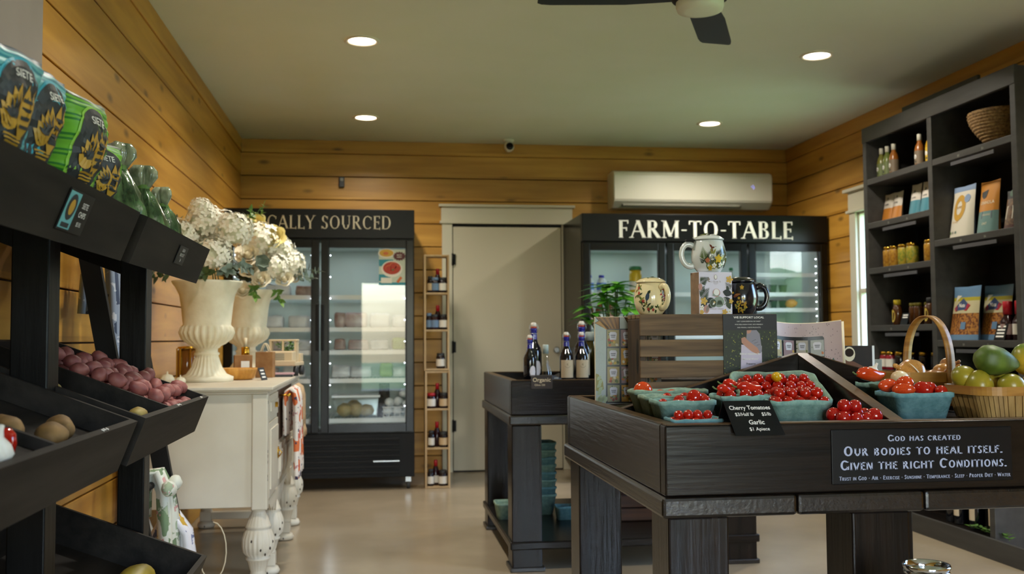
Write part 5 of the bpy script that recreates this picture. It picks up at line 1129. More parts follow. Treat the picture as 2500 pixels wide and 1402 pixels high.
def pulp_basket(name, label, loc, hx, hy, h, m, rot=(0, 0, 0), taper=.78, rim=.012, seed=0, cat='pulp basket', group=None):
    t = thing(name, label, cat, loc, 0, group); t.rotation_euler = rot; r = min(hx, hy)*.35
    def lp(k, z, wob=0.): return (hx*k, hy*k, z, wob)
    A = hx; ins = .004
    seq = [(hx*taper, hy*taper, 0, 0), (hx*.955, hy*.955, h-rim, 0), (hx, hy, h-rim+.001, 0), (hx, hy, h, .005), (hx-.005, hy-.005, h+.001, .005), (hx*.94-ins, hy*.94-ins, h-rim, .0), (hx*taper-ins, hy*taper-ins, .005, 0)]
    base = rrect(hx, hy, r, 0); n = len(base)
    L = []
    for ax, ay, z, wob in seq:
        a = [Vector((p.x*ax/hx, p.y*ay/hy, z)) for p in base]
        if wob: a = [p + Vector((0, 0, wob*noise.noise(Vector((p.x, p.y, 0))*40 + Vector((seed*3., 0, 0))))) for p in a]
        L.append(a)
    mb = MB(m); mb.loft(L); mb.build('pulp_shell', t); return t
zs = .1425
pulp_basket('pulp_basket', 'sage green pulp basket at the near corner of the low table shelf', (.70, 5.30, zs), .075, .075, .085, pulpd, seed=1)
for i in range(8): pulp_basket('pulp_basket', f'teal pulp basket in the tall nested stack under the middle table, {("lowest" if i == 0 else ORD[i]+" from the bottom") if i < 7 else "the topmost one"}', (.885, 5.42, zs+.0005+.040*i), .09, .09, .11, pulpb if i % 2 else pulpg, seed=i, group='nested pulp baskets under the middle table')
pulp_basket('pulp_basket', 'single blue pulp basket beside the nested stack on the low shelf', (.99, 5.22, zs), .05, .05, .07, pulpb, seed=9)
t = thing('low_wooden_crate', 'reddish brown wooden crate on the low shelf of the middle table', 'crate', (1.36, 5.25, zs)); rb = nmat('red-brown crate wood', '#3a2118', '#52301f', (3, 30, 30), .6, .2); mb = MB(rb)
for k in range(2): mb.box(-.22, .22, -.16, -.145, .003+.068*k, .064+.068*k, .003); mb.box(-.22, .22, .145, .16, .003+.068*k, .064+.068*k, .003)
mb.box(-.22, -.205, -.145, .145, .003, .132, .003); mb.box(.205, .22, -.145, .145, .003, .132, .003); mb.box(-.205, .205, -.145, .145, 0, .012); mb.build('crate_boards', t)
# ------------------------------------------------------------------ goods on the front display table
CX, CY = 1.261, 2.8175
def fz(x, y): return .925 - .057*max(abs(x-CX)/.559, abs(y-CY)/.5505)
# scripture sign on the front board
t = thing('scripture_sign', 'wide black sign about healing bodies on the front of the produce table', 'sign', (1.295, 2.2245, .757))
mb = MB(M['signblack']); mb.box(-.231, .231, -.0035, 0, 0, .129, .003); mb.build('sign_plate', t)
mb = MB(M['lettb']); F = front(0, -.0036, -.757); k = dict(T=.19, t=.15, ser=.06, off=.0004)
caps_fit(mb, M['lettb'], 'God has created', -.091, .099, .856, .0155, F, **k); caps_fit(mb, M['lettb'], 'Our bodies to heal itself.', -.203, .207, .823, .0235, F, **k)
caps_fit(mb, M['lettb'], 'Given the right Conditions.', -.212, .217, .790, .0235, F, **k); caps_fit(mb, M['lettb'], 'Trust in God * Air * Exercise * Sunshine * Temperance * Sleep * Proper Diet * Water', -.214, .219, .766, .0098, F, **k)
mb.build('lettering', t)
# folded price card over the rim
t = thing('price_card', 'black folded price card for cherry tomatoes and garlic on the table rim', 'sign', (.873, 2.245, .9555))
A, B_, C_ = Vector((0, 0, 0)), Vector((.010, -.0405, -.078)), Vector((.0, .05, -.048))
mb = MB(M['signblack']); up = -B_.normalized(); F = frame(B_, (1, 0, 0), up); Lf = B_.length
mb.prism([(-.060, 0), (.060, 0), (.050, Lf), (-.066, Lf)], F, .0012)
mb.loft([[A+Vector((-.066, 0, 0)), A+Vector((.05, 0, 0)), C_+Vector((.056, 0, 0)), C_+Vector((-.060, 0, 0))], [A+Vector((-.066, .001, .0006)), A+Vector((.05, .001, .0006)), C_+Vector((.056, .001, .0006)), C_+Vector((-.060, .001, .0006))]], smooth=False); mb.build('card', t)
mb = MB(M['paper']); pp = M['paper']; o_ = .0016
text(mb, pp, 'Cherry Tomatoes', -.006, .0655, .0105, F, o_, bold=.016, sx=.96); text(mb, pp, '$3/Half lb', -.024, .0495, .0088, F, o_, bold=.006, sx=.95); text(mb, pp, '$5/lb', .030, .0495, .0088, F, o_, bold=.006, sx=.95)
text(mb, pp, 'Garlic', .0, .028, .0115, F, o_, bold=.016); text(mb, pp, '$1 Apiece', .002, .012, .0088, F, o_, bold=.006); mb.build('lettering', t)

# moulded pulp baskets
def pb(label, x, y, hx, hy, h, m, seed, rot=(0, 0, 0), z=None, **k):
    return pulp_basket('pulp_basket', label, (x, y, (max(fz(x+a*hx*.78, y+b*hy*.78) for a in (-1, 0, 1) for b in (-1, 0, 1)) + .0006) if z is None else z), hx, hy, h-(.008 if h > .05 else 0), m, rot, seed=seed, **k)
pb('sage pulp basket nearest the crate, holding one big tomato at its end', .815, 2.718, .108, .05, .078, pulpd, 31)
pb('sage pulp basket, the middle one of the three in a slanted row', .792, 2.592, .088, .052, .074, pulpd, 32)
pb('green pulp basket nearest the rim corner, behind the low tray of tomatoes', .777, 2.462, .077, .058, .072, pulpg, 33)
pb('green pulp basket behind the folded price card', .945, 2.49, .072, .06, .066, pulpg, 34)
pb('shallow blue pulp tray of cherry tomatoes against the front rim', .762, 2.327, .066, .04, .032, pulpb, 35, taper=.8, rim=.008)
TR = .52; tx, ty, tz = 1.092, 2.605, .922
pb('sage pulp basket tipped up on its back edge, full of cherry tomatoes', tx, ty, .125, .085, .06, pulpd, 36, (TR, 0, 0), tz)
pb('teal pulp basket heaped with cherry tomatoes beside the price card', 1.066, 2.432, .083, .06, .062, pulpg, 37)
pb('thin pale blue pulp tray under the larger round tomatoes', 1.176, 2.318, .059, .040, .018, mat('pale blue pulp', '#8fb3bb', .9), 38, taper=.86, rim=.008)
pb('blue-green pulp basket of plum tomatoes beside the centre divider', 1.398, 2.435, .083, .068, .076, pulpb, 39)
pb('green pulp basket of peppers behind the plum tomatoes', 1.42, 2.60, .075, .07, .074, pulpg, 40)
tomc = nmat('cherry tomato skin', '#9c1108', '#b41d0b', (14, 14, 14), .1, spec=.65); tomo = nmat('orange-red tomato skin', '#b93010', '#cf4a18', (12, 12, 12), .1, spec=.65); tomd = nmat('deep red tomato skin', '#8e0f0c', '#b01810', (12, 12, 12), .1, spec=.65); yel = mat('yellow pepper skin', '#c99a14', .15, spec=.6); cal = mat('dry calyx', '#5f7440', .7)
ctm = MB(tomc); ctm.blob((0, 0, 0), (1, 1, 1), 3, .03, 1.5, 3); CT = ctm.build('cherry_tomato')
CT['label'] = 'x'; CT['category'] = 'tomato'
used = [False]; rnd = random.Random(8)
def tomato(label, p, r, group=None, m=None, name=None, sq=(1, 1, 1)):
    if not used[0]: o = CT; used[0] = True
    else: o = CT.copy(); COL.objects.link(o)
    if m: o.data = o.data.copy(); o.data.materials[0] = m
    o.location = p; o.scale = (r*sq[0], r*sq[1], r*sq[2]); o.rotation_euler = (rnd.random()*6, rnd.random()*6, rnd.random()*6) if sq == (1, 1, 1) else (0, rnd.uniform(-.2, .2), rnd.random()*3)
    o['label'] = label
    if group: o['group'] = group
    elif 'group' in o: del o['group']
    if name: o.name = name
    return o
def heap(label, group, x, y, hx, hy, zfun, r, layers, M_=None, gap=1.9, skip=0):
    """tomatoes in staggered rows; layers: how many, each smaller; zfun(x, y, k) -> height"""
    out = []
    for k in range(layers):
        ax, ay = hx-(k+.9)*r, hy-(k+.9)*r; nx, ny = max(1, int(ax*2/(gap*r))+1), max(1, int(ay*2/(gap*r))+1)
        for i in range(nx):
            for j in range(ny):
                if rnd.random() < skip: continue
                px = -ax + 2*ax*(i+.5*(j % 2)*.6)/max(1, nx-1) if nx > 1 else 0; py = -ay + 2*ay*j/max(1, ny-1) if ny > 1 else 0
                px = max(-ax, min(ax, px)) + rnd.gauss(0, r*.08); py += rnd.gauss(0, r*.08); rr = r*rnd.uniform(.88, 1.06)
                p = Vector((px, py, zfun(px, py, k)*1.)); p = (M_ @ p) if M_ else p + Vector((x, y, 0))
                out.append(tomato(label, p, rr, group))
    return out
g = 'cherry tomatoes in '
MT_ = Matrix.Translation((tx, ty, tz)) @ Matrix.Rotation(TR, 4, 'X')
hp = heap('cherry tomato in the tipped sage pulp basket', g+'the tipped basket', 0, 0, .110, .066, lambda a, b, k: .034+.0225*k, .0145, 2, MT_, skip=.06)
tomato('single yellow cherry tomato on top of the tipped pulp basket', MT_ @ Vector((-.012, .012, .079)), .0155, None, yel, 'yellow_tomato', (1.3, .9, .9))
bz = fz(1.066, 2.432)+.006
heap('cherry tomato heaped in the teal pulp basket beside the price card', g+'the teal basket', 1.066, 2.432, .078, .054, lambda a, b, k: bz+.050+.021*k, .0145, 2)
for i, (dx, dy, l) in enumerate(((-.05, .03, 'red pepper lying across the rear rim of the teal tomato basket'),)): pass
heap('cherry tomato in the shallow tray against the front rim', g+'the shallow tray', .762, 2.327, .06, .034, lambda a, b, k: fz(.762, 2.327)+.026+.018*k, .0125, 2, skip=.1)
tz2 = fz(.777, 2.462)+.008
for i, (dx, dy, dz, r) in enumerate(((-.045, .02, .052, .013), (-.02, -.01, .052, .013), (.0, .025, .058, .015), (.028, -.015, .068, .021), (.055, .005, .062, .017), (.05, -.032, .062, .014), (-.015, -.035, .056, .012), (.01, -.038, .054, .012))): tomato('cherry tomato in the green pulp basket nearest the rim corner', (.777+dx, 2.462+dy, tz2+dz), r, g+'the corner basket')
for i, (dx, dy, dz) in enumerate(((-.05, .0, .05), (-.01, .02, .056), (.03, -.01, .058), (.055, .02, .052))): tomato('cherry tomato in the middle sage basket of the slanted row', (.792+dx, 2.592+dy, fz(.792, 2.592)+.008+dz), .0145, g+'the middle basket')
tomato('large orange-red tomato at the end of the pulp basket nearest the crate', (.742, 2.712, fz(.815, 2.718)+.077), .027, None, tomo, 'large_tomato', (1, 1, .95))
for i, (dx, l) in enumerate(((.05, 'orange-red tomato low in the crate-side basket, next to the large one'), (.085, 'orange-red tomato low in the crate-side basket, second past the large one'))): tomato(l, (.742+dx, 2.712, fz(.815, 2.718)+.058), .022, None, tomo)
pep = nmat('red pepper skin', '#a8180c', '#c42a14', (12, 12, 12), .12, spec=.6)
def pepper(label, p, L, r, rz, m=pep):
    t = thing('red_pepper', label, 'pepper', p, rz); mb = MB(m); mb.tube([(L*(k/7-.5), 0, .004*math.sin(k)) for k in range(8)], [r*q for q in (.25, .8, 1, 1, .95, .8, .55, .1)], 14); mb.build('flesh', t)
    mb = MB(cal); mb.tube([(-L*.5+.002, 0, 0), (-L*.5-.008, 0, .003), (-L*.5-.014, 0, .008)], .0022, 6); mb.build('stem', t); return t
zz = fz(.945, 2.49)+.008
pepper('long red pepper on top of the basket behind the price card', (.965, 2.475, zz+.076), .075, .013, .08); pepper('small red pepper pointing at the corner basket', (.898, 2.47, zz+.072), .06, .011, .35); pepper('red pepper lying behind the two others over the card', (.93, 2.51, zz+.082), .05, .013, -.2)
for i, (dx, dy, dz) in enumerate(((-.04, -.03, .055), (0, -.035, .058), (.035, -.03, .056), (.045, .01, .06), (-.045, .015, .056))): tomato('cherry tomato in the basket behind the folded price card', (.945+dx, 2.49+dy, zz+dz), .0155, g+'the basket behind the card')
# ten larger tomatoes on the pale tray
for i, (dx, dy, dz, r) in enumerate(((-.04, -.014, .024, .0185), (-.008, -.018, .022, .0175), (.020, -.016, .022, .017), (.042, -.012, .028, .0205), (-.05, .016, .03, .019), (-.018, .018, .028, .019), (.012, .02, .03, .018), (.036, .024, .028, .018), (-.028, .004, .053, .017), (.0, .004, .052, .0165))):
    tomato(('round tomato at the card end of the front row on the pale tray', 'second tomato of the front row on the pale tray', 'third tomato of the front row on the pale tray', 'deep red tomato at the divider end of the pale tray', 'round tomato at the card end of the back row on the pale tray', 'second tomato of the back row on the pale tray', 'third tomato of the back row on the pale tray', 'last tomato of the back row, touching the divider', 'tomato sitting on top of the pale tray pile, nearer the card', 'tomato sitting on top of the pale tray pile, nearer the divider')[i], (1.176+dx, 2.318+dy, fz(1.176, 2.318)+.008+dz), r, None, tomd)
# plum tomatoes and peppers in the right-hand pair of baskets
z1 = fz(1.398, 2.435)+.008
for i, (dx, dy, dz, r, l) in enumerate(((-.045, -.03, .074, (.03, .018, .016), 'long orange plum tomato lying at the divider end of the blue-green basket'), (-.055, .03, .082, (.032, .02, .018), 'orange plum tomato behind the front one in the blue-green basket'), (-.01, .025, .088, (.026, .02, .019), 'orange plum tomato on top of the blue-green basket'), (.015, -.02, .074, (.026, .02, .02), 'red plum tomato in the middle front of the blue-green basket'), (.045, .005, .074, (.022, .018, .018), 'red plum tomato third from the divider in the blue-green basket'), (.062, -.025, .068, (.018, .016, .016), 'small red tomato at the fruit end of the blue-green basket'))):
    tomato(l, (1.398+dx, 2.435+dy, z1+dz), 1., None, tomo if i < 3 else tomc, 'plum_tomato', r)
pepper('orange-red pepper sloping down behind the centre divider', (1.352, 2.57, fz(1.42, 2.6)+.098), .10, .019, .25, tomo)
veg('small_onion', 'small pale onion among the peppers and plum tomatoes', 'onion', (1.432, 2.565, fz(1.42, 2.6)+.088), (.024, .024, .02), nmat('pale onion skin', '#cdb083', '#ddc9a6', (30, 30, 6), .35), 5, amp=.05)
garlic('garlic bulb tip showing over the orange-red pepper', (1.375, 2.62, fz(1.42, 2.6)+.092), .62, (.3, .4, 0))
# splint baskets
spl = nmat('oak splint', '#8a5c22', '#ab7a35', (6, 6, 60), .45, .1); spl2 = nmat('oak splint shade', '#7a4f1c', '#96682a', (6, 6, 60), .45, .1); splr = nmat('oak rim band', '#93642a', '#b5843f', (5, 5, 40), .4, .1); spp = nmat('pale splint', '#8a6a3a', '#b08e57', (40, 40, 5), .55, .15)
t = thing('handled_basket', 'woven splint basket with a tall bentwood handle, holding onions', 'basket', (1.595, 2.675, .9065), .0); t.scale = (1, 1, .87)
hx, hy = .145, .085
def bl(k, z): return [Vector((p.x*k, p.y*k, z)) for p in rrect(hx, hy, .03, 0)]
mb = MB(spl); 
for a, (z0, z1_) in enumerate(((.002, .026), (.028, .052), (.054, .078))):
    for half in (0, 1):
        mb.use(spl if (a+half) % 2 else spl2); k0, k1 = .86+.14*z0/.11, .86+.14*z1_/.11; base = rrect(hx, hy, .03, 0); n = len(base)
        for i in range(n):
            if (i//3 + a) % 2 != half: continue
            p, q = base[i], base[(i+1) % n]; e = 1.0 if half else .972
            mb.face([Vector((p.x*k0*e, p.y*k0*e, z0)), Vector((q.x*k0*e, q.y*k0*e, z0)), Vector((q.x*k1*e, q.y*k1*e, z1_)), Vector((p.x*k1*e, p.y*k1*e, z1_))], True)
mb.use(spl2); mb.loft([bl(.955*(.86), .001), bl(.955*.96, .082)], True, False); mb.build('weave', t)
mb = MB(splr); mb.loft([bl(.975, .080), bl(1.02, .080), bl(1.03, .112), bl(.985, .112), bl(.975, .080)], False, False, smooth=False); mb.build('rim_band', t)
mb = MB(spl); P = []
for k in range(25):
    a = PI*k/24; P.append(Vector((-.012 + .016*math.cos(a), -.0885*math.cos(a), .10 + .195*(math.sin(a)**.75))))
P = [Vector((P[0].x, P[0].y, .02))] + P + [Vector((P[-1].x, P[-1].y, .02))]
L = []
sd = Vector((.97, .17, 0))*.0135
for i, p in enumerate(P):
    tn = (P[min(i+1, len(P)-1)] - P[max(0, i-1)]).normalized(); nn = tn.cross(sd).normalized()*.0025; L.append([p - sd - nn, p + sd - nn, p + sd + nn, p - sd + nn])
mb.loft(L); mb.build('handle', t)
bx_, by_, bzz = 1.595, 2.675, fz(1.72, 2.76)+.012
ons = nmat('yellow onion skin', '#a86a28', '#cf9a54', (40, 40, 4), .22, .1, spec=.6); onb = nmat('brown onion skin', '#7d4a28', '#a5713f', (40, 40, 4), .25, .1)
def onion(label, p, r, rot, m=ons, peel=False):
    t = thing('onion', label, 'onion', p); t.rotation_euler = rot; t.scale = (r, r, r)
    mb = MB(m); mb.lathe([(.0, -.86), (.3, -.84), (.72, -.62), (.98, -.15), (1.0, .1), (.84, .5), (.5, .76), (.22, .9), (.13, 1.05), (.16, 1.25), (.1, 1.4), (0, 1.4)], 28, fl=lambda a, rr, z: rr*(1+.02*math.sin(6*a)), cap0=False, cap1=False); mb.build('bulb', t)
    if peel:
        mb = MB(M['cream']); mb.sheet(8, 4, lambda u, v: Vector((.3-.9*u + .1*math.sin(u*5), -1.02*math.cos((u-.5)*1.2)-.02, 1.0-1.7*u+.25*(v-.5)+.08*math.sin(u*9)))); mb.build('loose_skin', t)
    return t
onion('large shiny yellow onion with loose skin in the handled basket', (bx_-.085, by_-.03, bzz+.105), .046, (0, -1.1, .2), ons, True); onion('yellow onion under the large shiny one in the handled basket', (bx_-.105, by_-.035, bzz+.075), .036, (1.2, .2, .2)); onion('brown onion between the handle feet in the basket', (bx_-.005, by_-.025, bzz+.085), .036, (.6, .5, .2), onb)
onion('yellow onion behind the green avocado, inside the handle', (bx_+.045, by_+.01, bzz+.098), .04, (.3, .9, .2)); onion('small brown onion at the back of the handled basket', (bx_+.07, by_+.03, bzz+.122), .03, (1., .4, .2), onb)
t = thing('fruit_basket', 'pale wooden splint basket of green and yellow fruit at the picture edge', 'basket', (1.665, 2.392, .8930)); t.scale = (1, 1, .86)
hx2, hy2 = .165, .108
mb = MB(spp); base = rrect(hx2, hy2, .06, 0, 8); n = len(base)
for i in range(n):
    p, q = base[i], base[(i+1) % n]; a, b = p.lerp(q, .06), p.lerp(q, .94); mb.face([Vector((a.x*.86, a.y*.86, 0)), Vector((b.x*.86, b.y*.86, 0)), Vector((b.x*.97, b.y*.97, .075)), Vector((a.x*.97, a.y*.97, .075))])
mb.use(spl2); mb.loft([[Vector((p.x*.84, p.y*.84, .0005)) for p in base], [Vector((p.x*.95, p.y*.95, .076)) for p in base]], True, False); mb.build('splints', t)
mb = MB(splr); mb.loft([[Vector((p.x*k, p.y*k, z)) for p in base] for k, z in ((.975, .072), (1.0, .072), (1.01, .098), (.985, .098), (.975, .072))], False, False, smooth=False); mb.build('rim_band', t)
fb0 = fz(1.80, 2.29)+.008
avo = nmat('green avocado skin', '#3d4f14', '#5d7426', (8, 8, 30), .5); mang = nmat('yellow-green mango skin', '#76761a', '#a8922c', (6, 6, 6), .3, spec=.5); mano = nmat('golden mango skin', '#b8861c', '#cfa02c', (5, 5, 5), .3, spec=.5); mangr = nmat('green and yellow mango skin', '#4f7a26', '#c2a030', (5, 5, 9), .3, spec=.5)
t = thing('avocado', 'ridged dark green pear-shaped fruit lying on top of the fruit basket', 'avocado', (1.590, 2.375, fb0+.163)); t.rotation_euler = (.1, 1.75, .12)
mb = MB(avo); mb.lathe([(0, -.052), (.018, -.05), (.034, -.034), (.0385, -.01), (.035, .018), (.025, .042), (.015, .060), (.008, .068), (0, .069)], 32, fl=lambda a, r, z: r*(1+.025*math.cos(6*a)), cap0=False, cap1=False); mb.build('skin', t)
for i, (x, y, z, r, m, l) in enumerate(((1.545, 2.375, .098, (.034, .036, .042), mang, 'yellow-green mango at the basket end below the avocado'), (1.607, 2.335, .100, (.034, .032, .031), mang, 'lemon-shaped yellow-green mango in front, with a small stem scar'), (1.688, 2.35, .094, (.044, .036, .036), mano, 'golden mango at the picture edge, lower front'), (1.70, 2.40, .165, (.046, .04, .042), mangr, 'two-tone green and yellow mango on top at the picture edge'), (1.62, 2.425, .10, (.04, .036, .038), mangr, 'green mango hidden behind the avocado'), (1.525, 2.41, .120, (.03, .032, .032), mang, 'yellow-green mango behind the first one at the basket end'))):
    veg('mango', l, 'mango', (x, y, fb0+z), r, m, 50+i, (0, .2*i, .3*i), None, .06, 1.1)

# ------------------------------------------------------------------ slatted crate with mugs and cards
t = thing('slatted_crate', 'dark slatted wooden crate standing on the produce table under the mugs', 'crate', (1.018, 2.95, .918)); w2 = .2185; hh = .259
for sx_ in (-1, 1):
    mb = MB(M['crated']); a, b = sorted((sx_*(w2), sx_*(w2-.020))); mb.box(a, b, .0, .15, 0, hh-.0135, .003); 
    mb.use(M['blackm']); c = a-.0006 if sx_ < 0 else b+.0006; mb.face([Vector((c, .03+.008*math.cos(q*PI/8)*1.6, .13+.055*math.sin(q*PI/8))) for q in range(16)]); mb.build('end_panel', t)
for k in range(4):
    z1_ = hh - .0135 - .0 - k*.0645; z0 = max(0, z1_-.0525); mb = MB(M['crate']); mb.box(-w2-.001, w2+.001, -.010, -.0005, z0, z1_ if k else hh, .0015); mb.build('slat', t)
for k in range(3): mb = MB(M['crate']); mb.box(-w2, w2, .004+.050*k, .048+.050*k, hh-.0132, hh, .0015); mb.build('top_slat', t)
CZ = .918 + hh + .0005
# postcard clipped on the crate
t = thing('local_support_card', 'printed card about supporting local with a tote bag photo, on the crate', 'card', (1.1485, 2.9385, .96)); F = front(0, -.0022, 0)
mb = MB(mat('card black', '#17181d', .45)); mb.box(-.0875, .0875, -.002, 0, 0, .216, .001)
pw = M['paper']; text(mb, pw, 'WE SUPPORT LOCAL', -.004, .2035, .0062, F, .0003, bold=.025, sx=1.22)
for z_, s_ in ((.1925, 'LIKE "CLEAN ESSENTIALS BY DAISY"'), (.183, 'WHO SELLS NON-TOXIC, ECO-FRIENDLY'), (.1735, 'AND MINIMAL WASTE PRODUCTS.')): text(mb, M['grey'] if 0 else pw, s_, -.004, z_, .0034, F, .0003, sx=1.05)
hg = mat('print hedge', '#232a18', .5); hl = [mat('print leaf '+str(i), c, .5) for i, c in enumerate(('#3d4a22', '#6f7a2c', '#9a9a3c', '#56642a'))]
rectd(mb, hg, -.0873, .0873, .0, .167, F, .0003); rnd2 = random.Random(4)
for i in range(230):
    x, y = rnd2.uniform(-.083, .083), rnd2.uniform(.004, .162); leafd(mb, hl[rnd2.choice((0, 0, 0, 1, 2, 3))], x, y, rnd2.random()*6.28, rnd2.uniform(.004, .008), .0014, F, .0005+.00001*i*.05)
sh, sk, tb = mat('print grey shirt', '#8f8b97', .6), mat('print skin', '#c08d78', .6), mat('print tote', '#cfc3d6', .6); sh2 = mat('print shirt fold', '#6d6a76', .6)
poly(mb, tb, [(-.034, .02), (.036, .03), (.036, .118), (-.030, .122)], F, .0008); poly(mb, tb, [(-.030, .0), (.030, .002), (.036, .04), (-.034, .04)], F, .00079)
poly(mb, sh, [(-.012, .166), (.02, .167), (.030, .155), (.034, .125), (.036, .10), (.030, .093), (.02, .10), (.01, .115), (-.004, .118), (-.014, .130)], F, .0011)
poly(mb, sk, [(-.012, .166), (.004, .167), (.0, .158), (-.010, .155)], F, .0013); poly(mb, sk, [(-.030, .142), (-.018, .146), (-.010, .136), (.008, .122), (.022, .112), (.029, .098), (.022, .092), (.004, .100), (-.016, .116), (-.029, .128)], F, .0014)
for k in range(3): strip(mb, sh2, ((.004+.008*k, .132-.006*k), (.018+.006*k, .138-.008*k)), .0016, F, .0013)
text(mb, pw, 'Biblical reasoning for', -.002, .091, .0058, F, .0018, bold=.02); text(mb, pw, '"Minimal Waste"', -.002, .075, .0058, F, .0018, bold=.02); text(mb, M['dkgrey'], 'Preserve', 0, .060, .0062, F, .0018, bold=.008)
mb.build('print', t)
# gift box
t = thing('mug_gift_box', 'white gift box printed with leaves, flowers and a teacup, on the crate', 'box', (1.035, 3.005, CZ), math.radians(10)); F = front(0, -.0552, 0)
mb = MB(mat('box white card', '#dcd6e6', .5)); mb.box(-.0575, .0575, -.055, .0, 0, .131, .001); mb.use(nmat('box wood side', '#7c6552', '#94795f', (3, 30, 40), .6)); mb.box(-.0577, -.0572, -.0535, .0, .001, .1295)
p_lf, p_dk, p_yw, p_pk, p_wh, p_tx, p_gr = [mat('motif '+n, c, .5) for n, c in (('leaf', '#3f4a37'), ('dark leaf', '#2c3230'), ('yellow', '#d0a850'), ('rose', '#b98a80'), ('white', '#eceae6'), ('taupe', '#8d8076'), ('sage', '#8b988c'))]
frond(mb, p_lf, -.056, .095, .55, .035, F); frond(mb, p_lf, -.054, .045, .85, .045, F); frond(mb, p_lf, -.05, .070, 1.0, .02, F)
for a, b in ((-.056, .02), (-.035, .035), (-.03, .02)): leafd(mb, p_dk, a, b, .5, .03, .009, F, .0005)
flowerd(mb, p_yw, -.042, .040, .012, F, .0009); flowerd(mb, p_wh, -.049, .020, .008, F, .001, mc=p_yw); flowerd(mb, p_yw, -.05, .006, .008, F, .0009); ell(mb, p_pk, -.034, .015, .010, .013, F, .001); leafd(mb, p_taupe if 0 else p_tx, -.034, .004, 1.3, .024, .005, F, .0012); ell(mb, p_pk, -.054, .084, .007, .011, F, .0009)
flowerd(mb, p_yw, .048, .108, .012, F, .0009); frond(mb, p_lf, .055, .075, 2.3, .03, F, n=6); leafd(mb, p_dk, .057, .062, 2.9, .034, .012, F, .0005); leafd(mb, p_dk, .045, .07, 1.9, .02, .005, F, .0005)
leafd(mb, p_dk, .055, .03, 2.4, .035, .010, F, .0005); leafd(mb, p_lf, .05, .015, 2.0, .03, .009, F, .0006); flowerd(mb, p_wh, .047, .008, .008, F, .001, mc=p_yw); flowerd(mb, p_yw, .030, .006, .010, F, .0009); flowerd(mb, p_yw, .053, .040, .008, F, .001)
leafd(mb, p_tx, -.030, .104, .5, .012, .003, F, .0006); leafd(mb, p_tx, -.026, .104, 1.4, .011, .0025, F, .0007); leafd(mb, p_tx, -.028, .103, -.3, .010, .002, F, .0007)
ell(mb, p_tx, .0, .115, .0055, .008, F, .0006); ell(mb, p_wh, .0, .1155, .0042, .0066, F, .0008); caps(mb, p_tx, 'La Via del Te', .0, .0985, .0052, F, off=.0006, T=.14, t=.06); rectd(mb, p_tx, -.008, .008, .0955, .0962, F); rectd(mb, p_tx, -.005, .005, .0925, .093, F)
ell(mb, p_gr, .010, .038, .019, .017, F, .0006); ell(mb, p_pk, .002, .066, .013, .013, F, .0007); ell(mb, p_wh, .002, .068, .010, .010, F, .0009); poly(mb, p_gr, [(-.012, .056), (.012, .056), (.006, .066), (-.010, .064)], F, .0008)
for k in range(12): a = -PI/2 + PI*k/11; b = a + PI/11; poly(mb, p_gr, [(.028+.009*math.cos(a), .04+.012*math.sin(a)), (.028+.009*math.cos(b), .04+.012*math.sin(b)), (.028+.006*math.cos(b), .04+.009*math.sin(b)), (.028+.006*math.cos(a), .04+.009*math.sin(a))], F, .0006)
ell(mb, p_gr, -.010, .034, .013, .014, F, .001); ell(mb, p_lf, -.010, .034, .011, .012, F, .0012); flowerd(mb, p_yw, -.006, .036, .004, F, .0014); leafd(mb, p_wh, -.012, .028, .9, .012, .003, F, .0014)
for k in range(4): leafd(mb, p_lf, .004+.006*k, .026, 1.3+.2*k, .018, .003, F, .0011)
text(mb, p_tx, 'CAMELLA / CREAM', .0, .014, .0042, F, .0006, sx=1.05); mb.build('box_body', t)

# mugs with lids
MP = [(0, 0), (.034, 0), (.0365, .003), (.046, .014), (.0525, .032), (.0535, .047), (.050, .066), (.0455, .080), (.0435, .086)]
def mr(z):
    for (r0, z0), (r1, z1_) in zip(MP[2:], MP[3:]):
        if z <= z1_: return r0 + (r1-r0)*(z-z0)/(z1_-z0)
    return MP[-1][0]
def mugmap(phi):
    """(arc length, height) round the mug, phi turns the motif; faces -y at 0"""
    return lambda a, z, off=0.: Vector((math.sin(phi + a/.05)*(mr(z)+off), -math.cos(phi + a/.05)*(mr(z)+off), z))
def gfrond(mb, m, x, y, ang, L, F, off, n=9):
    for k in range(n):
        u = (k+1)/n; l = L*.5*(1.15-u)
        for sg in (1, -1): gleaf(mb, m, x+L*u*math.cos(ang), y+L*u*math.sin(ang), ang+sg*(.9-.4*u), l, l*.09, F, off)
def gflower(mb, m, x, y, r, F, off, mc=None):
    for k in range(5): a = 2*PI*k/5+.3; gleaf(mb, m, x, y, a, r, r*.36, F, off)
    if mc: ell(mb, mc, x, y, r*.2, r*.2, F, off+.0004, 8)
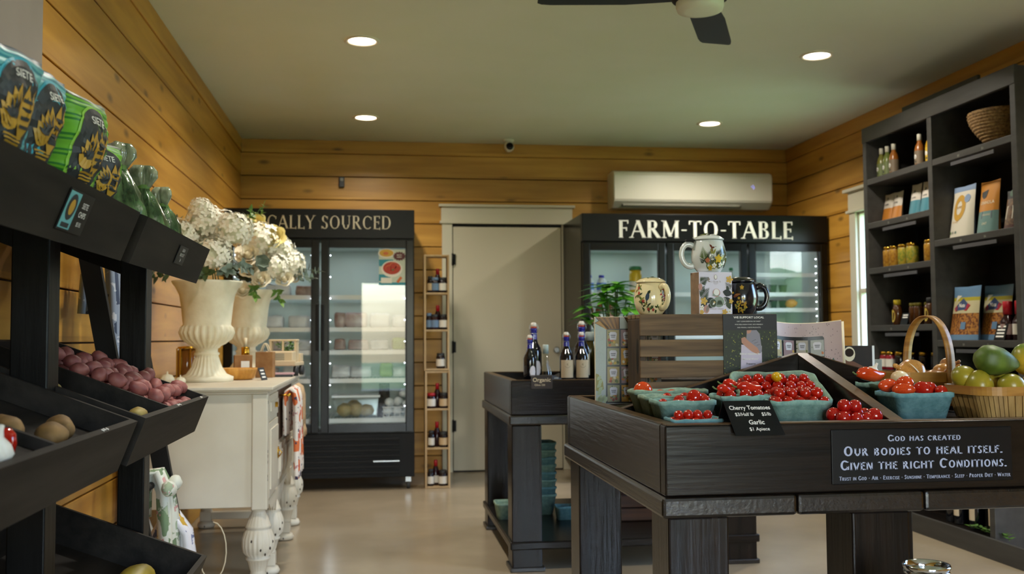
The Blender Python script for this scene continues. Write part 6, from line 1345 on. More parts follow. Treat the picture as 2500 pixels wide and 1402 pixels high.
def mug(name, label, loc, rotz, hang, glaze, lidm, deco, s=1.):
    t = thing(name, label, 'mug', loc, rotz, 'lidded mugs on the crate'); t.scale = (s, s, s*1.14)
    mb = MB(glaze); mb.lathe(MP + [(.041, .0865), (.040, .08), (.045, .03), (0, .012)], 48, cap0=False, cap1=False); deco(mb); mb.build('mug_body', t, fixn=False)
    h = Vector((math.sin(hang), -math.cos(hang), 0)); mb = MB(glaze)
    P = [h*.047 + Vector((0, 0, .072)), h*.060 + Vector((0, 0, .077)), h*.074 + Vector((0, 0, .073)), h*.083 + Vector((0, 0, .056)), h*.081 + Vector((0, 0, .036)), h*.070 + Vector((0, 0, .021)), h*.056 + Vector((0, 0, .017)), h*.046 + Vector((0, 0, .019))]
    Q = [P[0]]
    for i in range(len(P)-1):
        for u in (.5, 1.): Q.append(P[i].lerp(P[i+1], u) if u == 1 else (P[i]+P[i+1])*.5 + ((P[i]+P[i+1])*.5 - (P[max(0, i-1)]+P[min(len(P)-1, i+2)])*.5)*.14)
    mb.tube(Q, .0082, 12, up=h.cross(Vector((0, 0, 1)))); mb.build('handle', t)
    mb = MB(lidm[0]); mb.lathe([(.0405, .0872), (.047, .0878), (.0475, .0905), (.045, .092), (.036, .0975), (.02, .1015), (0, .1025)], 40, cap0=False, cap1=False); lidm[1](mb); mb.build('lid', t, fixn=False); return t
gw, gc, gn = mat('pale blue-white glaze', '#d3d8d6', .12, coat=.6), mat('cream glaze', '#ead9ab', .15, coat=.5), mat('navy glaze', '#15171f', .16, coat=.5)
k_g, k_dg, k_ol, k_r, k_y, k_w, k_br, k_bl, k_go = [mat('glaze '+n, c, .2) for n, c in (('green', '#56683a'), ('deep green', '#2e3a28'), ('olive', '#8c8a44'), ('red', '#a5303a'), ('yellow', '#d4b23c'), ('white', '#ececea'), ('brown', '#6e3a2c'), ('blue', '#39485c'), ('gold', '#b48f35'))]
def dw(mb):
    F = mugmap(.05); rr = random.Random(2)
    for k in range(26): gleaf(mb, (k_dg, k_g, k_ol, k_dg)[k % 4], -.026+.0028*k, .006+rr.random()*.016, 1.2+rr.gauss(0, .5), .024, .008, F, .0004+.00002*k)
    for x, y, a, L in ((-.030, .03, 1.75, .036), (-.018, .032, 1.25, .03), (.002, .036, .75, .034), (.020, .040, 1.0, .038), (.034, .036, 1.25, .034), (-.032, .022, 2.3, .02)): gfrond(mb, k_dg if L < .035 else k_g, x, y, a, L, F, .0010)
    for x, y, a in ((-.010, .046, 1.4), (-.008, .044, 1.9), (-.007, .046, 1.0)): gleaf(mb, k_ol, x, y, a, .018, .0028, F, .0012)
    gflower(mb, k_y, .010, .034, .013, F, .0016); gflower(mb, k_w, -.002, .016, .009, F, .0016, k_y); gflower(mb, k_w, .02, .018, .009, F, .0016, k_y); gflower(mb, k_y, -.014, .010, .009, F, .0016, k_ol); gflower(mb, mat('coral', '#c0704c', .2), -.022, .030, .008, F, .0016); gflower(mb, k_w, .034, .024, .008, F, .0016)
    gleaf(mb, k_br, -.012, .062, .3, .013, .0028, F, .001); gleaf(mb, k_br, -.008, .064, 2.3, .012, .003, F, .0012); gleaf(mb, k_br, -.008, .063, -1.8, .010, .0026, F, .0012); gleaf(mb, k_br, .0, .066, .1, .006, .0006, F, .0012)
def lidw(mb):
    for k in range(14): a = k*.45; F = frame((math.cos(a)*.028, math.sin(a)*.028, .0995), (math.cos(a), math.sin(a), -.25), (-math.sin(a), math.cos(a), 0)); leafd(mb, (k_g, k_ol, k_dg, k_w)[k % 4], -.012, 0, .6*k, .02, .006, F, .001)
mug('lidded_mug', 'pale lidded mug with a jungle leaf print, on top of the gift box', (1.035, 2.985, CZ+.1315), 0, -1.72, gw, (gw, lidw), dw, 1.02)
b = MB(M['blackm']); b.box(-.074, -.045, -.012, .008, .0835, .0895, .003); b.build('infuser_tab', bpy.data.objects['lidded_mug'])
def dc(mb):
    F = mugmap(-.45)
    for a, b_ in ((-.03, .012), (-.012, .008), (.0, .012)): pass
    tw = [(-.035, .07), (-.028, .052), (-.02, .04), (-.008, .03), (.004, .02)]
    for (xa, ya), (xb, yb2) in zip(tw, tw[1:]): gleaf(mb, k_br, xa, ya, math.atan2(yb2-ya, xb-xa), math.hypot(xb-xa, yb2-ya)*1.1, .0008, F, .0005)
    rr = random.Random(9)
    for k in range(22):
        i = k % 5; x, y = tw[i]; gleaf(mb, (k_g, k_dg, k_ol)[k % 3], x+rr.gauss(0, .005), y+rr.gauss(0, .004), rr.random()*6.28, .013, .0024, F, .0006+.00002*k)
    for k in range(16): gleaf(mb, (k_g, k_dg)[k % 2], -.02+.004*k+rr.gauss(0, .003), .012+rr.random()*.008, rr.random()*6.28, .010, .0025, F, .0006+.00002*k)
    for x, y in ((-.03, .058), (-.014, .036), (.0, .014), (.016, .012), (-.034, .072), (.05, .04), (.052, .05)): gflower(mb, k_r, x, y, .0052, F, .0012, k_y)
    gleaf(mb, k_bl, -.004, .036, 1.35, .028, .0058, F, .0012); gleaf(mb, k_dg, .0, .056, .9, .012, .0042, F, .0014); gleaf(mb, k_dg, -.004, .038, -1.5, .012, .0016, F, .0012); gleaf(mb, k_y, .008, .064, .1, .004, .0007, F, .0014)
    for k in range(14): gleaf(mb, (k_g, k_dg, k_r)[k % 3], .046+rr.gauss(0, .004), .03+.004*k*.8, rr.random()*6.28, .010, .0022, F, .0006)
def lidc(mb):
    for k in range(9): a = 3.6+k*.33; F = frame((math.cos(a)*.03, math.sin(a)*.03, .0993), (math.cos(a), math.sin(a), -.25), (-math.sin(a), math.cos(a), 0)); leafd(mb, (k_dg, k_g, k_dg)[k % 3], -.006, 0, .9*k, .016, .003, F, .001)
mug('lidded_mug', 'cream lidded mug with a painted bird and berries, beside the gift box', (.852, 3.005, CZ), 0, .40, gc, (gc, lidc), dc, 1.0)
def dn(mb):
    F = mugmap(-.35); rr = random.Random(6)
    for k in range(60): a = rr.random()*6.28; r = .0135*math.sqrt(rr.random()); gleaf(mb, (k_go, k_ol, k_go)[k % 3], .0+r*1.15*math.cos(a), .020+r*math.sin(a), a, .006, .0024, F, .0006+.00001*k)
    gflower(mb, k_go, .003, .072, .0075, F, .0008, k_y); ell(mb, k_go, .003, .072, .005, .005, F, .0009)
    for x in (-.006, .006): gflower(mb, k_go, x, .043, .0042, F, .0008, k_y)
    gleaf(mb, k_br, -.022, .046, .45, .022, .004, F, .0008); gleaf(mb, mat('copper glaze', '#8d5a34', .25), -.018, .052, .1, .018, .003, F, .001); gflower(mb, k_go, -.024, .058, .004, F, .0008)
mug('lidded_mug', 'navy lidded mug with a gold flower print, at the end of the crate', (1.148, 3.01, CZ), 0, 1.5, gn, (gn, lambda mb: None), dn, 1.02)
b = MB(M['steel']); b.box(.045, .064, -.01, .006, .0845, .0868, .001); b.build('infuser_tab', bpy.data.objects['lidded_mug.002'])

# boards and books beside the crate
sky_, bark, frm = mat('print pale sky', '#a9b3b0', .5), mat('print bark', '#7c5526', .5), mat('print black frame', '#0d0e10', .4); bark2, bark3 = mat('print bark dark', '#2c1e12', .5), mat('print bark light', '#a87a35', .5)
pcol = [mat('packet '+str(i), c, .5) for i, c in enumerate(('#8d8a6a', '#b98a32', '#8f9587', '#7d4a44', '#9a8a5c', '#8a6f74', '#a59c90', '#9a9c98'))]; plab = mat('packet label', '#c5c2cc', .5); pveg = [mat('packet veg '+str(i), c, .5) for i, c in enumerate(('#5c6b34', '#b0632a', '#8d3b2a', '#b89a44', '#45502c', '#c7bfa6'))]
def packet(mb, x0, x1, y0, y1, F, i):
    rr = random.Random(i); rectd(mb, pcol[i % 8], x0, x1, y0, y1, F, .0009); w_, h_ = x1-x0, y1-y0
    for k in range(9): ell(mb, pveg[(i+k) % 6], x0+w_*(.12+.76*rr.random()), y0+h_*(.08+.34*rr.random()), w_*.13, h_*.08, F, .001+.00002*k, 8, rr.random()*3)
    for k in range(5): leafd(mb, pveg[(k*4) % 6], x0+w_*rr.random()*.8, y0+h_*(.5+.4*rr.random()), rr.random()*6, w_*.2, w_*.05, F, .0011)
    poly(mb, plab, [(x0+w_*.25, y0+h_*.4), (x0+w_*.75, y0+h_*.4), (x0+w_*.82, y0+h_*.78), (x0+w_*.7, y0+h_*.88), (x0+w_*.3, y0+h_*.88), (x0+w_*.18, y0+h_*.78)], F, .0013)
    rectd(mb, M['dkgrey'], x0+w_*.3, x0+w_*.7, y0+h_*.66, y0+h_*.70, F, .0015); rectd(mb, M['dkgrey'], x0+w_*.34, x0+w_*.66, y0+h_*.54, y0+h_*.57, F, .0015); rectd(mb, M['dkgrey'], x0+w_*.32, x0+w_*.68, y0+h_*.60, y0+h_*.62, F, .0015)
t = thing('seed_packet_board', 'tall board with a tree picture and framed seed packets, beside the crate end', 'board', (.806, 3.165, .889), math.radians(-4)); F = front(0, -.0112, 0)
mb = MB(M['cream']); mb.box(-.10, .10, -.011, 0, 0, .285, .001); rectd(mb, sky_, -.0985, .10, .001, .284, F)
for P, m in (([(-.095, .284), (-.060, .245), (-.02, .245), (-.02, .284)], bark), ([(-.098, .265), (-.08, .255), (-.062, .243), (-.05, .247), (-.06, .258), (-.085, .272)], bark3), ([(.0, .284), (.022, .245), (.05, .245), (.038, .284)], bark)): poly(mb, bark2, [(x+(.003 if x > sum(q[0] for q in P)/len(P) else -.003), y) for x, y in P], F, .0007); poly(mb, m, P, F, .0009)
for k in range(7): strip(mb, (bark2, bark3)[k % 2], ((-.088+.009*k, .283), (-.056+.005*k, .247)), .0014, F, .0011)
for k in range(4): strip(mb, (bark2, bark3)[k % 2], ((.005+.008*k, .283), (.026+.006*k, .247)), .0014, F, .0011)
poly(mb, frm, [(-.066, .003), (.10, .003), (.10, .246), (-.062, .246)], F, .0007)
for r in range(4):
    for c_ in range(4): packet(mb, -.060+.046*c_, -.020+.046*c_, .008+.060*r, .062+.060*r, F, r*4+c_)
ga, gb = mat('print artichoke', '#8f8a4a', .5), mat('print pale leaf', '#a3b08c', .5)
poly(mb, ga, [(-.098, .10), (-.09, .098), (-.075, .075), (-.072, .05), (-.085, .04), (-.098, .045)], F, .0009)
for k in range(5): leafd(mb, gb, -.094+.004*(k % 2), .03+.012*k, .8, .02, .006, F, .0011)
for k in range(5): leafd(mb, gb, -.096+.006*k, .004+.006*(k % 2), 1.1, .024, .006, F, .0012)
rr = random.Random(1)
for k in range(70): ell(mb, M['grey'], rr.uniform(-.097, -.07), rr.uniform(.11, .235), .0007, .0007, F, .0009, 5)
mb.build('print', t)
spk = mat('print speckled pink', '#b9a3a3', .5)
def bent(label, x, y, z, wd, h, front_print, seed, lean=.06):
    """a large limp card bowed between its ends"""
    t = thing('seed_packet_poster', label, 'poster', (x, y, z), 0, None)
    def Fb(a, b, off=0.): u = a/wd; return Vector((a + .012*b, .045*(u*2-1)**2*-1 + lean*b - off, b + .022*(u*2-1)**2*0 + (.010*(2*u-1)**2 if b > h*.8 else .010*(2*u-1)**2*b/(h*.8))))
    mb = MB(M['cream']); n = 32
    V = [[Fb(wd*i/n, h*j, o) for j, o in ((0, .0015), (1, .0015), (1, -.0015), (0, -.0015))] for i in range(n+1)]; mb.loft(V)
    if front_print:
        mb.use(spk)
        for i in range(n): a, b = wd*i/n, wd*(i+1)/n; mb.face([Fb(a, .001, .0021), Fb(b, .001, .0021), Fb(b, h-.002, .0021), Fb(a, h-.002, .0021)], True)
        rr = random.Random(seed)
        for k in range(170): a, b = rr.uniform(.006, wd-.006), rr.uniform(.02, h-.006); mb.use(M['dkgrey']); mb.face([Fb(a-.0007, b-.0012, .0024), Fb(a+.0007, b-.0012, .0024), Fb(a+.0007, b+.0012, .0024), Fb(a-.0007, b+.0012, .0024)])
        mb.use(frm)
        for i in range(n):
            a, b = max(.0, wd*i/n), min(wd*(i+1)/n, wd*.80)
            if b > a: mb.face([Fb(a, .02, .0027), Fb(b, .02, .0027), Fb(b, h*.80-(.006 if b >= wd*.79 else 0), .0027), Fb(a, h*.80, .0027)])
        for r in range(3):
            for c_ in range(4): packet(mb, .006+.050*c_, .048+.050*c_, h*.80-.012-.058*(r+1)+.004, h*.80-.012-.058*r, lambda a, b, off=0.: Fb(a, b, off*3+.0024), 20+r*4+c_)
        for k in range(12): a = wd*(.86+.12*rr.random()); leafd(mb, mat('print fern', '#4a6660', .5) if k == 0 else mb.mats[-1], a, .02+.006*k, 1.2+.4*rr.random(), .03, .005, lambda q, b, off=0.: Fb(min(q, wd), b, off+.0022), .0008)
    mb.build('print', t); return t
bent('bowed speckled poster with framed seed packets behind the divider peak', 1.292, 3.165, .915, .250, .236, True, 3)
bent('second bowed poster sheet tucked behind the speckled one', 1.305, 3.195, .915, .262, .232, False, 4, .07)
t = thing('coffee_book', 'book standing upright with a coffee cup on its dark cover', 'book', (1.655, 3.30, .898), math.radians(2)); F = front(0, -.0142, 0)
mb = MB(M['paper']); mb.box(-.088, .086, -.012, .0, .001, .172); mb.use(mat('cover brown black', '#1d1513', .4)); mb.box(-.09, .088, -.014, -.0121, 0, .174, .0005); mb.box(-.09, .088, .0001, .0018, 0, .174, .0005)
skn = mat('cover warm skin', '#6b3f26', .5); poly(mb, skn, [(-.088, .004), (.076, .004), (.077, .088), (.05, .098), (.01, .118), (-.03, .128), (-.088, .13)], F, .0004); ell(mb, M['cream'], -.008, .145, .022, .026, F, .0006); ell(mb, mat('print coffee', '#1a0f0a', .3), -.008, .150, .017, .015, F, .0008)
rectd(mb, M['paper'], .079, .0878, .0, .174, F, .0005); mb.build('cover', t)
t = thing('thin_booklet', 'thin grey booklet edge beside the coffee cover book', 'book', (1.765, 3.31, .898)); mb = MB(M['grey']); mb.box(-.015, .012, -.01, 0, 0, .125, .001); mb.build('pages', t)
# tin cup on a low stool right in front
t = thing('low_stool', 'dark low stool before the table, below the picture', 'stool', (1.155, 1.98, 0)); mb = MB(M['dwx']); mb.box(-.09, .09, -.09, .09, .50, .525, .004); mb.build('seat', t)
for a in (-1, 1):
    for b_ in (-1, 1): mb = MB(M['dwz']); mb.box(a*.07-.015, a*.07+.015, b_*.07-.015, b_*.07+.015, 0, .4995, .002); mb.build('leg', t)
t = thing('tin_cup', 'shiny tin cup at the bottom edge of the picture before the table', 'cup', (1.155, 1.98, .5255)); t.rotation_euler = (0, 0, .3)
mb = MB(M['chrome']); mb.lathe([(.034, 0), (.036, .003), (.044, .085), (.0475, .0885), (.049, .095), (.0475, .0985), (.045, .097), (.042, .085), (.035, .006), (0, .005)], 48, cap1=False); mb.lathe([(.0445, .078), (.047, .080), (.047, .084), (.0445, .086)], 48, cap0=False, cap1=False); mb.build('cup_wall', t)
# ------------------------------------------------------------------ tall dark shelving unit on the window wall
XB = XR - .0265; Y0, Y1, YM = 4.545, 6.13, 5.335
t = thing('tall_shelving_unit', 'tall charcoal shelving unit with two bays against the window wall', 'shelving unit', (0, 0, 0)); sw = M['shelfw']; si = M['shelfi']; XFc = 3.2
FAR = (2.132, 1.843, 1.545, 1.172); NEAR = (2.128, 1.655, 1.078); CT_ = .885
for y in (Y0, YM-.022, Y1-.045):
    mb = MB(sw); mb.box(XFc, XB, y, y+.045, CT_, 2.476, .003); mb.build('upright', t)
mb = MB(sw); mb.box(XFc-.004, XFc+.02, Y0-.002, Y1+.002, 2.381, 2.480, .003); mb.build('top_rail', t)
mb = MB(si); mb.box(XB-.012, XB-.0005, Y0+.046, Y1-.046, CT_, 2.44); mb.build('back_panel', t)
mb = MB(sw); mb.box(XFc+.021, XB-.0125, Y0+.046, Y1-.046, 2.44, 2.458); mb.build('top_panel', t)
for zz, a, b in [(z, YM+.0232, Y1-.0452) for z in FAR] + [(z, Y0+.0452, YM-.0222) for z in NEAR]:
    mb = MB(sw); mb.box(XFc+.002, XB-.013, a, b, zz-.038, zz, .003); sh_ = mb.build('shelf', t)
    if zz < 2.0 or b < 5.4:
        mb = MB(mat('label strip', '#4b4a4e', .45) if 'lstrip' not in M else M['lstrip']); M['lstrip'] = mb.mats[0]; c = (a+b)/2; mb.box(XFc-.002, XFc+.0015, c-.22, c+.17, zz-.070, zz-.050, .001); mb.build('label_strip', sh_)
        mb = MB(M['grey']); F = frame((XFc+.0018, c+.1, zz-.03), (0, -1, 0), (0, 0, 1)); text(mb, M['grey'], '$8', .0, .0, .014, F, .0004); text(mb, M['grey'], '$6', .22, .0, .014, F, .0004); mb.build('price_sticker', sh_)
mb = MB(sw); mb.box(3.0, XB, Y0-.02, Y1+.02, CT_-.04, CT_-.0005, .004); mb.build('counter', t)
for y in (Y0, Y1-.045): mb = MB(sw); mb.box(3.02, XB, y, y+.045, .0, CT_-.0405, .003); mb.build('base_side', t)
mb = MB(sw); mb.box(3.0, 3.019, Y0-.3, Y1+.02, .0, .103, .003); mb.build('kick_board', t)
mb = MB(M['dwy']); mb.box(3.0195, XB, Y0+.046, Y1-.046, .06, .0985); mb.build('shelf', t)
mb = MB(si); mb.box(XB-.012, XB-.0005, Y0+.046, Y1-.046, .099, CT_-.041); mb.build('back_panel', t)
t = thing('plain_sign_board', 'long grey plain board lying on top of the tall shelving unit', 'board', (3.32, 5.42, 2.481)); mb = MB(sw); mb.box(-.01, .01, -.40, .40, 0, .075, .003); mb.build('board', t)

W_ = -PI/2                                                          # goods face -x
def jar(name, label, cat, y, z, prof, body, capm, cr0, cz, lab, group, x=3.29, cap_r=None):
    return simple_bottle(name, label, cat, (x, y, z+.0005), prof, body, capm, cap_r or prof[-1][0]+.002, cz[0], cz[1], lab, group, W_)
dress = [mat('dressing '+n, c, .25) for n, c in (('herb', '#7d7a36'), ('olive', '#6f7a3a'), ('amber', '#9a5a20'), ('yellow', '#c79a1e'))]
DP = [(.026, 0), (.030, .006), (.030, .11), (.024, .135), (.014, .155), (.0125, .175)]
plb = [mat('herb label', '#6f7a4c', .5), mat('taupe label', '#7d6c58', .5), mat('sun label', '#cda92a', .5)]
for y, b, l, tx_ in ((6.05, 0, 0, 'green-labelled dressing bottle nearest the far upright on the top shelf'), (5.975, 1, 0, 'second green-labelled dressing bottle on the top shelf'), (5.895, 2, 1, 'amber dressing bottle with a taupe label, third on the top shelf'), (5.59, 2, 1, 'amber dressing bottle with a taupe label, alone past the gap on the top shelf'), (5.47, 3, 2, 'yellow-labelled dressing bottle nearest the middle upright on the top shelf')):
    t = jar('dressing_bottle', tx_, 'bottle', y, FAR[0], DP, dress[b], M['white'], .014, (.165, .205), (.02, .10, plb[l], .030), 'dressing bottles on the top shelf')
    mb = MB(M['paper']); G = lambda a, z, off=0.: Vector((math.sin(a/.031)*(.0313+off), -math.cos(a/.031)*(.0313+off), z)); ell(mb, M['paper'], 0, .065, .012, .014, G, .0003); ell(mb, M['dkgrey'], .004, .035, .006, .006, G, .0003); mb.build('printed_badge', t)
def flat_bag(name, label, y, z, W, Hh, th, bands, deco=None, x=3.31, cat='bag', group=None, lean=.12, folded=False):
    """standing pouch; bands: [(v, material)] from the bottom up"""
    t = thing(name, label, cat, (x, y, z+.001), W_, group)
    def S_(sg):
        def fn(a, v, off=0.):
            k = max(-1, min(1, 2*a/W)); d = th*(1-k*k)**.5*(max(0, 1-v)**.6 if not folded else (1 if v < .8 else max(0, 1-(v-.8)*5)))*(1 if not folded else 1) + .001
            return Vector((a*(1-.05*math.sin(PI*v)), sg*(d+off) + lean*Hh*v, Hh*v + (.004*abs(k) if v > .9 else 0)))
        return fn
    F1, F2 = S_(-1), S_(1)
    def mf(u, v):
        m = bands[0][1]
        for q, mm in bands:
            if v >= q: m = mm
        return m
    mb = MB(bands[0][1]); mb.sheet(12, 30, lambda a, b: F1((a-.5)*W, b), mf=mf); mb.sheet(8, 10, lambda a, b: F2((a-.5)*W, b), mf=lambda a, b: bands[-1][1])
    if deco: deco(mb, lambda a, b, off=0.: F1(a, b/Hh, off+.0008))
    mb.build('bag_body', t, fixn=False); return t
wpk, opk, tpk, kpk = mat('white pouch', '#cfc6ba', .5), mat('orange pouch', '#c07a2c', .5), mat('teal pouch', '#3f8090', .5), mat('slate pouch', '#56606a', .5)
def dlogo(mb, F): text(mb, M['dkgrey'], 'COFFEE', 0, .112, .010, F, .0006, bold=.01); leafd(mb, M['dkgrey'], -.008, .15, .6, .02, .006, F, .0006); leafd(mb, M['dkgrey'], .006, .15, 2.2, .02, .006, F, .0006)
for y, b2, l in ((6.03, opk, 'white and orange pouch nearest the far upright, second shelf'), (5.915, opk, 'white and orange pouch beside its twin on the second shelf'), (5.70, tpk, 'white and teal pouch standing tallest on the second shelf'), (5.575, tpk, 'white and teal pouch half hidden by the middle upright')): flat_bag('coffee_pouch', l, y, FAR[1], .112, .185 if b2 == opk else .20, .028, [(0, b2), (.5, wpk)], dlogo, group='pouches on the second shelf')
pic = [nmat('pickle '+n, a, b, (50, 50, 50), .3) for n, a, b in (('amber', '#8a5a1a', '#b58a30'), ('mixed', '#6a7a2a', '#b79a34'))]
JP = [(.034, 0), (.038, .006), (.038, .105), (.032, .118)]
for y, p, l in ((5.985, 0, 'amber pickle jar nearest the far upright, third shelf'), (5.91, 0, 'amber pickle jar, second on the third shelf'), (5.80, 1, 'green and yellow pickle jar, third on the third shelf'), (5.70, 1, 'green and yellow pickle jar, fourth on the third shelf'), (5.50, 0, 'amber pickle jar nearest the middle upright, third shelf')): jar('pickle_jar', l, 'jar', y, FAR[2], JP, pic[p], M['brass'], .035, (.112, .134), None, 'pickle jars on the third shelf', cap_r=.036)
hny, ylc, ylb = mat('honey', '#4a2a10', .15), mat('yellow cap', '#b9a01e', .4), mat('yellow oval label', '#c9b04a', .5)
HP = [(.026, 0), (.03, .005), (.031, .08), (.026, .115), (.02, .13)]
for y, s, l in ((5.90, 1, 'honey bottle with a yellow cap and oval label, nearest the far upright'), (5.52, 1, 'dark honey bottle with an oval label beside the middle upright')):
    t = jar('honey_bottle', l, 'bottle', y, FAR[3], HP, hny, ylc if y > 5.7 else M['dkgrey'], .02, (.128, .16), None, 'honey on the fourth shelf'); mb = MB(ylb); G = lambda a, z, off=0.: Vector((math.sin(a/.031)*(.0317+off), -math.cos(a/.031)*(.0317+off), z)); ell(mb, ylb, 0, .058, .019, .04, G, .0004); mb.build('paper_label', t)
for y, l in ((5.755, 'small dark honey jar behind the black card'), (5.70, 'second small dark honey jar behind the black card'), (5.585, 'small dark honey jar with a dull gold cap before the last bottle')): jar('honey_jar', l, 'jar', y, FAR[3], [(.026, 0), (.03, .005), (.03, .10), (.026, .118)], hny, mat('dull gold cap', '#7a7020', .4), .028, (.115, .135), None, 'honey jars on the fourth shelf', x=3.32)
def shelf_card(label, y, z, w_, h_, n, x=3.235):
    t = thing('price_card', label, 'sign', (x, y, z+.0005), W_); mb = MB(M['signblack']); F = frame((0, 0, 0), (1, 0, 0), (0, .3, 1)); mb.prism([(-w_/2, 0), (w_/2, 0), (w_/2, h_), (-w_/2, h_)], F, .003, -.003)
    for k in range(n): rectd(mb, M['paper'], -w_*.36, w_*.36, h_*(.78-.2*k), h_*(.88-.2*k), F, .0006)
    mb.build('card', t)
shelf_card('small black price card with white lines before the dark honey jars', 5.735, FAR[3], .08, .075, 2); shelf_card('slanted black price card with white lines before the red-capped bottles', 4.79, NEAR[2], .09, .09, 4)
pkj = mat('pink preserve', '#8f1c2c', .2)
for y, x, l in ((6.05, 3.28, 'pink-labelled preserve jar nearest the far side on the counter'), (5.975, 3.28, 'pink-labelled preserve jar, second on the counter'), (5.90, 3.30, 'dark preserve jar, third on the counter'), (5.82, 3.34, 'dark preserve jar, fourth on the counter'), (5.72, 3.36, 'dark preserve jar at the back near the onion basket handle'), (5.62, 3.38, 'last preserve jar at the back beside the basket handle')): jar('preserve_jar', l, 'jar', y, CT_, [(.029, 0), (.033, .005), (.033, .085), (.028, .1)], pkj if x < 3.29 else amb, M['brass'], .03, (.095, .118), (.02, .07, wl, .033) if x < 3.29 else None, 'preserve jars on the counter', x=x, cap_r=.031)
# near bay
t = thing('woven_bowl', 'round woven seagrass bowl on the top shelf of the near bay', 'bowl', (3.372, 4.905, NEAR[0]+.001)); t.scale = (.95, .95, 1); wv = nmat('seagrass weave', '#6d5232', '#a98654', (70, 70, 70), .8, .6, (90, 90, 90))
mb = MB(wv)
L = []
for k in range(46):
    u = k/45; z = .015 + .175*u; r = .085 + .095*math.sin(PI/2*min(1, u*1.05)); r += .004*math.sin(u*PI*2*11); L.append((r, z))
mb.lathe([(.0, 0), (.08, 0)] + L + [(.17, .19), (.15, .12), (.08, .03), (0, .03)], 60, fl=lambda a, r, z: r*(1+.012*math.sin(26*a + z*900)), cap0=False, cap1=False); mb.build('weave', t)
blt = mat('pale blue print', '#7f93b0', .5); gold_ = mat('mustard print', '#b98f3c', .5); crm = mat('chalk pouch', '#cfc8b8', .45)
def dw1(mb, F):
    for i in range(24): a, b = 2*PI*i/24, 2*PI*(i+1)/24; mb.use(gold_); mb.face([F(.055*math.cos(a), .175+.075*math.sin(a), .0006), F(.055*math.cos(b), .175+.075*math.sin(b), .0006), F(.026*math.cos(b), .175+.04*math.sin(b), .0006), F(.026*math.cos(a), .175+.04*math.sin(a), .0006)])
    ell(mb, blt, .06, .225, .024, .024, F, .001, 12); text(mb, gold_, 'PUFFS', 0, .17, .016, F, .001, bold=.01); text(mb, gold_, 'SEA SALT', -.02, .09, .012, F, .0006)
    for k, m in enumerate((leafb, M['grey'], leafe)): ell(mb, m, -.06+.03*k, .035, .010, .008, F, .0006, 8)
flat_bag('puffs_pouch', 'big white snack pouch with a mustard ring print on the near bay shelf', 5.20, NEAR[1], .21, .30, .05, [(0, crm), (.90, blt)], dw1, lean=.08)
orf = mat('orange film', '#b97a28', .4); tlf = mat('sage film', '#5f7f7c', .45)
def dw2(mb, F):
    poly(mb, M['dkgrey'], [(-.05, .235), (.01, .245), (.0, .205), (-.022, .195), (-.045, .21)], F, .0008); text(mb, M['cream'], 'GRANOLA', .01, .165, .018, F, .0008, bold=.01); rectd(mb, kpk, -.02, .06, .085, .125, F, .0008); text(mb, M['cream'], 'ORGANIC', .02, .10, .010, F, .0012); text(mb, M['cream'], 'OAT', .015, .05, .014, F, .0008)
flat_bag('granola_pouch', 'orange and sage pouch with a dark emblem on the near bay shelf', 4.96, NEAR[1], .17, .29, .045, [(0, tlf), (.42, orf)], dw2, lean=.08)
def dw3(mb, F): poly(mb, crm, [(-.03, .06), (.03, .06), (.028, .13), (-.028, .13)], F, .0008); ell(mb, mat('leafy top', '#3f5c48', .5), 0, .20, .025, .02, F, .0008)
flat_bag('herb_pouch', 'small brown clear pouch with a cream label near the end upright', 4.76, NEAR[1], .11, .21, .03, [(0, mat('maroon base', '#4d2a26', .4)), (.12, nmat('dried mix', '#4a3424', '#7d5e44', (60, 60, 60), .4)), (.8, M['dkgrey'])], dw3, lean=.1)
nut = nmat('mixed nuts', '#5d2f14', '#a8702f', (80, 80, 80), .4, lo=.42, hi=.58); bz_ = mat('blue zip film', '#5f7f9e', .35); ylw = mat('mustard band', '#a59a2c', .45)
def dnut(mb, F):
    poly(mb, mat('emblem blue', '#3a4a6e', .5), [(-.07, .185), (.0, .235), (.065, .195), (.04, .17), (-.05, .165)], F, .0012); poly(mb, redc, [(-.08, .18), (-.055, .195), (-.04, .168), (-.06, .16)], F, .001); poly(mb, redc, [(.05, .205), (.075, .195), (.05, .165), (.03, .165)], F, .001); text(mb, M['paper'], 'Nuts', .0, .185, .022, F, .0016, bold=.02); rectd(mb, bz_, .02, .06, .06, .10, F, .001)
    poly(mb, crm, [(-.075, .215), (-.02, .25), (-.07, .252)], F, .0006)
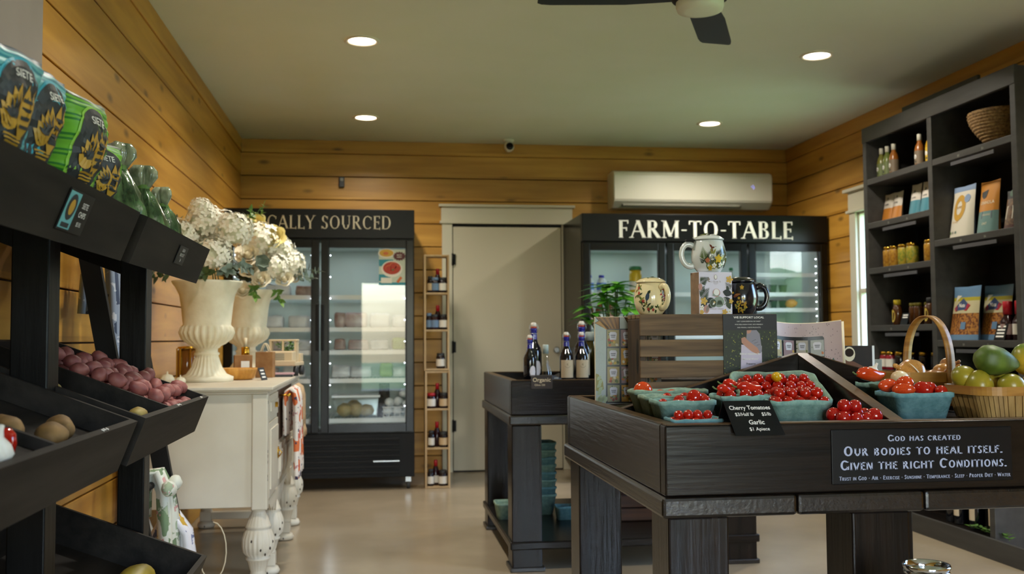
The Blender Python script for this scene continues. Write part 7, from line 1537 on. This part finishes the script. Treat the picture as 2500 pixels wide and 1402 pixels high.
for y, x, l in ((5.165, 3.28, 'blue-trimmed bag of mixed nuts in front on the lower near shelf'), (5.03, 3.38, 'second blue-trimmed bag of nuts tilted behind the first')): flat_bag('nut_bag', l, y, NEAR[2], .255, .30, .05, [(0, bz_), (.09, nut), (.50, mat('cream print', '#b9b08c', .45) if 'cpr' not in M else M['cpr']), (.75, ylw), (.80, bz_)], dnut, x=x, lean=.10, group='bags of mixed nuts')
RP = [(.032, 0), (.036, .006), (.036, .10), (.02, .13), (.017, .14)]
for y, l in ((4.79, 'red-capped dark bottle behind the slanted price card'), (4.69, 'red-capped dark bottle beside the end upright')): jar('syrup_bottle', l, 'bottle', y, NEAR[2], RP, winec, redc, .022, (.135, .205), (.03, .085, mat('blush label', '#a58a86', .5) if y > 4.7 else wl, .036), 'red-capped bottles on the near shelf', cap_r=.024)
# dark bottles along the lower shelf with a garland
OP = [(.034, 0), (.038, .005), (.038, .17), (.03, .20), (.016, .225), (.015, .26)]
for i, (y, l) in enumerate(((5.03, 'dark bottle with a pale label standing first on the low shelf, by the table leg'), (4.955, 'dark bottle with a pale label, second along the low shelf'), (4.815, 'dark bottle with a pale label, third along the low shelf'), (4.65, 'dark bottle with a pale label, fourth along the low shelf'))):
    t = jar('dark_bottle', l, 'bottle', y, .0985, OP, oil, M['dkgrey'], .017, (.25, .30), None, 'dark bottles on the low shelf', x=3.10)
    if i: mb = MB(labk); G = lambda a, z, off=0.: Vector((math.sin(a/.0385)*(.0387+off), -math.cos(a/.0385)*(.0387+off), z)); [mb.face([G(-.026+.0087*k, .045), G(-.026+.0087*(k+1), .045), G(-.026+.0087*(k+1), .13), G(-.026+.0087*k, .13)], True) for k in range(6)]; mb.build('paper_label', t)
t = thing('ivy_garland', 'trailing green ivy garland lying before the dark bottles on the low shelf', 'garland', (3.05, 4.62, .1045)); mb = MB(leafb); P = [(.01*math.sin(k*1.1), -.14+.03*k, .003+.012*abs(math.sin(k*.9))) for k in range(11)]; mb.tube(P, .002, 6)
for i, p in enumerate(P):
    for j in range(3): b_ = i*1.7+j*2.1; leaf_mesh(mb, Vector(p)+Vector((0, 0, .004)), (math.cos(b_), math.sin(b_), .5), (0, 0, 1), .035, .011)
mb.build('vine', t, fixn=False)
